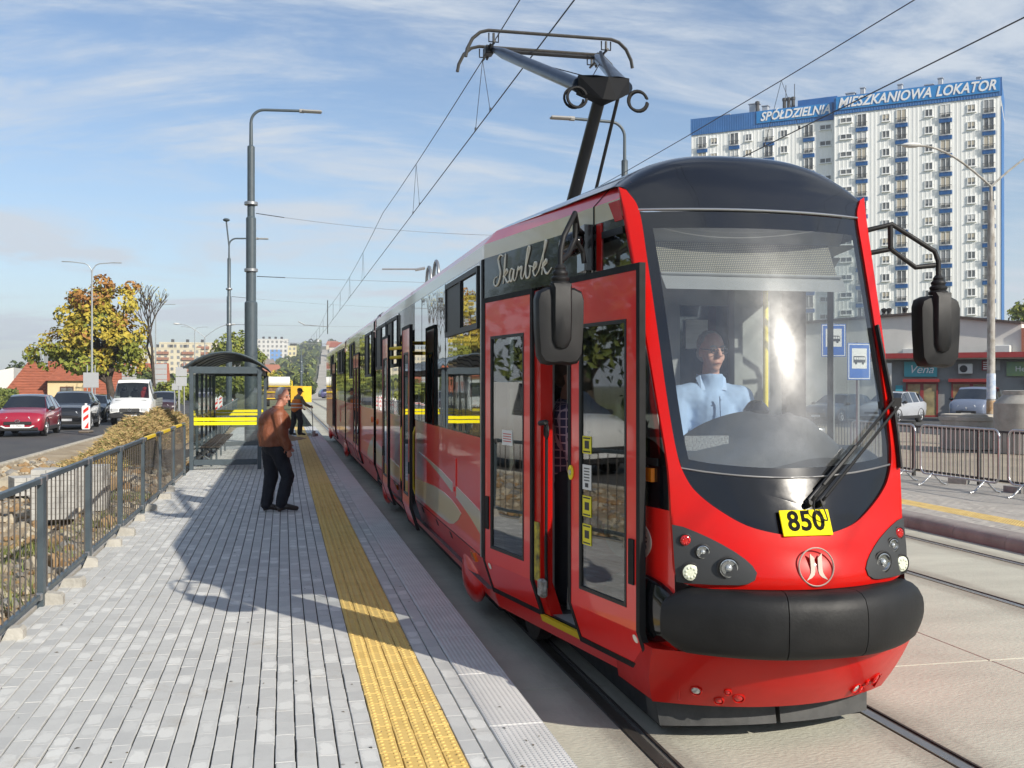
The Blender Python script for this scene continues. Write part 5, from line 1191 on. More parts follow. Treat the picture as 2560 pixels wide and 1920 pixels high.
for i in range(4):
    t = thing('barrier_board', ('red and white plastic barrier board behind the shelter, nearest one', 'second red and white barrier board behind the shelter', 'third red and white barrier board behind the shelter', 'farthest red and white barrier board behind the shelter')[i], 'barrier', (-3.55 - .25 * i, 50 + 2.6 * i, -.2), pi / 2 - .1, 'plastic barrier boards')
    for j in range(6): k = MB(); k.cbox((-1.0 + .4 * j, 0, .9), (.36, .05, .28), .01, M=None); k.build('panel', m_rr if j % 2 else m_rw, t)
    k = MB(); k.cbox((0, 0, .35), (2.3, .04, .5), .01); k.build('lower_board', m_rw, t); k = MB(); k.cbox((0, 0, .08), (2.3, .3, .12), .03); k.build('foot', m_yellow, t)
# ---- crowd barriers, black fence and things on the far platform
m_chrome = mat('zinc_tube', (.55, .56, .57), .32, metal=.85, var=.2, vs=10, coord='pos')
def crowd_barrier(y0, y1, x, label, rz=0.):
    t = thing('crowd_barrier', label, 'barrier', (x, (y0 + y1) / 2, -.01), rz, 'crowd control barriers')
    w = (y1 - y0) / 2; r = .13
    P = []
    for (cy, cz, a0) in ((w - r, 1.08 - r, 0), (-(w - r), 1.08 - r, pi / 2), (-(w - r), .2 + r, pi), (w - r, .2 + r, 1.5 * pi)): P += [Vector((0, cy + r * cos(a0 + i * pi / 10), cz + r * sin(a0 + i * pi / 10))) for i in range(6)]
    P.append(P[0]); k = MB(); k.tube(P, .019, 8, caps=False); k.build('frame', m_chrome, t, smooth=50)
    for j in range(1, 17): k = MB(); y = -w + 2 * w * j / 17; k.tube([(0, y, .22), (0, y, 1.06)], .007, 5); k.build('bar', m_chrome, t)
    for yy in (-w + .35, w - .35): k = MB(); k.tube([(-.28, yy, .015), (-.2, yy, .04), (0, yy, .22), (.2, yy, .04), (.28, yy, .015)], .017, 7); k.build('foot', m_chrome, t, smooth=50)
crowd_barrier(14.95, 17.1, 11.45, 'zinc crowd barrier on the opposite platform, nearer the tram front'); crowd_barrier(12.65, 14.85, 11.55, 'zinc crowd barrier cut off at the picture edge on the opposite platform'); crowd_barrier(17.2, 19.4, 11.4, 'zinc crowd barrier half hidden behind the tram windscreen')
bf = thing('black_site_fence', 'black steel bar fence behind the crowd barriers', 'fence', (12.3, 16, -.05))
m_bfence = mat('black_fence_paint', (.018, .019, .02), .45)
for i in range(8):
    y = 10.6 + 2.0 * i
    inworld(MB().cbox((12.3, y, .5), (.06, .06, 1.1), .005).build('post', m_bfence), bf)
    for z in (.98, .12): inworld(MB().cbox((12.3, y + 1.0, z), (.04, 1.94, .04), .004).build('rail', m_bfence), bf)
    for j in range(1, 16): k = MB(); k.tube([(12.3, y + 2 * j / 16, .12), (12.3, y + 2 * j / 16, .98)], .008, 5); inworld(k.build('bar', m_bfence), bf)
for i, (x, y) in enumerate(((12.0, 15.3), (12.05, 14.2), (11.95, 13.0), (12.1, 16.9))):
    tag(MB().cbox((0, 0, .055), (.16, .34, .13), .008).build('concrete_block', mat('grey_block', (.34, .33, .31), .9, var=.3, vs=8), loc=(x, y, -.02), rz=.2 * i), ('grey concrete block under the black fence behind the nearer barrier', 'grey concrete block between the two crowd barriers', 'grey concrete block at the right picture edge under the fence', 'grey concrete block under the fence beside the tram front')[i], 'concrete block', 'blocks under the black fence')
# manhole rings
m_ring = mat('weathered_ring_concrete', (.42, .40, .36), .88, var=.35, col2=(.30, .285, .25), vs=3, coord='pos', bump=.3, bs=25)
k = MB(); k.lathe([(.80, 0), (.80, .86), (.83, .87), (.83, .98), (.77, .99), (.77, 1.05), (.68, 1.06), (.68, .6)], (0, 0, 0), 40)
tag(k.build('concrete_ring', m_ring, smooth=35, loc=(20.5, 28.2, -.14)), 'wide open concrete manhole ring beside the lamp post', 'concrete ring')
k = MB(); k.lathe([(.86, 0), (.86, 1.42), (.62, 1.66), (.62, 1.78), (.56, 1.79)], (0, 0, 0), 40)
tag(k.build('manhole_cone', m_ring, smooth=35, loc=(20.8, 26.0, -.14)), 'tall concrete manhole section with sloping shoulder at the picture edge', 'concrete ring')
# bus stop sign
def stop_sign(x, y, z, rz, label, post=True):
    t = thing('bus_stop_sign', label, 'sign', (x, y, -.02), rz, 'blue stop signs')
    mb_ = mat('sign_blue', (.015, .13, .52), .4)
    k = MB(); k.cbox((0, 0, z), (.46, .012, .62), .004); k.build('sign_plate', mb_, t)
    k = MB(); k.bb((-.215, -.0075, z - .295), (.215, -.0065, z + .295)); k.build('white_edge', m_rw, t)
    k = MB(); k.bb((-.20, -.0105, z - .28), (.20, -.0085, z + .28)); k.build('blue_field', mb_, t)
    k = MB(); k.bb((-.15, -.0135, z - .12), (.15, -.0115, z + .22)); k.build('white_field', m_rw, t)
    k = MB(); k.prism([(-.12, -.02), (.12, -.02), (.12, .07), (.10, .09), (-.12, .09)], lambda a, c, w: Vector((a, w, z + c)), -.017, -.0145)
    for a in (-.07, .07): k.prism([(a + .022 * cos(i * pi / 6), -.03 + .022 * sin(i * pi / 6)) for i in range(12)], lambda p, c, w: Vector((p, w, z + c)), -.0175, -.0145)
    k.build('bus_symbol', m_print, t)
    k = MB(); [k.bb((-.105 + .045 * j, -.0195, z + .03), (-.07 + .045 * j, -.0178, z + .07)) for j in range(5)]; k.build('bus_windows', m_rw, t)
    k = MB(); k.tube([(0, .03, 0), (0, .03, z + .33)], .03, 10); k.build('post', m_galv, t, smooth=50)
stop_sign(9.48, 15.9, 2.22, .12, 'blue bus stop sign seen through the corner of the windscreen'); stop_sign(10.2, 18.0, 2.67, -.25, 'blue stop sign half hidden behind the cab pillar, higher one')
# road signs seen from behind, left of the white truck
def back_sign(x, y, w, h, z, label, n=1):
    t = thing('road_sign', label, 'road sign', (x, y, -.2), -.15, 'backs of road signs')
    for i in range(n): k = MB(); k.cbox((0, 0, z + i * (h + .04)), (w, .03, h), .008); k.build('sign_plate', mat('sign_back_grey', (.42, .43, .44), .5), t)
    for a in (-w * .25, w * .25): k = MB(); k.tube([(a, .04, 0), (a, .04, z + n * h)], .035, 6); k.build('post', m_galv, t)
back_sign(-11.2, 66, .9, .9, 2.3, 'grey back of a large road sign beside the slim lamp post'); back_sign(-12.6, 92, 1.2, .42, 2.5, 'three stacked grey sign backs above the white truck', 3); back_sign(-12.4, 112, 1.5, .5, 2.3, 'stacked direction signs behind the truck bed', 4); back_sign(-6.3, 66, .6, .4, 1.9, 'small white sign on two legs above the dark car'); back_sign(-5.5, 60, .6, .5, 2.2, 'grey sign backs at the left edge of the shelter', 2)
# ================================================================== VEHICLES
m_carglass = mat('car_glass', (.012, .014, .016), .03, spec=.8, coat=1., crough=.01)
m_tyre = mat('tyre_rubber', (.018, .018, .018), .85, var=.3, vs=20); m_rim = mat('alloy_rim', (.50, .51, .52), .3, metal=.8)
m_trimblk = mat('black_car_trim', (.02, .02, .021), .6); m_lampc = mat('car_headlamp', (.72, .74, .75), .1, metal=.3, coat=1.)
SUV = [(2.20, .36, .60, .63, .66, .70, .50), (2.14, .26, .70, .74, .80, .82, .66), (2.0, .22, .83, .89, .86, .885, .74), (1.65, .22, .92, .98, .885, .905, .78), (1.3, .22, .95, 1.03, .89, .91, .80), (.98, .22, .98, 1.07, .895, .915, .80), (.30, .22, 1.0, 1.50, .90, .92, .64), (.12, .22, 1.0, 1.545, .90, .92, .645),
       (-.34, .22, 1.01, 1.575, .90, .92, .65), (-.42, .22, 1.01, 1.575, .90, .92, .65), (-1.15, .22, 1.03, 1.55, .90, .92, .64), (-1.27, .22, 1.04, 1.54, .90, .92, .635), (-1.72, .24, 1.06, 1.47, .89, .91, .61), (-1.86, .25, 1.06, 1.42, .88, .90, .60), (-2.14, .30, 1.0, 1.06, .84, .87, .70), (-2.2, .40, .78, .82, .78, .82, .66)]
VAN = [(2.20, .36, .70, .74, .68, .72, .52), (2.14, .28, .80, .86, .80, .82, .66), (2.0, .24, .96, 1.02, .87, .89, .74), (1.7, .22, 1.06, 1.12, .89, .905, .78), (1.42, .22, 1.10, 1.18, .90, .915, .80), (.60, .22, 1.13, 1.72, .905, .92, .72), (.42, .22, 1.13, 1.80, .905, .92, .73),
       (-.05, .22, 1.14, 1.85, .91, .925, .74), (-.14, .22, 1.14, 1.85, .91, .925, .74), (-1.0, .22, 1.15, 1.86, .91, .925, .74), (-1.1, .22, 1.15, 1.86, .91, .925, .74), (-1.95, .24, 1.15, 1.84, .90, .92, .73), (-2.1, .25, 1.14, 1.80, .89, .91, .72), (-2.18, .30, 1.1, 1.16, .87, .89, .78), (-2.2, .40, .8, .85, .8, .84, .7)]
def car_ring(s, scale):
    x, zb, zs, zt, wb, ws_, wt = s; L, W, H = scale
    mid = (zb + zs) / 2
    half = [(wb * .92, zb), (wb, zb + .10), (ws_, mid + .02), (ws_, zs - .05), (ws_ - .02, zs), (wt, zt), (wt * .55, zt + .025), (0, zt + .035)]
    P = [Vector((x * L, w * W, z * H)) for w, z in half] + [Vector((x * L, -w * W, z * H)) for w, z in half[-2::-1]]
    return P
def car(name, label, cat, loc, rz, paint, prof, scale=(1, 1, 1), ws=(5, 6), rear=(13, 14), pillars=((8, 9), (10, 11)), roofm=None, group=None, plate=None, wheel=.34, base=(1.36, -1.34), detail=True, lowtrim=True, emblem=None, silver=False):
    t = thing(name, label, cat, loc, rz, group); R_ = [car_ring(s, scale) for s in prof]; n = len(R_[0])
    parts = {'body': MB(), 'windscreen': MB(), 'rear_window': MB(), 'roof': MB()}; sides = []
    for i in range(len(prof) - 1):
        a, b = R_[i], R_[i + 1]
        for j in range(n - 1):
            q = [a[j], b[j], b[j + 1], a[j + 1]]; cab = ws[0] <= i < rear[1]
            isside = j in (4, n - 6); istop = 5 <= j <= n - 7
            if isside and cab and not any(p[0] == i for p in pillars) and i != rear[0]:
                g_ = MB(); c = sum((v for v in q), Vector()) / 4; sd = 1 if c.y > 0 else -1
                q2 = [c + (v - c) * .93 + Vector((0, sd * .012, .004)) for v in q]; g_.add(q2, [(0, 1, 2, 3)]); sides.append(g_); parts['body'].add(q, [(0, 1, 2, 3)])
            elif istop and i == ws[0]: parts['windscreen'].add(q, [(0, 1, 2, 3)])
            elif istop and i == rear[0]: parts['rear_window'].add(q, [(0, 1, 2, 3)])
            elif istop and ws[1] <= i < rear[0]: parts['roof'].add(q, [(0, 1, 2, 3)])
            else: parts['body'].add(q, [(0, 1, 2, 3)])
    for e in (0, -1): parts['body'].add(R_[e], [tuple(range(n))])
    for k_, m_ in (('body', paint), ('windscreen', m_carglass), ('rear_window', m_carglass), ('roof', roofm or paint)): parts[k_].build(k_, m_, t, smooth=32)
    for g_ in sides: g_.build('side_window', m_carglass, t)
    L, W, H = scale; wr = wheel
    for bx in base:
        for sd in (-1, 1):
            k = MB(); k.lathe([(wr * .62, -.10), (wr * .95, -.11), (wr, -.08), (wr, .08), (wr * .95, .11), (wr * .66, .105)], (0, 0, 0), 22, M=Matrix.Rotation(pi / 2, 3, 'X')); w = k.build('wheel', m_tyre, t, smooth=40, loc=(bx * L, sd * (.80 * W), wr))
            k = MB()
            k.lathe([(wr * .66, sd * -.10), (wr * .64, sd * -.118), (wr * .58, sd * -.10)], (0, 0, 0), 20, M=Matrix.Rotation(pi / 2, 3, 'X'))
            for q in range(5):
                a = 2 * pi * q / 5; k.tube([(.03 * cos(a), sd * .112, .03 * sin(a)), (wr * .6 * cos(a), sd * .112, wr * .6 * sin(a))], [.05, .03], 5, flat=.4)
            k.lathe([(.06, sd * -.10), (.05, sd * -.125), (.001, sd * -.13)], (0, 0, 0), 10, M=Matrix.Rotation(pi / 2, 3, 'X')); k.build('rim', m_rim, w, smooth=40)
            k = MB(); k.tube([(bx * L + (wr + .055) * cos(a_ * pi / 12), sd * (.895 * W), wr + (wr + .055) * sin(a_ * pi / 12)) for a_ in range(-1, 14)], .045, 6, flat=.5); k.ell((bx * L, sd * .875 * W, wr + .02), (wr + .04, .03, wr + .04), 18, 6); k.build('wheel_arch', m_trimblk, t, smooth=40)
    f0 = prof[0][0] * L
    for sd in (-1, 1):
        k = MB(); zz = (prof[2][2] - .05) * H
        k.add([Vector((prof[1][0] * L + .015, sd * .36 * W, zz - .02)), Vector((prof[2][0] * L - .0, sd * .86 * W, zz + .03)), Vector((prof[2][0] * L + .02, sd * .87 * W, zz - .10)), Vector((prof[1][0] * L + .05, sd * .46 * W, zz - .13))], [(0, 1, 2, 3)])
        k.add([p + Vector((-.05, -.0, -.02)) for p in [Vector(v) for v in k.v]], [(0, 1, 2, 3)]); k.build('headlight', m_lampc, t)
        k = MB(); k.ell(((.80 if prof is SUV else 1.1) * L, sd * 1.0 * W, (prof[5][2] + .08) * H), (.10, .12, .085), 12, 8); k.tube([((.80 if prof is SUV else 1.1) * L, sd * .88 * W, (prof[5][2] + .03) * H), ((.80 if prof is SUV else 1.1) * L, sd * .98 * W, (prof[5][2] + .06) * H)], .03, 6); k.build('door_mirror', m_trimblk, t, smooth=50)
        if detail:
            k = MB(); k.add([Vector((prof[-2][0] * L - .01, sd * .55 * W, .90 * H)), Vector((prof[-3][0] * L, sd * .88 * W, .98 * H)), Vector((prof[-3][0] * L, sd * .885 * W, .84 * H)), Vector((prof[-2][0] * L - .02, sd * .55 * W, .80 * H))], [(0, 1, 2, 3)]); k.build('tail_light', m_redlens, t)
            k = MB(); [k.box(((x_) * L, sd * (.928 * W), .82 * H), (.16, .02, .025)) for x_ in (-.25, -1.05)]; k.build('door_handle', paint, t)
            if lowtrim: k = MB(); k.cbox((0, sd * .895 * W, .30 * H), (3.0 * L, .05, .16), .02); k.build('sill_trim', m_trimblk, t)
    k = MB(); k.cbox((f0 - .02, 0, .52 * H), (.10, 1.0 * W, .13), .02); k.build('grille', m_trimblk, t)
    k = MB(); k.cbox((f0 - .06, 0, .30 * H), (.14, 1.45 * W, .14), .03); k.build('front_bumper', m_trimblk, t)
    if silver: k = MB(); k.prism([(-.62, .42), (-.45, .34), (.45, .34), (.62, .42), (.55, .44), (.42, .38), (-.42, .38), (-.55, .44)], lambda a, c, w: Vector((f0 + w, a * W, c * H)), .03, .05); k.build('bumper_trim', m_rw, t)
    k = MB(); k.cbox((f0 + .045, 0, .42 * H), (.015, .50, .105), .003); pp = k.build('number_plate', m_rw, t)
    if plate:
        M_ = Matrix.Translation((f0 + .054, 0, .42 * H)) @ Matrix.Rotation(pi / 2, 4, 'Z'); text_part('plate_letters', plate, .085, m_print, pp, M_, depth=.001)
    if emblem == 'ring':
        k = MB(); k.tube([(f0 + .035, .085 * cos(2 * pi * i / 20), .60 * H + .06 * sin(2 * pi * i / 20)) for i in range(21)], .009, 5); k.tube([(f0 + .035, -.10, .60 * H), (f0 + .035, .0, .62 * H), (f0 + .035, .0, .58 * H), (f0 + .035, .10, .60 * H)], .008, 5); k.build('emblem', m_chrome, t)
    if emblem == 'animal':
        k = MB(); k.tube([(f0 + .04, -.02, .78 * H), (f0 + .04, .02, .72 * H), (f0 + .04, -.03, .66 * H)], .015, 5); k.tube([(f0 + .04, .05, .76 * H), (f0 + .04, -.0, .70 * H), (f0 + .04, .05, .65 * H)], .012, 5); k.build('emblem', m_chrome, t)
    return t
def paint(n, c): return mat(n, c, .3, coat=1., crough=.03)
car('red_suv', 'crimson compact SUV with black roof and white bumper trim, front car on the road', 'car', (-10.05, 45.4, -.2), -pi / 2 + .03, paint('crimson_paint', (.30, .008, .03)), SUV, (1.0, 1.0, 1.02), roofm=paint('black_roof_paint', (.012, .013, .016)), plate='S1 292AL', emblem='ring', silver=True)
car('black_suv', 'black SUV with roof rails driving behind the crimson one', 'car', (-9.55, 51.8, -.2), -pi / 2 + .05, paint('black_paint', (.010, .011, .014)), SUV, (1.06, 1.06, 1.08), plate=None)
car('dark_saloon', 'dark car mostly hidden between the black SUV and the white truck', 'car', (-10.2, 61, -.2), -pi / 2, paint('dark_green_paint', (.012, .018, .020)), SUV, (1, 1, .94), detail=False)
car('maroon_hatchback', 'dark maroon car following behind the white truck', 'car', (-7.7, 72, -.2), -pi / 2 + .04, paint('maroon_paint', (.035, .014, .018)), SUV, (1, .98, 1.0), detail=False)
car('silver_suv', 'silver SUV with dark glass parked before the shop with the blue sign', 'car', (31.3, 49.2, -.155), radians(-146), paint('silver_paint', (.42, .44, .47)), SUV, (1.03, 1.02, 1.02))
car('grey_van', 'blue-grey passenger van parked before the shops behind the lamp post', 'van', (37.3, 50.6, -.155), radians(-139), paint('blue_grey_paint', (.15, .18, .25)), VAN, (1.02, 1.02, 1.0), ws=(4, 5), rear=(12, 13), pillars=((7, 8), (9, 10)), emblem='animal', base=(1.36, -1.36))
car('teal_hatchback', 'dark blue car behind the tram windscreen corner beside the silver SUV', 'car', (28.3, 49.4, -.155), radians(-150), paint('deep_blue_paint', (.02, .04, .07)), SUV, (1, 1, .95), detail=False)
car('distant_car', 'small dark blue car crossing at the foot of the far street', 'car', (7.2, 152, -.16), .2, paint('violet_paint', (.05, .05, .14)), SUV, (1, 1, .95), detail=False)
car('white_van', 'white van standing on the road outside the frame, mirrored in the tram door glass', 'van', (-8.6, 21.5, -.2), -pi / 2, paint('van_white', (.74, .74, .72)), VAN, (1.15, 1.02, 1.12), ws=(4, 5), rear=(12, 13), pillars=((7, 8), (8, 9), (9, 10), (10, 11), (11, 12)), base=(1.36, -1.36), detail=False)
# white flatbed truck
tr_ = thing('white_pickup_truck', 'white flatbed truck with grey dropside bed driving towards the camera', 'truck', (-7.55, 57.6, -.2), -pi / 2 + .02)
WT = [(2.75, .45, .62, .65, .80, .82, .62), (2.70, .36, .72, .76, .90, .92, .74), (2.55, .32, 1.0, 1.06, .95, .965, .80), (2.05, .30, 1.18, 1.28, .965, .98, .84), (1.86, .30, 1.22, 1.34, .97, .985, .84), (1.16, .30, 1.28, 2.10, .975, .985, .74), (1.0, .30, 1.28, 2.24, .975, .985, .75), (.30, .30, 1.28, 2.30, .975, .985, .76), (.12, .30, 1.28, 2.30, .975, .985, .76), (.10, .30, 1.28, 2.28, .975, .985, .76)]
R_ = [car_ring(s, (1, 1, 1)) for s in WT]; n = len(R_[0]); bd_, wsn = MB(), MB(); sdw = []
m_wtruck = mat('white_truck_paint', (.74, .74, .72), .35, coat=.6)
for i in range(len(WT) - 1):
    for j in range(n - 1):
        q = [R_[i][j], R_[i + 1][j], R_[i + 1][j + 1], R_[i][j + 1]]
        if 5 <= j <= n - 7 and i == 4: wsn.add(q, [(0, 1, 2, 3)])
        else:
            bd_.add(q, [(0, 1, 2, 3)])
            if j in (4, n - 6) and i in (5, 6): c = sum(q, Vector()) / 4; sd = 1 if c.y > 0 else -1; sdw.append([c + (v - c) * .9 + Vector((0, sd * .015, 0)) for v in q])
bd_.add(R_[-1], [tuple(range(n))]); bd_.build('cab', m_wtruck, tr_, smooth=30)
wsn.build('windscreen', glass('truck_screen', (.55, .6, .6), .02, 1.2), tr_)
for q in sdw: MB().add(q, [(0, 1, 2, 3)]).build('side_window', m_carglass, tr_)
k = MB(); k.cbox((2.74, 0, .74), (.08, .95, .20), .02); gl = k.build('grille', mat('dark_grille', (.05, .05, .05), .5), tr_)
k = MB(); k.tube([(2.80, .085 * cos(2 * pi * i / 20), .76 + .085 * sin(2 * pi * i / 20)) for i in range(21)], .01, 5); [k.tube([(2.80, 0, .76), (2.80, .085 * sin(a), .76 + .085 * cos(a))], .008, 5) for a in (0, 2 * pi / 3, 4 * pi / 3)]; k.build('star_emblem', m_chrome, gl)
for sd in (-1, 1):
    k = MB(); k.cbox((2.68, sd * .70, .76), (.14, .34, .20), .03); k.build('headlight', m_lampc, tr_)
    k = MB(); k.cbox((1.75, sd * 1.12, 1.42), (.10, .16, .30), .03); k.build('door_mirror', m_trimblk, tr_)
    for x in (1.95, -1.9):
        k = MB(); k.lathe([(.2, -.11), (.34, -.11), (.35, -.08), (.35, .08), (.34, .11), (.2, .105)], (0, 0, 0), 20, M=Matrix.Rotation(pi / 2, 3, 'X')); w = k.build('wheel', m_tyre, tr_, smooth=40, loc=(x, sd * .82, .35))
        k = MB(); k.lathe([(.2, -sd * .10), (.18, -sd * .118), (.001, -sd * .10)], (0, 0, 0), 14, M=Matrix.Rotation(pi / 2, 3, 'X')); k.build('rim', m_galv, w)
k = MB(); k.cbox((2.72, 0, .48), (.22, 1.86, .26), .04); k.build('front_bumper', m_trimblk, tr_)
k = MB(); k.cbox((2.85, .1, .46), (.015, .5, .11), .003); k.build('number_plate', m_rw, tr_)
m_bed = mat('grey_dropside', (.30, .31, .28), .55, var=.3, vs=5)
k = MB(); k.bb((-3.2, -1.02, .82), (-.02, 1.02, .92)); k.build('bed_floor', m_bed, tr_)
for sd in (-1, 1):
    for z in (.96, 1.09, 1.22): k = MB(); k.cbox((-1.6, sd * 1.03, z + .04), (3.18, .035, .115), .01); k.build('dropside_board', m_bed, tr_)
k = MB(); k.bb((-.10, -1.0, .92), (-.02, 1.0, 1.40)); k.build('headboard', m_bed, tr_); k = MB(); k.bb((-3.25, -.4, .45), (0, .4, .8)); k.build('chassis', m_trimblk, tr_)
k = MB(); k.cbox((1.95, 0, 1.22), (.5, 1.5, .06), .02); k.build('dashboard', m_trimblk, tr_)
for yy, m_ in ((-.45, m_trimblk), (.1, m_trimblk), (.55, mat('red_cloth', (.50, .03, .03), .8))): k = MB(); k.cbox((1.0, yy, 1.35), (.15, .42, .75), .06); k.ell((1.0, yy, 1.80), (.08, .14, .12), 10, 6); k.build('seat', m_, tr_, smooth=40)
# works truck with a white tank behind the worker
wk = thing('works_truck', 'yellow works truck with a white tank and yellow panel at the platform end', 'truck', (-.4, 100, -.2))
k = MB(); k.tube([(-1.0, .4, 2.32), (1.0, .4, 2.32)], .48, 20); k.tube([(-1.06, .4, 2.32), (-.98, .4, 2.32)], .40, 18); k.build('tank', mat('tank_white', (.76, .75, .70), .4), wk, smooth=50)
for z in (2.05, 2.45): k = MB(); k.lathe([(.2, -.1), (.42, -.1), (.44, 0), (.42, .1), (.2, .1)], (-1.05, .0, z), 16, M=Matrix.Rotation(pi / 2, 3, 'Y')); k.build('spare_tyre', m_tyre, wk, smooth=40)
for x in (-1.35, 1.2): k = MB(); k.cbox((x, 0, 1.35), (.09, .09, 2.1), .01); k.build('frame_post', m_yellow, wk)
for z in (.75, 1.35, 1.9): k = MB(); k.cbox((-.08, 0, z), (2.6, .07, .08), .01); k.build('frame_rail', m_yellow, wk)
k = MB(); k.bb((-1.3, .1, .6), (1.15, .9, 1.85)); k.build('load_bed', mat('rusty_machinery', (.22, .14, .08), .8, var=.6, vs=4), wk)
k = MB(); k.cbox((1.62, -.3, 1.15), (1.1, .08, 1.55), .02); k.build('yellow_panel', mat('yellow_cab', (.66, .36, .01), .5), wk)
k = MB(); k.bb((1.3, .0, .4), (3.0, 1.2, 1.9)); k.build('engine_housing', m_yellow, wk)
for x in (-1.0, 1.0): k = MB(); k.lathe([(.2, -.15), (.45, -.15), (.46, 0), (.45, .15), (.2, .15)], (x, .6, .46), 18, M=Matrix.Rotation(pi / 2, 3, 'Y')); k.build('wheel', m_tyre, wk, smooth=40)
# ================================================================== BUILDINGS
def frame_on(a, b):
    """frame with x along a->b on the ground, y into the building, z up"""
    a = Vector((a[0], a[1], 0)); b = Vector((b[0], b[1], 0)); d = (b - a).normalized(); inn_ = Vector((0, 0, 1)).cross(d)
    M_ = Matrix((d, inn_, Vector((0, 0, 1)))).transposed().to_4x4(); M_.translation = a; return M_, (b - a).length
# ---- tower block with ribbed white cladding
TA, TB = (67.6, 166.8), (104.7, 136.2)
TM, TL = frame_on(TA, TB)
tower = thing('tower_block', 'tall white ribbed apartment tower with blue panels and a blue rooftop sign band', 'building', (TA[0], TA[1], -.5)); tower.rotation_euler = TM.to_euler()
m_clad = mat('white_ribbed_cladding', (.92, .92, .89), .6, var=.1, col2=(.86, .86, .83), vs=.35, coord='obj', stretch=(1, 1, .25)); m_blue = mat('blue_cladding', (.02, .14, .40), .5, var=.2, vs=.6)
m_gap = mat('cladding_shadow_gap', (.5, .5, .48), .8)
ST = 2.80; ZB = 3.2; NF = 15; TH = ZB + ST * NF
def ribbed(x0, x1, z0, z1, y, pitch=.62, depth=.02):
    k = MB(); n = max(1, int((x1 - x0) / pitch)); P = []
    for i in range(n):
        a = x0 + (x1 - x0) * i / n; p = (x1 - x0) / n; P += [(a, 0), (a + p * .30, 0), (a + p * .36, depth), (a + p * .94, depth)]
    P.append((x1, 0))
    vs = [(a, y - 0 + d, z0) for a, d in P] + [(a, y + d, z1) for a, d in P]; m_ = len(P)
    k.add(vs, [(i, i + 1, i + 1 + m_, i + m_) for i in range(m_ - 1)]); return k
step = TL * .497; yl, yr = 1.0, 0.
ribbed(0, step, 0, TH - .2, yl).build('wall_cladding', m_clad, tower, recalc=False); ribbed(step, TL, 0, TH + .3, yr).build('wall_cladding', m_clad, tower, recalc=False)
k = MB(); k.bb((.02, yl + .12, 0), (TL - .02, 14, TH)); k.bb((step, yr + .12, 0), (TL - .02, yl + .2, TH)); k.build('core', m_gap, tower)
k = MB(); k.bb((step - .05, yr + .02, 0), (step + .0, yl + .1, TH + .3)); k.build('step_return', m_clad, tower)
k = MB(); k.bb((TL - .02, -.02, 0), (TL + .06, 11, TH - 1.2)); k.build('end_wall', m_blue, tower)
ribbed(-.1, step, TH - .2, TH + 2.6, yl - .15, .4).build('roof_fascia', m_blue, tower, recalc=False); ribbed(step, TL + .1, TH + .3, TH + 3.1, yr - .15, .4).build('roof_fascia', m_blue, tower, recalc=False)
k = MB(); k.bb((0, yl + .1, TH), (step, 13.9, TH + 2.55)); k.bb((step, yr + .1, TH), (TL, 13.9, TH + 3.05)); k.build('parapet', m_blue, tower)
# lettering boards
m_signblue = mat('sign_board_blue', (.02, .22, .55), .45)
for (x0, x1, z0, z1, y) in ((step * .47, step - .5, TH + .55, TH + 2.5, yl - .2), (step + .3, TL - .2, TH + .95, TH + 3.0, yr - .2)):
    k = MB(); k.bb((x0, y - .05, z0), (x1, y + .05, z1)); k.build('sign_board', m_signblue, tower)
m_letter = mat('white_letters', (.82, .82, .82), .5)
def sign_word(txt, xc, zc, size, y, w): 
    me = text_mesh(txt, size, depth=.03, bold=size * .022, shear=.28, spacing=1.02)
    xs = [v.co.x for v in me.vertices]; sx = w / (max(xs) - min(xs)); cx = (max(xs) + min(xs)) / 2
    for v in me.vertices: v.co = ((v.co.x - cx) * sx + xc, v.co.y + y, v.co.z + zc)
    me.materials.clear(); me.materials.append(m_letter); link('sign_lettering', me, tower)
sign_word('SPÓŁDZIELNIA', step * .735, TH + 1.5, 2.0, yl - .29, step * .47)
LW = TL - step
sign_word('MIESZKANIOWA', step + LW * .315, TH + 1.95, 2.15, yr - .29, LW * .57); sign_word('LOKATOR', step + LW * .80, TH + 1.95, 2.15, yr - .29, LW * .345)
# windows: small casements and tall balcony doors with blue panels
def small_window(w, h):
    f_ = MB(); t_ = .11
    for (x, z, a, c) in ((0, -h / 2 + t_ / 2, w, t_), (0, h / 2 - t_ / 2, w, t_), (-w / 2 + t_ / 2, 0, t_, h - 2 * t_), (w / 2 - t_ / 2, 0, t_, h - 2 * t_), (0, 0, t_ * .9, h - 2 * t_)): f_.box((x, 0, z), (a, .16, c))
    f_.box((0, -.04, -h / 2 - .05), (w + .2, .3, .08)); p_ = MB(); p_.bb((-w / 2 + .05, -.01, -h / 2 + .05), (w / 2 - .05, .01, h / 2 - .05)); return f_.mesh('window', mat('white_window_frame', (.80, .80, .78), .4), recalc=False), p_.mesh('pane', m_tpane, recalc=False)
m_tpane = mat('apartment_glass', (.05, .055, .06), .06, var=.9, col2=(.22, .22, .21), vs=.9, coord='pos', spec=.7)
sw, sp_ = small_window(1.18, 1.2); ww, wp_ = small_window(1.85, .85); bw, bp_ = small_window(1.5, 2.1)
pan = MB(); pan.box((0, -.10, 0), (1.85, .12, .62)); [pan.box((-.8 + .2 * i, -.17, 0), (.10, .04, .6)) for i in range(9)]; panm = pan.mesh('balcony_panel', m_blue, recalc=False)
rl_ = MB(); rl_.box((0, -.30, .35), (1.75, .05, .06)); [rl_.box((-.85 + .17 * i, -.30, -.05), (.03, .03, .85)) for i in range(11)]; rlm = rl_.mesh('balcony_rail', mat('dark_balcony_rail', (.07, .075, .08), .5), recalc=False)
shm = MB(); shm.box((0, 0, 0), (1.7, .03, 2.15)); 
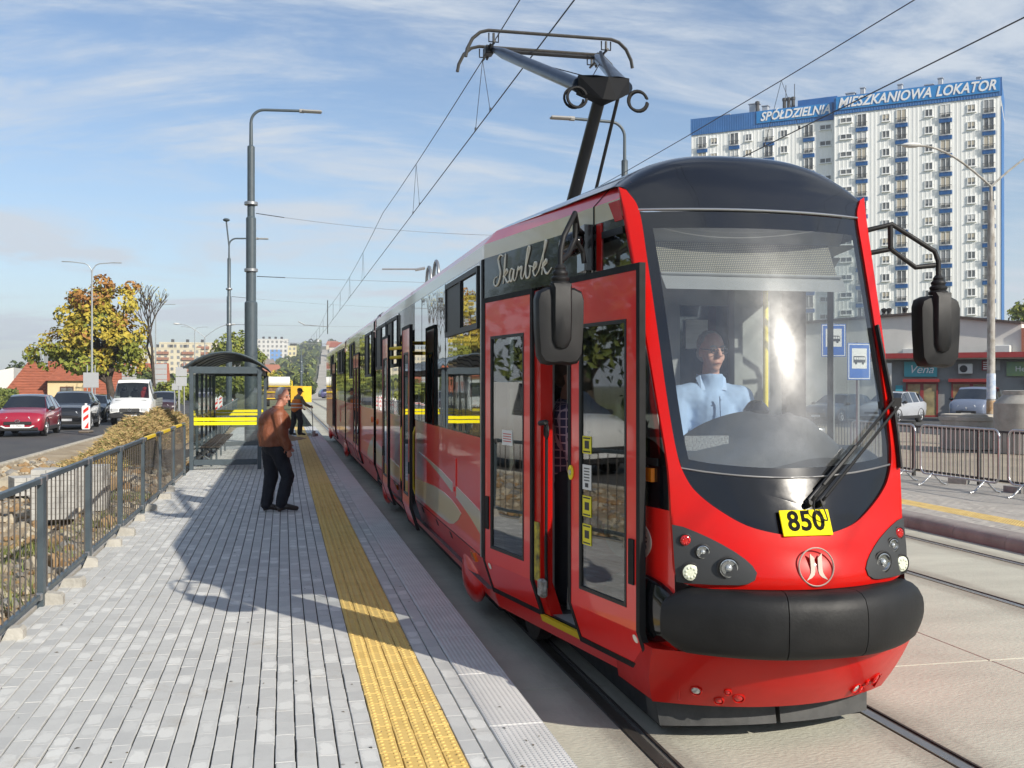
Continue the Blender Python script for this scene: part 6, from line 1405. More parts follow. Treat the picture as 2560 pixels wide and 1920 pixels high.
cols = [('b', .04), ('s', .083), ('b', .155), ('s', .205), ('b', .275), ('s', .327), ('b', .41), ('w', .465), ('w', .535), ('b', .585), ('s', .66), ('b', .708), ('s', .79), ('b', .84), ('s', .915), ('b', .965)]
rr = random.Random(3)
m_shade = [mat('blind_white', (.62, .62, .60), .6), mat('blind_grey', (.25, .26, .27), .6), mat('curtain_beige', (.48, .43, .34), .7)]
blm = [MB().bb((-.5, -.03, -.15), (.5, -.015, .52)).mesh('blind', m_) for m_ in m_shade]; blw = [MB().bb((-.66, -.03, -.5), (.66, -.015, .95)).mesh('blind', m_) for m_ in m_shade]
for fl in range(3, NF):
    z = ZB + ST * fl + 1.45
    for kd, fx in cols:
        x = fx * TL; y = (yl if x < step else yr) - .03
        zz = z + (.3 if kd == 'w' else 0) + (.5 if x > step else 0)
        if zz + 1.2 > (TH - .2 if x < step else TH + .3): zz -= .2
        f_, p_ = {'s': (sw, sp_), 'w': (ww, wp_), 'b': (bw, bp_)}[kd]
        o = link('window', f_, tower, (x, y, zz)); q = link('pane', p_, o)
        if rr.random() < .45 and kd != 'w': q = link('blind', (blw if kd == 'b' else blm)[rr.randrange(3)], o)
        if kd == 'b':
            link('balcony_panel', panm, tower, (x, y, zz - 1.45)); link('balcony_rail', rlm, tower, (x, y, zz - .7))
# vents, aerials
m_vent = mat('vent_galvanised', (.42, .44, .46), .45, metal=.4); m_chim = mat('dark_chimney', (.03, .03, .03), .6)
for i, (fx, w, h) in enumerate(((.10, 1.2, 1.3), (.20, 1.6, 2.6), (.24, 1.0, 2.0), (.42, 1.2, 1.5), (.47, .9, 1.6), (.53, 1.3, 2.4), (.57, .7, 3.0), (.66, .9, 1.8), (.69, .7, 2.8), (.78, 1.2, 2.2), (.815, .7, 3.0), (.90, .8, 1.7), (.93, .6, 2.4))):
    k = MB(); k.cbox((fx * TL, 6, TH + 2.5 + h / 2), (w, 1.0, h), .05); k.cbox((fx * TL, 6, TH + 2.6 + h), (w * 1.25, 1.2, .18), .03); k.build('roof_vent', m_vent, tower)
for fx in (.215, .31, .325, .34): k = MB(); k.lathe([(.3, 0), (.3, 2.4), (.38, 2.5), (.38, 2.9), (.2, 3.0)], (fx * TL, 5, TH + 2.4), 10); k.build('chimney_pipe', m_chim, tower)
for fx in (.315, .345): k = MB(); k.tube([(fx * TL, 5, TH + 2), (fx * TL, 5, TH + 7.5)], .06, 5); k.build('aerial', m_chim, tower)
k = MB(); k.bb((.36 * TL, 4, TH + 2.0), (.492 * TL, 12, TH + 4.4)); k.build('lift_house', m_blue, tower)
# ---- grey shop row with the pale hall behind
SA, SB = (37.2, 58.6), (56.2, 44.0)
SM, SL = frame_on(SA, SB)
shops = thing('shop_row', 'low grey shop row with dark red roof edge and shop signs', 'building', (SA[0], SA[1], -.16)); shops.rotation_euler = SM.to_euler()
m_shopwall = mat('grey_shop_render', (.26, .27, .27), .85, var=.2, vs=.8, bump=.1, bs=20); m_maroon = mat('maroon_fascia', (.24, .022, .022), .5)
k = MB(); k.bb((0, 0, 0), (SL, 9, 3.5)); k.build('wall', m_shopwall, shops)
k = MB(); k.bb((-1.6, -1.1, 3.52), (SL, 9, 3.60)); k.build('soffit', mat('soffit_cream', (.40, .34, .26), .7), shops); k = MB(); k.bb((-1.7, -1.2, 3.60), (SL, 9.1, 3.92)); k.build('roof_edge', m_maroon, shops)
def shop_front(x0, x1, z1):
    k = MB(); k.bb((x0, -.06, 0), (x1, -.005, z1)); k.build('shop_recess', mat('dark_shop_interior', (.03, .022, .02), .6), shops)
    k = MB(); k.bb((x0 - .15, -.45, z1), (x1 + .1, -.01, z1 + .2)); k.build('awning_box', m_maroon, shops)
    n_ = max(2, int((x1 - x0) / .85)); w = (x1 - x0) / n_
    for i in range(n_):
        a = x0 + i * w; k = MB()
        for (p, q, r, s) in ((a, a + w, 0, .1), (a, a + w, z1 - .12, z1), (a, a + .1, .1, z1 - .12), (a + w - .1, a + w, .1, z1 - .12)): k.bb((p, -.14, r), (q, -.062, s))
        f_ = k.build('shop_frame', m_maroon, shops)
        k = MB(); k.bb((a + .1, -.10, .1), (a + w - .1, -.09, z1 - .12)); k.build('shop_pane', mat('shop_glass', (.14, .115, .065), .06, var=1, col2=(.40, .33, .17), vs=1.4, spec=.8), f_)
        if i % 2 == 0: k = MB(); k.bb((a + .16, -.115, .12), (a + w - .16, -.102, .62)); k.build('lower_panel', mat('pale_panel', (.50, .50, .50), .6), f_)
shop_front(.85, 2.7, 2.15); shop_front(3.45, 5.7, 2.15); shop_front(7.6, 15, 2.15)
def board(x0, x1, z0, z1, m, name='shop_sign', y=-.12):
    k = MB(); k.bb((x0, y - .06, z0), (x1, y, z1)); return k.build(name, m, shops)
vb = board(.75, 2.65, 2.48, 3.42, mat('teal_sign', (.06, .36, .43), .5))
text_part('sign_lettering', 'Vena', .72, m_letter, vb, Matrix.Translation((1.72, -.20, 2.92)), depth=.01, shear=.35)
rb_ = board(5.15, 5.72, 2.85, 3.46, mat('red_sign', (.26, .02, .03), .5)); k = MB(); [k.bb((5.22, -.20, 2.92 + .13 * j), (5.64, -.185, 2.98 + .13 * j)) for j in range(4)]; k.build('sign_print', m_letter, rb_)
board(5.74, 6.15, 2.85, 3.46, mat('grey_sign', (.36, .36, .36), .6)); board(.25, .66, .75, 1.95, mat('teal_poster', (.03, .28, .36), .5))
hs = board(6.5, 15, 2.5, 3.36, mat('green_sign', (.24, .34, .10), .5, var=1, col2=(.14, .26, .20), vs=.7))
k = MB(); k.ell((8.3, -.19, 2.92), (.30, .03, .22), 14, 8); k.ell((8.06, -.19, 3.13), (.10, .03, .11), 10, 6); k.tube([(8.5, -.19, 3.0), (8.66, -.19, 3.2)], .08, 6, flat=.3); k.build('hen_picture', mat('hen_brown', (.42, .20, .06), .7, var=.6, vs=9), hs)
k = MB(); k.ell((8.3, -.20, 2.63), (.55, .025, .08), 14, 6); k.build('grass_picture', mat('sign_lime', (.38, .50, .06), .6), hs)
text_part('sign_lettering', 'Hebe', .45, m_letter, hs, Matrix.Translation((7.45, -.19, 2.92)), depth=.006)
k = MB(); k.cbox((4.25, -.32, 2.95), (.8, .36, .62), .04); a_ = k.build('air_conditioner', mat('aircon_white', (.66, .66, .63), .5), shops); k = MB(); k.lathe([(.22, 0), (.22, .02), (.05, .03)], (4.15, -.51, 2.95), 16, M=Matrix.Rotation(pi / 2, 3, 'X')); k.build('fan_grille', m_trimblk, a_)
HA, HB = (44., 72.2), (51.5, 63.8)
HM, HLn = frame_on(HA, HB)
hall = thing('pale_hall', 'large pale grey hall with a shallow gable behind the shop row', 'building', (HA[0], HA[1], -.16)); hall.rotation_euler = HM.to_euler()
m_hall = mat('pale_grey_render', (.80, .77, .70), .85, var=.12, vs=.6, bump=.1, bs=12); m_bitumen = mat('dark_roof_felt', (.09, .07, .06), .8)
gp = [(-12, 0), (10.6, 0), (10.6, 6.3), (3.5, 7.25), (-12, 6.6)]
k = MB(); k.prism(gp, lambda a, c, w: Vector((a, w, c)), 0, 14); k.build('wall', m_hall, hall)
for (a, c) in ((4, 3), (3, 2)):
    p, q = gp[a], gp[c]; k = MB(); k.prism([(p[0], p[1] + .01), (q[0], q[1] + .01), (q[0], q[1] + .16), (p[0], p[1] + .16)], lambda s, t_, w: Vector((s, w, t_)), -.3, 14.2); k.build('roof_edge', m_bitumen, hall)
for x in (-.6, .6, 1.0, 2.2, 3.4): k = MB(); k.lathe([(.18, 0), (.23, .25), (.12, .45), (.24, .75), (.05, .85)], (x, 1.5, 7.1), 10); k.build('roof_cowl', m_chim, hall, smooth=40)
for (x, z) in ((3.1, 4.3), (9.4, 4.4)): k = MB(); k.cbox((x, -.3, z), (1.1, .6, .8), .04); k.build('air_conditioner', MATS['aircon_white'], hall)
k = MB(); k.bb((10.62, -.2, 0), (11.3, 6, 6.0)); k.build('brick_pier', mat('salmon_render', (.46, .17, .10), .85), hall); k = MB(); k.bb((11.32, .3, 0), (24, 12, 5.6)); k.build('brown_annex', mat('brown_cladding', (.16, .10, .08), .8), hall)
k = MB(); k.bb((10.8, 6.1, 5.4), (24, 16, 8.2)); k.build('upper_block', mat('tan_render', (.42, .38, .30), .85), hall)
k = MB(); k.lathe([(.55, 0), (.55, .12)], (12.6, -.1, 6.5), 22, M=Matrix.Rotation(pi / 2, 3, 'X')); k.build('round_sign', m_maroon, hall)
text_part('sign_lettering', 'S', .95, m_letter, hall, Matrix.Translation((12.5, -.28, 6.55)), depth=.02, bold=.03)
# ---- houses left of the road
def house():
    t = thing('terracotta_house', 'cream house with big terracotta roof and a dormer behind the hedge', 'house', (-24.9, 128, -2.1), .12); t.scale = (.72, .72, 1.1)
    m_r = mat('terracotta_tiles', (.34, .10, .05), .75, var=.35, vs=1.2, bump=.3, bs=8, stretch=(1, 1, 4)); m_w = mat('cream_render', (.66, .52, .30), .85, var=.1, vs=.5)
    k = MB(); k.bb((-8, 0, 0), (10, 10, 2.5)); k.build('wall', m_w, t)
    k = MB(); e = .5; z0, z1 = 2.4, 6.1
    k.add([(-8.9, -.8, z0 - .15), (10.8, -.8, z0 - .15), (10.8, 10.8, z0), (-8.9, 10.8, z0), (-5.2, 4.5, z1), (7.5, 4.5, z1)], [(0, 1, 5, 4), (1, 2, 5), (2, 3, 4, 5), (3, 0, 4)]); rf = k.build('roof', m_r, t)
    k = MB(); k.bb((-9.0, -.9, z0 - .3), (10.9, -.78, z0 - .1)); k.build('eaves_board', mat('brown_eaves', (.10, .045, .03), .7), rf)
    for i in range(1, 14):
        f_ = i / 14; k = MB(); y = -.8 + 5.3 * f_; z = z0 - .15 + (z1 - z0 + .15) * f_; k.tube([(-8.9 + 3.7 * f_, y - .02, z + .03), (10.8 - 3.3 * f_, y - .02, z + .03)], .035, 4); k.build('tile_course', m_r, rf)
    k = MB(); k.prism([(-1.9, 0), (3.3, 0), (3.3, 4.1), (-1.9, 4.1)], lambda a, c, w: Vector((a, w, c)), -1.6, 3.5); k.build('dormer_wall', m_w, t)
    k = MB(); k.add([(-2.4, -2.2, 4.0), (3.8, -2.2, 4.0), (3.8, 4, 4.05), (-2.4, 4, 4.05), (.7, 3.0, 6.0), (.7, 1.2, 6.0)], [(0, 1, 5), (1, 2, 4, 5), (3, 0, 5, 4), (0, 1, 2, 3)]); k.build('dormer_roof', m_r, t)
    k = MB(); k.bb((-2.4, -2.4, 1.1), (3.8, -1.6, 1.3)); k.bb((-2.4, -2.4, 1.3), (3.8, -2.3, 2.0)); k.build('balcony', m_w, t)
    k = MB(); k.bb((-.1, -1.68, 2.0), (1.9, -1.61, 3.4)); w = k.build('window', mat('brown_frame', (.08, .035, .02), .6), t); k = MB(); k.bb((.05, -1.72, 2.15), (.85, -1.69, 3.25)); k.bb((.98, -1.72, 2.15), (1.75, -1.69, 3.25)); k.build('pane', m_tpane, w)
    for x in (-.2, .1): k = MB(); k.bb((-3.2 + x * 3, 3.6, 5.5), (-2.6 + x * 3, 4.2, 7.0)); k.build('chimney', m_galv, rf)
    t2 = thing('terracotta_house', 'second terracotta roof farther to the right behind the tree trunk', 'house', (-16.9, 132, -2.1), .12); t2.scale = (.62, .72, 1.1)
    k = MB(); k.add([(-5, -2, 1.0), (6, -2, 1.0), (6, 8, 1.0), (-5, 8, 1.0), (-4.5, 4, 6.0), (5.5, 4, 6.0)], [(0, 1, 5, 4), (2, 3, 4, 5), (1, 2, 5), (3, 0, 4)]); k.build('roof', m_r, t2); k = MB(); k.bb((-4.8, -1.2, 0), (5.8, 7.6, 1.6)); k.build('wall', m_w, t2)
house()
k = MB(); k.prism([(-9, 0), (0, 0), (0, 4.3), (-9, 2.2)], lambda a, c, w: Vector((a, w, c)), 0, 12); tag(k.build('white_shed', mat('white_shed_wall', (.66, .65, .62), .7), loc=(-31.4, 134, -.4), rz=.12), 'white shed wall with sloping top at the left picture edge', 'shed')
# ---- distant apartment blocks
def block(label, loc, rz, w, d, h, m, floors, ncol, wm, cat='building', balc=(), strips=(), group='distant apartment blocks'):
    t = thing('apartment_block', label, cat, loc, rz, group)
    k = MB(); k.bb((0, 0, 0), (w, d, h)); k.build('wall', m, t); k = MB(); k.bb((-.2, -.2, h), (w + .2, d + .2, h + .6)); k.build('parapet', m, t)
    fh = h / floors; k = MB(); k.bb((-fh * .22, -.1, -fh * .25), (fh * .22, .0, fh * .25)); me = k.mesh('window', wm, recalc=False)
    kb = MB(); kb.bb((-fh * .5, -1.1, -fh * .42), (fh * .5, -.02, fh * .02)); kbm = kb.mesh('balcony', mat('rust_balcony', (.30, .13, .07), .8), recalc=False)
    for x0, x1, z0, z1, sm in strips: k = MB(); k.bb((x0 * w, -.06, z0 * h), (x1 * w, -.01, z1 * h)); k.build('colour_panel', sm, t)
    for f_ in range(floors):
        for c in range(ncol):
            x = (c + .5) * w / ncol; link('window', me, t, (x, -.08, (f_ + .55) * fh))
            if c in balc: link('balcony', kbm, t, (x, 0, (f_ + .5) * fh))
    for i in range(4): k = MB(); k.bb((w * (.15 + .2 * i), d * .4, h + .6), (w * (.15 + .2 * i) + 1.6, d * .5, h + 2.4)); k.build('roof_vent', m_chim, t)
    return t
m_cr = mat('cream_panel_block', (.62, .56, .40), .85, var=.08, vs=.1); m_wh = mat('white_panel_block', (.66, .65, .61), .85, var=.08, vs=.1)
m_dw = mat('distant_window', (.12, .13, .14), .2, var=.8, col2=(.35, .35, .33), vs=.2, coord='pos'); m_lb = mat('light_blue_panel', (.16, .32, .62), .8); m_cry = mat('pale_yellow_panel', (.66, .60, .36), .85)
block('long cream apartment block with rust-red balconies behind the bare tree', (-76, 560, -.5), .06, 34, 12, 21.0, m_cr, 7, 11, m_dw, balc=(4, 5, 8, 9)); block('taller stepped part of the cream block with rooftop chimneys', (-64, 578, -.5), .06, 38, 12, 24.5, m_cr, 8, 12, m_dw, balc=(6, 7))
block('white apartment tower with a light blue stripe beside the big mast', (-17.5, 735, -.5), -.04, 20.5, 14, 33.5, m_wh, 11, 7, m_dw, strips=((.42, .80, .0, .80, m_lb),)); block('cream yellow side wing of the white and blue tower', (3.2, 738, -.5), -.04, 5.5, 16, 29., m_cry, 9, 2, m_dw)
block('low pale block showing between the two grey masts', (-33, 700, -.5), 0, 16, 12, 29, m_wh, 9, 6, m_dw)
# houses on the far hill
rr = random.Random(9); hues = ((.34, .10, .06), (.40, .16, .10), (.24, .20, .18)); wls = ((.62, .58, .50), (.60, .50, .36), (.66, .66, .64))
spots = ['lowest beside the far street', 'left of the street halfway up', 'right of the street halfway up', 'highest under the hilltop', 'among trees left of the street', 'close to the street bend', 'on the slope above the yellow panel', 'at the top right of the street', 'below the hilltop trees', 'small and pale beside the far masts', 'next to the white hilltop tower', 'half hidden by trees right of the street']
for i in range(12):
    y = 380 + 55 * i; x = street_x(y) + (-1) ** i * rr.uniform(14, 34) - 8; z = hill_z(x, y)
    t = thing('hillside_house', 'tiny ' + ('red', 'orange', 'brown')[i % 3] + '-roofed house on the far hill, ' + spots[i], 'house', (x, y, z - .5), rr.uniform(-.4, .4), 'houses on the far hill')
    w = rr.uniform(7, 11); h = rr.uniform(4.5, 7); k = MB(); k.bb((-w / 2, 0, 0), (w / 2, 8, h)); k.build('wall', mat('hill_wall_%s' % 'abc'[i % 3], wls[i % 3], .85), t)
    k = MB(); k.prism([(-w / 2 - .5, h), (w / 2 + .5, h), (w / 2 - 1, h + 3.4), (-w / 2 + 1, h + 3.4)], lambda a, c, q: Vector((a, q, c)), -.4, 8.4); k.build('roof', mat('hill_roof_%s' % 'abc'[i % 3], hues[i % 3], .8), t)
k = MB(); k.lathe([(1.2, 0), (1.2, 5), (1.6, 5.5), (1.6, 8)], (0, 0, 0), 12); tag(k.build('hilltop_tower', m_wh, loc=(36, 1130, hill_z(36, 1130))), 'small white tower on the hilltop above the far street', 'tower')
# ================================================================== TREES, HEDGES, STRAW, RUBBLE
def leafmat(n, c, c2): return mat(n, c, .7, var=1, col2=c2, vs=1.3, coord='pos', spec=.25)
m_bark = mat('bark', (.085, .065, .05), .9, var=.5, vs=4, coord='pos', bump=.6, bs=12)
def leaf_cloud(mb, blobs, n, size, rnd, pick, hollow=.35):
    tot = sum(b[3] * b[4] * b[5] for b in blobs)
    for (cx, cy, cz, rx, ry, rz_) in blobs:
        for _ in range(int(n * rx * ry * rz_ / tot) + 1):
            d = Vector((rnd.gauss(0, 1), rnd.gauss(0, 1), rnd.gauss(0, 1))).normalized(); r = (hollow + (1 - hollow) * rnd.random()) ** .6
            r *= 1 + .28 * noise.noise(Vector((cx, cy, cz)) + d * 2.1)
            p = Vector((cx + d.x * r * rx, cy + d.y * r * ry, cz + d.z * r * rz_))
            if noise.noise(p * .9) + .5 * noise.noise(p * 2.3) < -.16: continue
            nrm = (d + Vector((rnd.uniform(-1, 1), rnd.uniform(-1, 1), rnd.uniform(-.3, 1)))).normalized(); a = nrm.orthogonal().normalized(); b = nrm.cross(a); s = size * rnd.uniform(.6, 1.3); th = rnd.uniform(0, 6.28)
            u = (a * cos(th) + b * sin(th)) * s; v = (b * cos(th) - a * sin(th)) * s * .62
            mb.add([p - u * .5, p + v * .5 + nrm * s * .08, p + u * .5, p - v * .5 + nrm * s * .08], [(0, 1, 2, 3)], pick(p, rnd))
def limbs(mb, base, h, r, rnd, targets):
    top = Vector(base) + Vector((rnd.uniform(-.1, .1) * h, 0, h * .45)); fork = top
    mb.tube([Vector(base) - Vector((0, 0, .2)), Vector(base) + Vector((.02, 0, h * .1)), Vector(base).lerp(top, .6) + Vector((.05, .03, 0)), top], [r * 1.35, r, r * .85, r * .7], 9)
    for t in targets:
        t = Vector(t); m_ = fork.lerp(t, .5) + Vector((rnd.uniform(-.3, .3), rnd.uniform(-.3, .3), .25)); mb.tube([fork - Vector((0, 0, r)), m_, t], [r * .5, r * .28, r * .08], 6)
def tree(name, label, loc, blobs, n, size, mats, pick, h, r, seed, group=None, cat='tree'):
    rnd = random.Random(seed); t = thing(name, label, cat, loc, 0, group)
    k = MB(); limbs(k, (0, 0, 0), h, r, rnd, [(b[0] * .85, b[1] * .85, b[2]) for b in blobs]); k.build('trunk', m_bark, t, smooth=50)
    k = MB(); leaf_cloud(k, blobs, n, size, rnd, pick); k.build('crown', mats, t, recalc=False); return t
ly = leafmat('yellow_leaves', (.46, .34, .04), (.34, .30, .05)); lg_ = leafmat('yellow_green_leaves', (.26, .27, .04), (.16, .19, .035)); lb = leafmat('russet_leaves', (.26, .11, .035), (.36, .19, .05)); ldk = leafmat('dark_green_leaves', (.035, .055, .02), (.07, .09, .03)); lgr = leafmat('green_leaves', (.10, .14, .035), (.17, .19, .05))
def maple_pick(p, r):
    q = noise.noise(p * .45) * 1.2 + (p.z - 6.5) * .22 + r.uniform(-.35, .35)
    return 2 if q > .45 else (0 if q > -.35 else 1)
tree('autumn_maple', 'big maple with yellow, green and russet leaves in front of the terracotta house', (-12.7, 84, -.2), [(-.9, 0, 6.0, 2.5, 2.6, 2.0), (-3.1, .4, 5.0, 2.0, 2.2, 1.6), (.9, -.4, 5.6, 1.7, 2.2, 2.0), (-1.5, .2, 8.2, 1.7, 1.9, 1.5), (.5, 0, 8.3, 1.5, 1.6, 1.4), (-4.9, 0, 4.3, 1.5, 1.5, 1.1), (1.2, .2, 3.9, 1.4, 1.5, 1.1), (-1.8, -.6, 3.7, 2.0, 1.8, 1.0), (-3.0, 0, 7.2, 1.3, 1.4, 1.0), (-.7, 0, 9.7, .9, .9, .8), (-2.6, 0, 8.6, .8, .8, .7), (1.2, 0, 9.4, .8, .8, .6)], 14000, .36, [ly, lg_, lb], maple_pick, 5.5, .34, 4)
def bare_tree(loc, h, seed, label):
    rnd = random.Random(seed); t = thing('bare_tree', label, 'tree', loc); k = MB(); cnt = [0]; tips = []
    def grow(p, d, l, r, lev):
        q = p + d * l; m_ = p.lerp(q, .5) + Vector((rnd.uniform(-1, 1), rnd.uniform(-1, 1), 0)) * l * .06
        k.tube([p, m_, q], [r, r * .82, r * .66], 5 if lev < 3 else 3, caps=False); cnt[0] += 1
        if lev >= 6: tips.append(q); return
        for _ in range(2 if lev < 2 else rnd.choice((2, 2, 3))):
            nd = (d + Vector((rnd.uniform(-1, 1), rnd.uniform(-1, 1), rnd.uniform(-.15, .7))) * .55).normalized(); grow(q, nd, l * rnd.uniform(.62, .85), r * .70, lev + 1)
    grow(Vector((0, 0, -.2)), Vector((0, 0, 1)), h * .24, .24, 0); k.build('trunk', m_bark, t, smooth=60)
    k = MB()
    for q in tips:
        if rnd.random() < .4: s = .22; a = Vector((rnd.uniform(-1, 1), rnd.uniform(-1, 1), rnd.uniform(-1, 1))).normalized() * s; b = a.orthogonal().normalized() * s * .6; k.add([q - a * .5, q + b * .5, q + a * .5, q - b * .5], [(0, 1, 2, 3)])
    k.build('crown', ly, t, recalc=False)
bare_tree((-13.0, 112, -.2), 14.5, 6, 'nearly bare tree with thin twigs standing behind the yellow maple')
two = lambda p, r: 0 if noise.noise(p * .5) + r.uniform(-.4, .4) > 0 else 1
tree('green_tree', 'tall yellowish green tree between the two grey masts behind the shelter', (-5.6, 123, -.2), [(-.3, 0, 6.0, 2.0, 2.4, 1.9), (-1.9, 0, 4.2, 1.6, 2, 1.6), (1.9, 0, 4.8, 1.8, 2.2, 1.9), (.6, 0, 7.4, 1.1, 1.4, .9), (0, -1, 2.4, 3.4, 2.2, 1.6)], 7000, .45, [lg_, lgr], two, 5, .3, 8, 'trees behind the shelter')
tree('green_tree', 'rounded yellow-green tree left of the shelter behind the small white sign', (-11.2, 112, -.2), [(0, 0, 1.3, 1.8, 1.8, 1.3), (-1.2, 0, 1.0, 1.4, 1.6, 1.0), (1.4, 0, 1.0, 1.4, 1.5, 1.0)], 3000, .42, [lgr, lg_], two, 3, .2, 9, 'trees behind the shelter')
tree('green_tree', 'dark green tree beside the autumn maple above the white truck', (-15.4, 124, -.2), [(0, 0, 2.6, 1.2, 1.4, 1.6), (.8, 0, 1.6, 1.2, 1.4, 1.3)], 2200, .42, [ldk, lgr], two, 4, .2, 10, 'trees behind the shelter')
tree('yellow_tree', 'yellow autumn tree under the white and blue tower', (-2.0, 190, -.2), [(0, 0, 2.6, 2.4, 2.6, 1.9), (-1.8, 0, 2.0, 1.8, 2, 1.6), (1.8, 0, 2.0, 1.7, 2, 1.5)], 3500, .6, [ly, lg_], two, 4, .3, 12, 'trees behind the shelter')
tree('green_tree', 'dark trees filling the gap between the tower and the far masts', (3.4, 205, -.2), [(0, 0, 2.2, 1.8, 2.2, 1.9), (1.5, 0, 1.6, 1.5, 2, 1.5)], 3000, .6, [lgr, ldk], two, 4, .3, 13, 'trees behind the shelter')
for i, (x, y, s, lab) in enumerate(((-41, 150, .85, 'dark green tree at the left picture edge behind the shed'), (-36.5, 158, .75, 'green tree between the shed and the terracotta roof'), (-30, 152, .9, 'dark conifer-like tree rising over the terracotta roof'), (-24, 156, .8, 'green tree half hidden by the left side of the maple'))):
    tree('background_tree', lab, (x, y, -.2), [(0, 0, 4.4 * s, 2.8 * s, 2.6, 2.8 * s), (1.5 * s, 0, 3.0 * s, 2.4 * s, 2.4, 2 * s)], 2200, .55, [ldk, lgr], two, 4 * s, .25, 20 + i, 'trees behind the house')
tree('background_tree', 'green treetop above the tan block at the right picture edge', (79, 96, -.2), [(0, 0, 10.0, 3.0, 3, 1.6), (-2, 0, 9.4, 2, 2, 1.4), (3, 0, 9.8, 2.4, 2.4, 1.5)], 2400, .6, [lgr, lg_], two, 10, .35, 31)
for i, (x, y, s) in enumerate(((-21, 20, 1.5), (-24, 28, 1.7), (-20, 34, 1.35), (-26, 15, 1.6), (-22, 9, 1.5))):
    tree('roadside_tree', ('tall dark tree across the road, mirrored in the closed door glass', 'broad yellow-green tree across the road, mirrored in the side windows', 'small green tree across the road, mirrored in the middle windows', 'dark tree beside the road, mirrored in the open door leaf', 'green tree across the road, mirrored in the front door glass')[i], (x, y, -.2), [(0, 0, 5 * s, 2.8 * s, 2.8 * s, 2.8 * s), (1.2 * s, 1.2 * s, 3.2 * s, 2.2 * s, 2.4 * s, 2 * s), (-1 * s, -1.4 * s, 3.2 * s, 2.3 * s, 2.3 * s, 2 * s)], 3500, .5, [ldk, lgr, lg_], lambda p, r: (0, 1, 2)[(noise.noise(p * .5) + r.uniform(-.4, .4) > 0) + (i == 1 and r.random() > .5)], 4 * s, .3, 60 + i, 'roadside trees outside the frame')
# hedges along the road
def hedge(x0, x1, y0, y1, h, label, seed):
    rnd = random.Random(seed); t = thing('hedge', label, 'hedge', ((x0 + x1) / 2, (y0 + y1) / 2, -.2)); k = MB()
    n = 24; k.grid(lambda u, w: ((x0 + (x1 - x0) * w) - (x0 + x1) / 2, y0 + (y1 - y0) * u - (y0 + y1) / 2, h * (.92 + .12 * fbm(u * 9, w * 3)) * (1 if 0 < w < 1 else .0)), [i / n for i in range(n + 1)], [0, .05, .3, .7, .95, 1.0]); k.build('hedge_core', ldk, t, smooth=60)
    k = MB()
    for _ in range(5200):
        u = rnd.random(); w = rnd.random(); z = h * (.95 + .14 * fbm(u * 9, w * 3)); p = Vector((x0 + (x1 - x0) * w - (x0 + x1) / 2, y0 + (y1 - y0) * u - (y0 + y1) / 2, z))
        if rnd.random() < .6: p.x = (x1 - x0) / 2 * (1 + rnd.uniform(-.03, .12)); p.z = rnd.uniform(.1, z)
        a = Vector((rnd.uniform(-1, 1), rnd.uniform(-1, 1), rnd.uniform(-1, 1))).normalized() * .16; b = a.orthogonal().normalized() * .1; k.add([p - a, p + b, p + a, p - b], [(0, 1, 2, 3)], rnd.choice((0, 1, 1)))
    k.build('leaves', [ldk, lgr], t, recalc=False)
hedge(-19.5, -17.6, 50, 76, 1.75, 'long clipped green hedge behind the crimson and black cars', 2)
hedge(-13.6, -12.6, 64, 90, .9, 'low green shrubs behind the dark car by the lamp post', 3)
# wooded cover of the far hill
k = MB(); rnd = random.Random(14)
for _ in range(2600):
    y = rnd.uniform(300, 1300); x = street_x(y) + rnd.choice((-1, 1)) * (6 + rnd.random() ** 1.5 * 120); z = hill_z(x, y); s = rnd.uniform(1.3, 3.0)
    for _ in range(14):
        d = Vector((rnd.gauss(0, 1), rnd.gauss(0, 1), rnd.gauss(0, 1))).normalized(); p = Vector((x, y, z + s * .9)) + d * s * rnd.uniform(.5, 1); a = d.orthogonal().normalized() * s * .55; b = d.cross(a).normalized() * s * .5
        k.add([p - a - b, p + a - b, p + a + b, p - a + b], [(0, 1, 2, 3)], rnd.choice((0, 0, 1, 2)))
tag(k.build('hill_woods', [ldk, lgr, lg_], recalc=False), 'woods covering the far hill on both sides of the street', 'woods', kind='stuff')
# trees behind the photographer, mirrored low in the windscreen
k = MB(); rnd = random.Random(15)
for i in range(60):
    x = rnd.uniform(-70, 90); y = rnd.uniform(-85, -65); h = rnd.uniform(5, 9)
    for _ in range(70):
        d = Vector((rnd.gauss(0, 1), rnd.gauss(0, 1), rnd.gauss(0, 1))).normalized(); p = Vector((x, y, h * .5)) + Vector((d.x * 3, d.y * 3, d.z * h * .5)) * rnd.uniform(.5, 1); a = d.orthogonal().normalized() * .9; b = d.cross(a).normalized() * .8
        k.add([p - a - b, p + a - b, p + a + b, p - a + b], [(0, 1, 2, 3)], rnd.choice((0, 0, 1)))
tag(k.build('treeline', [ldk, lgr], recalc=False), 'dark line of trees mirrored low in the tram windscreen', 'treeline', kind='stuff')
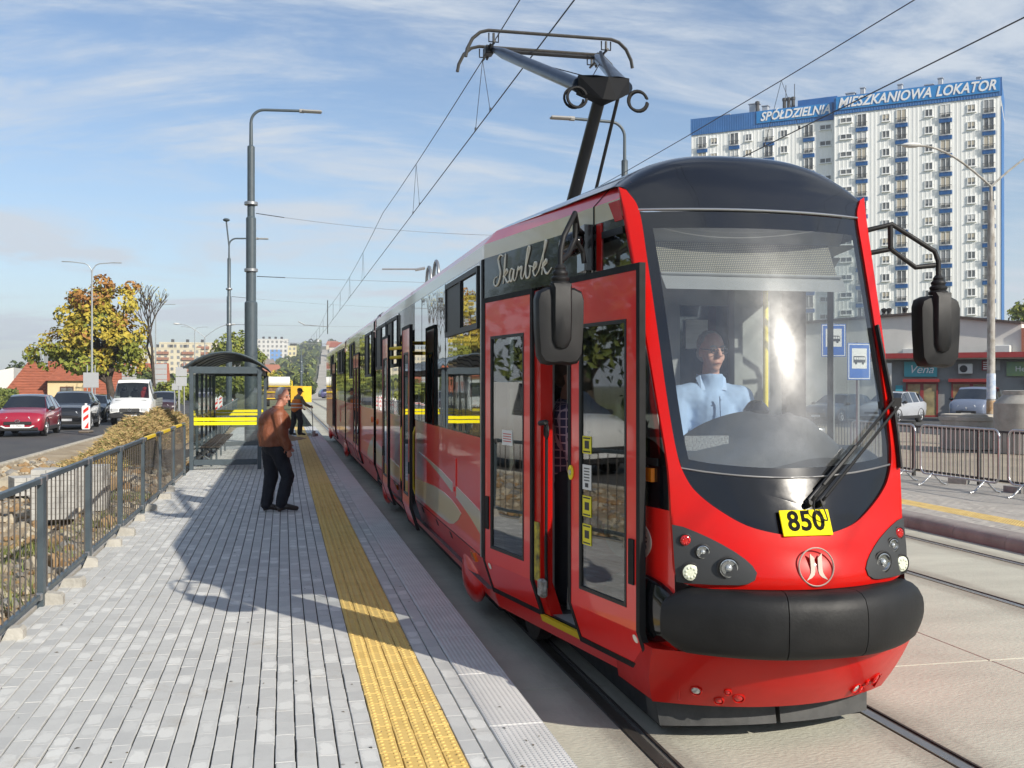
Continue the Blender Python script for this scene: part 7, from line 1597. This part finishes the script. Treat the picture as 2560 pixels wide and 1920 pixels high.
# ---- straw-like heap of dug-up turf between railing and road
def mound_h(x, y):
    t = (y - 23.5) / 20; 
    if t <= 0 or t >= 1: return 0
    c = -4.35 + .3 * sin(y * .5); w = .62 + .5 * t + .15 * sin(y * 1.1)
    prof = (sin(pi * min(1, t * 1.25) * .5) ** .6) * (1 - max(0, (t - .8) / .2) ** 2) * (.55 + .30 * sin(y * .75 + 1) ** 2 + .35 * t)
    return max(0, .95 * prof * max(0, 1 - ((x - c) / w) ** 2) ** .7 * (1 + .35 * fbm(x * 1.6, y * 1.2)))
m_turf = mat('dug_turf', (.30, .22, .11), .95, var=1, col2=(.14, .11, .055), vs=9, coord='pos')
k = MB(); k.grid(lambda u, w: (u, w, dirt_h(u, w) - .02 + mound_h(u, w)), [-6.4 + i * .1 for i in range(34)], [23 + j * .15 for j in range(142)])
heap = tag(k.build('turf_heap', m_turf, smooth=80), 'long heap of dug-up dry grass and turf between railing and road', 'heap')
k = MB(); rnd = random.Random(21)
for _ in range(42000):
    y = 23.4 + 20.5 * rnd.random(); x = -4.35 + rnd.gauss(0, .55); h = mound_h(x, y)
    if h < .04: continue
    p = Vector((x, y, dirt_h(x, y) + h - .02)); a = rnd.uniform(0, 6.28); l = rnd.uniform(.08, .26); d = Vector((cos(a), sin(a), rnd.uniform(-.3, .9))).normalized(); q = p + d * l; s = Vector((-sin(a), cos(a), 0)) * .0075; b = Vector((0, 0, rnd.uniform(-.05, .03)))
    k.add([p - s, p + s, p.lerp(q, .55) + s + Vector((0, 0, .015)), q + b, p.lerp(q, .55) - s + Vector((0, 0, .015))], [(0, 1, 2, 3, 4)], rnd.choice((0, 0, 0, 1, 1, 2)))
tag(k.build('dry_grass', [mat('straw', (.52, .39, .18), .85), mat('brown_straw', (.36, .25, .11), .9), mat('green_blade', (.20, .21, .06), .8)], recalc=False), 'dry straw-coloured grass blades sticking out of the turf heap', 'grass', kind='stuff')
# ---- rubble and stones on the bare soil
def rock(rnd, s):
    b = bmesh.new(); bmesh.ops.create_icosphere(b, subdivisions=1, radius=s); vs = [v.co.copy() for v in b.verts]; b.verts.index_update(); fs = [[v.index for v in f.verts] for f in b.faces]; b.free()
    sc_ = Vector((rnd.uniform(.7, 1.3), rnd.uniform(.7, 1.3), rnd.uniform(.45, .8))); sd = rnd.random() * 50
    return [Vector((v.x * sc_.x, v.y * sc_.y, v.z * sc_.z)) * (1 + .35 * noise.noise(v / s * 1.3 + Vector((sd, 0, 0)))) for v in vs], fs
k = MB(); rnd = random.Random(33); protos = [rock(random.Random(i), 1) for i in range(14)]
for _ in range(3400):
    y = 5.5 + 24 * rnd.random() ** 1.15; x = -2.15 - 4.2 * rnd.random() ** 1.1; s = rnd.choice((.02, .03, .03, .04, .05, .07, .10)) * rnd.uniform(.7, 1.4)
    V, Fc = protos[rnd.randrange(14)]; a = rnd.uniform(0, 6.28); ca, sa = cos(a), sin(a); z = dirt_h(x, y)
    k.add([(x + s * (v.x * ca - v.y * sa), y + s * (v.x * sa + v.y * ca), z + s * (v.z + .25)) for v in V], Fc, rnd.choice((0, 0, 0, 1, 1, 2)))
tag(k.build('rubble', [mat('limestone_rubble', (.46, .40, .30), .9, var=.3, vs=7, coord='pos'), mat('ochre_rubble', (.34, .22, .11), .9, var=.3, vs=7, coord='pos'), mat('grey_rubble', (.27, .26, .24), .9, var=.3, vs=7, coord='pos')], recalc=False), 'loose stones and rubble strewn over the bare soil', 'rubble', kind='stuff')
big_st = [(-2.9, 9.2, .20, 'big grey-brown boulder lying close behind the railing'), (-3.3, 12.6, .24, 'pale slab of broken concrete beyond the second railing panel'), (-2.75, 13.8, .16, 'rounded brown stone near the middle of the railing'), (-4.6, 15.2, .26, 'large pale limestone block in front of the stacked pavers'), (-3.9, 18.8, .30, 'broken concrete lump beside the farther paver stack'), (-3.1, 21.0, .26, 'grey stone at the foot of the turf heap'), (-5.3, 22.5, .34, 'pale boulder between the road kerb and the turf heap')]
for i, (x, y, s, lab) in enumerate(big_st):
    V, Fc = rock(random.Random(90 + i), s); b = MB(); b.add(V, Fc); tag(b.build('boulder', MATS[('limestone_rubble', 'grey_rubble', 'ochre_rubble')[i % 3]], loc=(x, y, dirt_h(x, y) + s * .3)), lab, 'stone', 'large stones behind the railing')
tag(MB().cbox((0, 0, .05), (.25, .12, .07), .008).build('red_brick', mat('red_brick', (.36, .09, .04), .85, var=.3, vs=12), loc=(-2.5, 8.35, dirt_h(-2.5, 8.35) + .02), rz=.5), 'single red brick lying on the soil behind the railing', 'brick')
k = MB(); rnd = random.Random(44)
for _ in range(2600):
    cx, cy_ = rnd.choice(((-2.5, 7.2), (-2.7, 10.5), (-3.0, 13.1), (-2.4, 16.0), (-3.6, 20.5), (-5.2, 12), (-4.2, 23), (-2.6, 19.2))); x = cx + rnd.gauss(0, .3); y = cy_ + rnd.gauss(0, .45)
    if x > -2.1: continue
    z = dirt_h(x, y); a = rnd.uniform(0, 6.28); l = rnd.uniform(.06, .2); tip = Vector((x + cos(a) * l * .5, y + sin(a) * l * .5, z + l)); s = Vector((-sin(a), cos(a), 0)) * .008; p = Vector((x, y, z - .01)); k.add([p - s, p + s, tip], [(0, 1, 2)], rnd.choice((0, 1)))
tag(k.build('weeds', [mat('weed_green', (.12, .17, .035), .8), MATS['green_blade']], recalc=False), 'sparse green weeds growing on the bare soil', 'weeds', kind='stuff')
# stacks of new pavers waiting behind the railing
pv = MB().cbox((0, 0, 0), (.196, .098, .078), .004).mesh('paver', mat('new_paver_grey', (.46, .455, .43), .85, var=.25, vs=6, coord='pos'))
def stack(x, y, nx, ny, nz, label, rz):
    t = thing('paver_stack', label, 'paver stack', (x, y, dirt_h(x, y) + .04), rz, 'stacks of new pavers')
    for a in range(nx):
        for b in range(ny):
            for c in range(nz):
                if 0 < a < nx - 1 and 0 < b < ny - 1 and c < nz - 1: continue
                o = link('paver', pv, t, ((a - nx / 2) * .2, (b - ny / 2) * .1, .04 + c * .08)); o.rotation_euler = (0, 0, RN.uniform(-.03, .03))
stack(-3.15, 16.3, 3, 5, 9, 'neat stack of new grey pavers, nearer one behind the railing', .1); stack(-3.0, 18.0, 3, 5, 9, 'second grey paver stack standing just past the nearer one', -.05); stack(-4.3, 20.3, 4, 6, 4, 'low wide paver stack by the turf heap', .4)

# dry leaves and grit blown over the paving
k = MB(); rnd = random.Random(77)
for _ in range(170):
    x = rnd.uniform(-1.85, 1.3); y = 4.6 + 14 * rnd.random() ** 1.5; s = rnd.uniform(.004, .016); a = rnd.uniform(0, 6.28)
    k.add([(x + s * cos(a), y + s * sin(a), .002), (x - s * .5 * sin(a), y + s * .5 * cos(a), .006), (x - s * cos(a), y - s * sin(a), .002), (x + s * .5 * sin(a), y - s * .5 * cos(a), .004)], [(0, 1, 2, 3)], rnd.choice((0, 1)))
tag(k.build('leaf_litter', [mat('leaf_scrap', (.12, .085, .04), .9), mat('grit', (.10, .095, .085), .95)], recalc=False), 'scattered dry leaf scraps and grit on the platform paving', 'leaf litter', kind='stuff')
# ================================================================== PEOPLE
def cap(mb, pts, rs, flat=1., n=12):
    """limb with rounded ends"""
    P = [Vector(p) for p in pts]
    mb.tube(P, rs, n, flat=flat)
    for p, r in ((P[0], rs[0]), (P[-1], rs[-1])): mb.ell(p, (r * .99, r * .99, r * .99), n, 8)
def fuse(mb, voxel, smooth=4, disp=None):
    me = mb.mesh('fused', mat('tmp', (.5, .5, .5)), recalc=False); o = bpy.data.objects.new('fused', me)
    r = o.modifiers.new('r', 'REMESH'); r.mode = 'VOXEL'; r.voxel_size = voxel
    if smooth: s = o.modifiers.new('s', 'SMOOTH'); s.iterations = smooth; s.factor = .5
    out = evaluated(o)
    if disp:
        nn = [v.normal.copy() for v in out.vertices]; out.vertices.foreach_set('co', [c for v, q in zip(out.vertices, nn) for c in v.co + q * disp(v.co)])
    out.polygons.foreach_set('use_smooth', [True] * len(out.polygons)); out.update(); return out
def put(me, name, m, parent): me.name = name; me.materials.clear(); me.materials.append(m); return link(name, me, parent)
def skinmat(n, c): return mat(n, c, .55, var=.3, col2=(c[0] * .85, c[1] * .7, c[2] * .65), vs=14, spec=.35)
def head(mb, c, yaw, pitch, s=1.):
    """skull, jaw, nose, ears; looks along +x before turning"""
    Mx = Matrix.Rotation(yaw, 3, 'Z') @ Matrix.Rotation(pitch, 3, 'Y'); c = Vector(c)
    def q(x, y, z): return c + Mx @ (Vector((x, y, z)) * s)
    mb.ell(q(-.012, 0, .03), (.098 * s, .077 * s, .10 * s), 16, 12, M=Mx); mb.ell(q(.022, 0, -.045), (.066 * s, .058 * s, .075 * s), 14, 10, M=Mx); mb.ell(q(.045, 0, -.095), (.036 * s, .034 * s, .028 * s), 12, 8, M=Mx)
    mb.tube([q(.082, 0, .03), q(.103, 0, -.005), q(.108, 0, -.022)], [.012 * s, .016 * s, .017 * s], 8); mb.ell(q(.098, 0, -.02), (.018 * s, .018 * s, .012 * s), 8, 6, M=Mx)
    for sd in (-1, 1): mb.ell(q(-.005, sd * .079, -.005), (.022 * s, .010 * s, .034 * s), 8, 6, M=Mx); mb.ell(q(.062, sd * .03, .035), (.020 * s, .022 * s, .010 * s), 8, 6, M=Mx); mb.ell(q(.05, sd * .042, -.03), (.026 * s, .022 * s, .028 * s), 8, 6, M=Mx)
    mb.ell(q(.082, 0, -.058), (.014 * s, .024 * s, .008 * s), 8, 6, M=Mx); mb.ell(q(.078, 0, -.072), (.014 * s, .022 * s, .008 * s), 8, 6, M=Mx)
    return q, Mx
def hand(mb, w, d, palm_n, s=1.):
    """palm and five bent fingers; w wrist, d direction of the fingers, palm_n palm normal"""
    w = Vector(w); d = Vector(d).normalized(); n_ = Vector(palm_n).normalized(); side = d.cross(n_).normalized()
    mb.tube([w, w + d * .045 * s, w + d * .095 * s], [.028 * s, .040 * s, .040 * s], 10, flat=.5)
    for i, (off, l) in enumerate(((-.030, .068), (-.010, .080), (.011, .075), (.030, .058))):
        b = w + d * .085 * s + side * off * s; c = b + (d + n_ * .25).normalized() * l * .55 * s; e = c + (d + n_ * .8).normalized() * l * .5 * s; mb.tube([b, c, e], [.0095 * s, .0088 * s, .007 * s], 7)
    b = w + d * .03 * s - side * .035 * s; mb.tube([b, b + (d - side * .9 + n_ * .3).normalized() * .04 * s, b + (d - side * .5 + n_ * .6).normalized() * .072 * s], [.013 * s, .011 * s, .008 * s], 7)
def face_bits(q, Mx, t, brow=(.35, .34, .32), glasses=False, s=1.):
    k = MB()
    for sd in (-1, 1): k.ell(q(.079, sd * .030, .014), (.008 * s, .011 * s, .006 * s), 8, 6, M=Mx)
    k.build('eyes', mat('eye_dark', (.03, .025, .02), .2), t)
    k = MB(); [k.tube([q(.084, sd * .016, .037), q(.083, sd * .034, .043), q(.074, sd * .050, .036)], .0055 * s, 5) for sd in (-1, 1)]; k.build('eyebrows', mat('brow_%d' % int(brow[0] * 100), brow, .9), t)
    k = MB(); k.tube([q(.088, -.022, -.066), q(.094, 0, -.064), q(.088, .022, -.066)], .0035 * s, 5); k.build('mouth', mat('lip', (.40, .17, .13), .6), t)
    if glasses:
        k = MB(); [k.tube([q(.098, sd * .033 + .026 * cos(i * pi / 8), .012 + .018 * sin(i * pi / 8)) for i in range(17)], .0028 * s, 5) for sd in (-1, 1)]; [k.tube([q(.098, sd * .058, .018), q(0, sd * .082, .02)], .0028 * s, 5) for sd in (-1, 1)]; k.tube([q(.1, -.008, .016), q(.1, .008, .016)], .0028 * s, 5); k.build('glasses', m_print, t)
def folds(amp, f1, f2): return lambda p: amp * (fbm(p.x * f1, p.y * f1, p.z * f2, 3))
def person(label, loc, rz, J, skin, hair, garments, voxel=.009, headyaw=0., headpitch=.1, cat='person', glasses=False, parts=('hands', 'legs'), hairstyle='short', group=None):
    t = thing('person', label, cat, loc, rz, group); b = MB(); q, Mx = head(b, J['head'], headyaw, headpitch)
    cap(b, [J['neck'], Vector(J['neck']).lerp(Vector(J['head']), .55)], [.058, .054]); cap(b, [J['pelvis'], J['chest'], J['neck']], [.13, .14, .07])
    for sd in ('n', 'f'):
        cap(b, [J['sh' + sd], J['el' + sd], J['wr' + sd]], [.048, .040, .027]); cap(b, [J['chest'], J['sh' + sd]], [.08, .05])
        wr, el = Vector(J['wr' + sd]), Vector(J['el' + sd]); hand(b, wr, J.get('hd' + sd, wr - el), J.get('pn' + sd, (.3, .9 if sd == 'n' else -.9, 0)))
        if 'legs' in parts: cap(b, [J['hip' + sd], J['kn' + sd], J['an' + sd]], [.085, .058, .042]); cap(b, [J['pelvis'], J['hip' + sd]], [.10, .09])
        if 'legs' in parts: cap(b, [J['an' + sd], Vector(J['an' + sd]).lerp(Vector(J['toe' + sd]), .7)], [.040, .022])
    put(fuse(b, voxel, 3), 'body', skin, t); face_bits(q, Mx, t, glasses=glasses)
    if hair:
        h = MB()
        if hairstyle == 'cap': h.ell(q(-.012, 0, .055), (.112, .090, .085), 16, 10, M=Mx); h.tube([q(.06, 0, .06), q(.15, 0, .045)], [.075, .06], 10, flat=.15)
        else:
            h.ell(q(-.034, 0, .050), (.088, .0815, .089), 16, 12, M=Mx); h.ell(q(-.058, 0, -.012), (.056, .077, .06), 14, 10, M=Mx)
        hm = fuse(h, .008, 2, folds(.005, 45, 45)); 
        put(hm, 'hair' if hairstyle != 'cap' else 'cap', hair, t)
    for (nm, m_, fn, vx, ds_) in garments:
        g_ = MB(); fn(g_, J); put(fuse(g_, vx, 3, ds_), nm, m_, t)
    return t
# garments
def g_jacket(b, J, hem=.9, r=(.222, .236, .232, .125), sleeve=(.098, .084, .064)):
    b.tube([J['hem'], J['waist'], J['chest'], J['neck']], list(r), 18, flat=.92); b.ell(J['chest'], (r[2], r[2] * .95, .20), 16, 10)
    for sd in ('n', 'f'): cap(b, [Vector(J['chest']).lerp(Vector(J['sh' + sd]), .5) + Vector((0, 0, .04)), J['sh' + sd]], [.12, .092]); cap(b, [J['sh' + sd], J['el' + sd], J['wr' + sd]], list(sleeve))
    b.lathe([(.085, -.03), (.08, .05)], J['neck'], 14)
def g_trousers(b, J, r=(.118, .100, .084)):
    cap(b, [J['pelvis'], J['hem']], [.15, .15])
    for sd in ('n', 'f'): cap(b, [J['hip' + sd], J['kn' + sd], Vector(J['an' + sd]) + Vector((0, 0, .0))], list(r))
def g_shoes(b, J):
    for sd in ('n', 'f'):
        a, e = Vector(J['an' + sd]), Vector(J['toe' + sd]); d = (e - a); d.z = 0; d.normalize(); h = a - d * .05; h.z = max(e.z, .045)
        b.tube([h, a.lerp(e, .35) - Vector((0, 0, .01)), e], [.050, .054, .042], 10, flat=.9); b.tube([a + Vector((0, 0, .02)), h], [.045, .046], 10); b.ell(e, (.046, .042, .036), 10, 8)
J = dict(head=(.085, 0, 1.635), neck=(.015, 0, 1.455), chest=(-.03, 0, 1.27), waist=(-.055, 0, 1.08), hem=(-.05, 0, .935), pelvis=(-.055, 0, .93),
         shn=(-.03, -.195, 1.375), eln=(.0, -.255, 1.12), wrn=(.085, -.245, .925), hdn=(.25, .05, -1), shf=(.02, .18, 1.37), elf=(.08, .24, 1.12), wrf=(.19, .18, .95),
         hipn=(-.03, -.10, .90), knn=(.13, -.105, .50), ann=(.03, -.105, .11), toen=(.235, -.14, .045), hipf=(-.08, .09, .90), knf=(-.055, .10, .49), anf=(-.125, .10, .10), toef=(.045, .06, .035))
m_leather = mat('brown_leather', (.26, .088, .042), .5, var=.35, col2=(.18, .058, .028), vs=7, bump=.3, bs=30, spec=.4)
m_navy = mat('navy_trousers', (.008, .010, .018), .85, var=.3, vs=9); m_shoe = mat('dark_leather_shoe', (.035, .026, .022), .4)
person('grey-haired man in brown leather jacket and dark trousers stepping along the platform', (-.09, 15.25, .0), .28, J, skinmat('man_skin', (.50, .25, .18)), mat('grey_hair', (.60, .58, .55), .8, var=.4, vs=60), [('jacket', m_leather, g_jacket, .012, folds(.012, 9, 5)), ('trousers', m_navy, g_trousers, .012, folds(.012, 7, 6)), ('shoes', m_shoe, g_shoes, .009, None)], headyaw=-.72, headpitch=.24)
# roadworker with orange vest
JW = dict(head=(.07, 0, 1.56), neck=(.0, 0, 1.40), chest=(-.02, 0, 1.22), waist=(-.05, 0, 1.03), hem=(-.06, 0, .92), pelvis=(-.06, 0, .90), shn=(.0, -.18, 1.33), eln=(.12, -.27, 1.12), wrn=(.32, -.28, 1.02), hdn=(1, 0, -.2), shf=(.03, .17, 1.33), elf=(.10, .25, 1.10), wrf=(.28, .2, .98),
          hipn=(-.04, -.10, .88), knn=(.02, -.13, .47), ann=(-.02, -.14, .09), toen=(.17, -.17, .03), hipf=(-.09, .1, .88), knf=(-.10, .14, .46), anf=(-.2, .16, .09), toef=(-.02, .16, .03))
def g_vest(b, J): cap(b, [Vector(J['hem']) + Vector((0, 0, .08)), J['waist'], J['chest'], Vector(J['neck']) - Vector((0, 0, .03))], [.215, .215, .21, .105], .95, 16); [cap(b, [J['chest'], Vector(J['sh' + s]) * .97 + Vector((0, 0, .03))], [.15, .09]) for s in 'nf']
m_vest = mat('orange_vest', (.72, .20, .03), .7, var=.2, vs=5); m_olive = mat('olive_sweatshirt', (.20, .17, .11), .9); m_work = mat('work_trousers', (.03, .03, .032), .9, var=.3, vs=8)
w_ = person('road worker in orange vest and dark cap holding a tool on the platform', (.52, 38.4, .0), .55, JW, skinmat('worker_skin', (.42, .20, .13)), mat('dark_cap', (.05, .035, .03), .8), [('sweatshirt', m_olive, lambda b, J: g_jacket(b, J, r=(.16, .165, .165, .09), sleeve=(.075, .065, .05)), .014, None), ('safety_vest', m_vest, g_vest, .014, None), ('trousers', m_work, g_trousers, .014, folds(.012, 7, 6)), ('boots', m_shoe, g_shoes, .012, None)], headpitch=.35, hairstyle='cap')
k = MB(); [k.lathe([(.222, -.02), (.222, .02)], (-.055, 0, z), 16) for z in (1.0, 1.13)]; o = k.build('reflective_band', mat('reflective_silver', (.60, .60, .56), .4), w_); 
k = MB(); k.tube([(.40, -.27, 1.06), (.44, -.27, .55), (.46, -.26, .02)], .014, 6); k.tube([(.33, -.33, 1.05), (.44, -.22, 1.06)], .016, 6); tag(k.build('paving_tool', m_black, loc=(.52, 38.4, .0), rz=.55), 'thin black long-handled tool in the hand of the road worker', 'tool')
# tram driver
JD = dict(head=(0.03, 0, 1.90), neck=(0, 0, 1.71), chest=(-.03, 0, 1.50), waist=(-.04, 0, 1.25), hem=(-.04, 0, 1.05), pelvis=(-.04, 0, .95), shn=(-.01, -.20, 1.60), eln=(.10, -.27, 1.33), wrn=(.33, -.20, 1.30), hdn=(1, .2, -.1), shf=(-.01, .20, 1.60), elf=(.10, .27, 1.33), wrf=(.33, .20, 1.30), hdf=(1, -.2, -.1))
def g_shirt(b, J): g_jacket(b, J, r=(.165, .17, .185, .085), sleeve=(.090, .075, .062)); 
person('tram driver with glasses in light blue shirt seated behind the windscreen', (2.66, 6.22, .11), -pi / 2 - .05, JD, skinmat('driver_skin', (.62, .38, .30)), mat('short_grey_hair', (.36, .34, .31), .85, var=.4, vs=60), [('shirt', mat('light_blue_shirt', (.36, .50, .72), .8, var=.1, vs=10), g_shirt, .011, folds(.008, 9, 7))], headpitch=.08, glasses=True, parts=('hands',), headyaw=.15)
drv = [o for o in bpy.data.objects if o.get('label', '').startswith('tram driver')][0]
k = MB()
for sd in (-1, 1):
    k.add([(.055, sd * .012, 1.70), (.07, sd * .03, 1.665), (.075, sd * .085, 1.655), (.01, sd * .10, 1.735), (-.06, sd * .07, 1.765), (-.06, sd * .06, 1.735), (.02, sd * .075, 1.755)], [(0, 1, 2, 3, 6), (3, 4, 5, 6)])
k.build('collar', mat('collar_blue', (.42, .56, .78), .8), drv)
k = MB(); k.tube([(.175, 0, 1.62), (.188, .0, 1.50), (.178, .0, 1.35)], .006, 5); [k.ell((.190, .0, z), (.004, .006, .006), 6, 4) for z in (1.6, 1.53, 1.46, 1.39)]; k.build('shirt_placket', mat('placket', (.30, .43, .64), .8), drv)
# passenger in a checked shirt inside the front door
JP = dict(head=(.02, 0, 1.62), neck=(0, 0, 1.42), chest=(-.02, 0, 1.25), waist=(-.03, 0, 1.05), hem=(-.03, 0, .92), pelvis=(-.03, 0, .90), shn=(0, -.2, 1.35), eln=(.06, -.27, 1.08), wrn=(.24, -.2, 1.05), shf=(0, .2, 1.35), elf=(.05, .27, 1.08), wrf=(.22, .2, 1.05), hipn=(0, -.1, .88), knn=(.02, -.1, .47), ann=(0, -.1, .09), toen=(.18, -.1, .03), hipf=(0, .1, .88), knf=(0, .1, .47), anf=(-.03, .1, .09), toef=(.15, .1, .03))
def plaid():
    m = mat('checked_cloth', (.03, .025, .06), .85)
    nt = m.node_tree; N = nt.nodes; L = nt.links; p = N['Principled BSDF']; tc = N.new('ShaderNodeTexCoord'); last = None
    for ax, sc_ in ((0, 22.), (2, 18.), (1, 22.)):
        sep = N.new('ShaderNodeSeparateXYZ'); L.new(tc.outputs['Object'], sep.inputs[0]); a = N.new('ShaderNodeMath'); a.operation = 'MULTIPLY'; a.inputs[1].default_value = sc_; L.new(sep.outputs[ax], a.inputs[0]); f_ = N.new('ShaderNodeMath'); f_.operation = 'FRACT'; L.new(a.outputs[0], f_.inputs[0]); g_ = N.new('ShaderNodeMath'); g_.operation = 'LESS_THAN'; g_.inputs[1].default_value = .16; L.new(f_.outputs[0], g_.inputs[0])
        if last is None: last = g_.outputs[0]
        else: mx = N.new('ShaderNodeMath'); mx.operation = 'MAXIMUM'; L.new(last, mx.inputs[0]); L.new(g_.outputs[0], mx.inputs[1]); last = mx.outputs[0]
    c = N.new('ShaderNodeMix'); c.data_type = 'RGBA'; c.inputs[6].default_value = (.035, .025, .07, 1); c.inputs[7].default_value = (.42, .30, .36, 1); L.new(last, c.inputs[0]); L.new(c.outputs[2], p.inputs['Base Color']); return m
person('passenger in dark checked shirt standing just inside the open front door', (1.99, 7.22, .23), -.3, JP, skinmat('passenger_skin', (.48, .25, .18)), mat('brown_hair', (.08, .05, .035), .8), [('checked_shirt', plaid(), g_shirt, .013, folds(.008, 9, 7)), ('trousers', m_navy, g_trousers, .013, None), ('shoes', m_shoe, g_shoes, .012, None)], voxel=.011)
m_darkc = mat('dark_coat', (.012, .012, .014), .85)
person('person in dark coat standing in the shop doorway', (40.6, 55.2, -.155), 2.2, JP, skinmat('shopper_skin', (.40, .22, .16)), mat('black_hair', (.02, .018, .016), .8), [('coat', m_darkc, lambda b, J: g_jacket(b, J), .018, None), ('trousers', m_darkc, g_trousers, .018, None), ('shoes', m_shoe, g_shoes, .014, None)], voxel=.014)

# ================================================================== AIR
hz = MB(); hz.bb((-1520, -320, -1.6), (1520, 1820, 70)); hzo = hz.build('haze', None)
m_haze = bpy.data.materials.new('pale_air'); m_haze.use_nodes = True; nt = m_haze.node_tree; nt.nodes.remove(nt.nodes['Principled BSDF'])
pv_ = nt.nodes.new('ShaderNodeVolumePrincipled'); pv_.inputs['Color'].default_value = (.86, .90, .96, 1); pv_.inputs['Density'].default_value = .00042; pv_.inputs['Anisotropy'].default_value = .2
nt.links.new(pv_.outputs[0], nt.nodes['Material Output'].inputs['Volume']); hzo.data.materials.clear(); hzo.data.materials.append(m_haze); tag(hzo, 'pale haze thinning the view of the far hill', 'haze', kind='stuff')
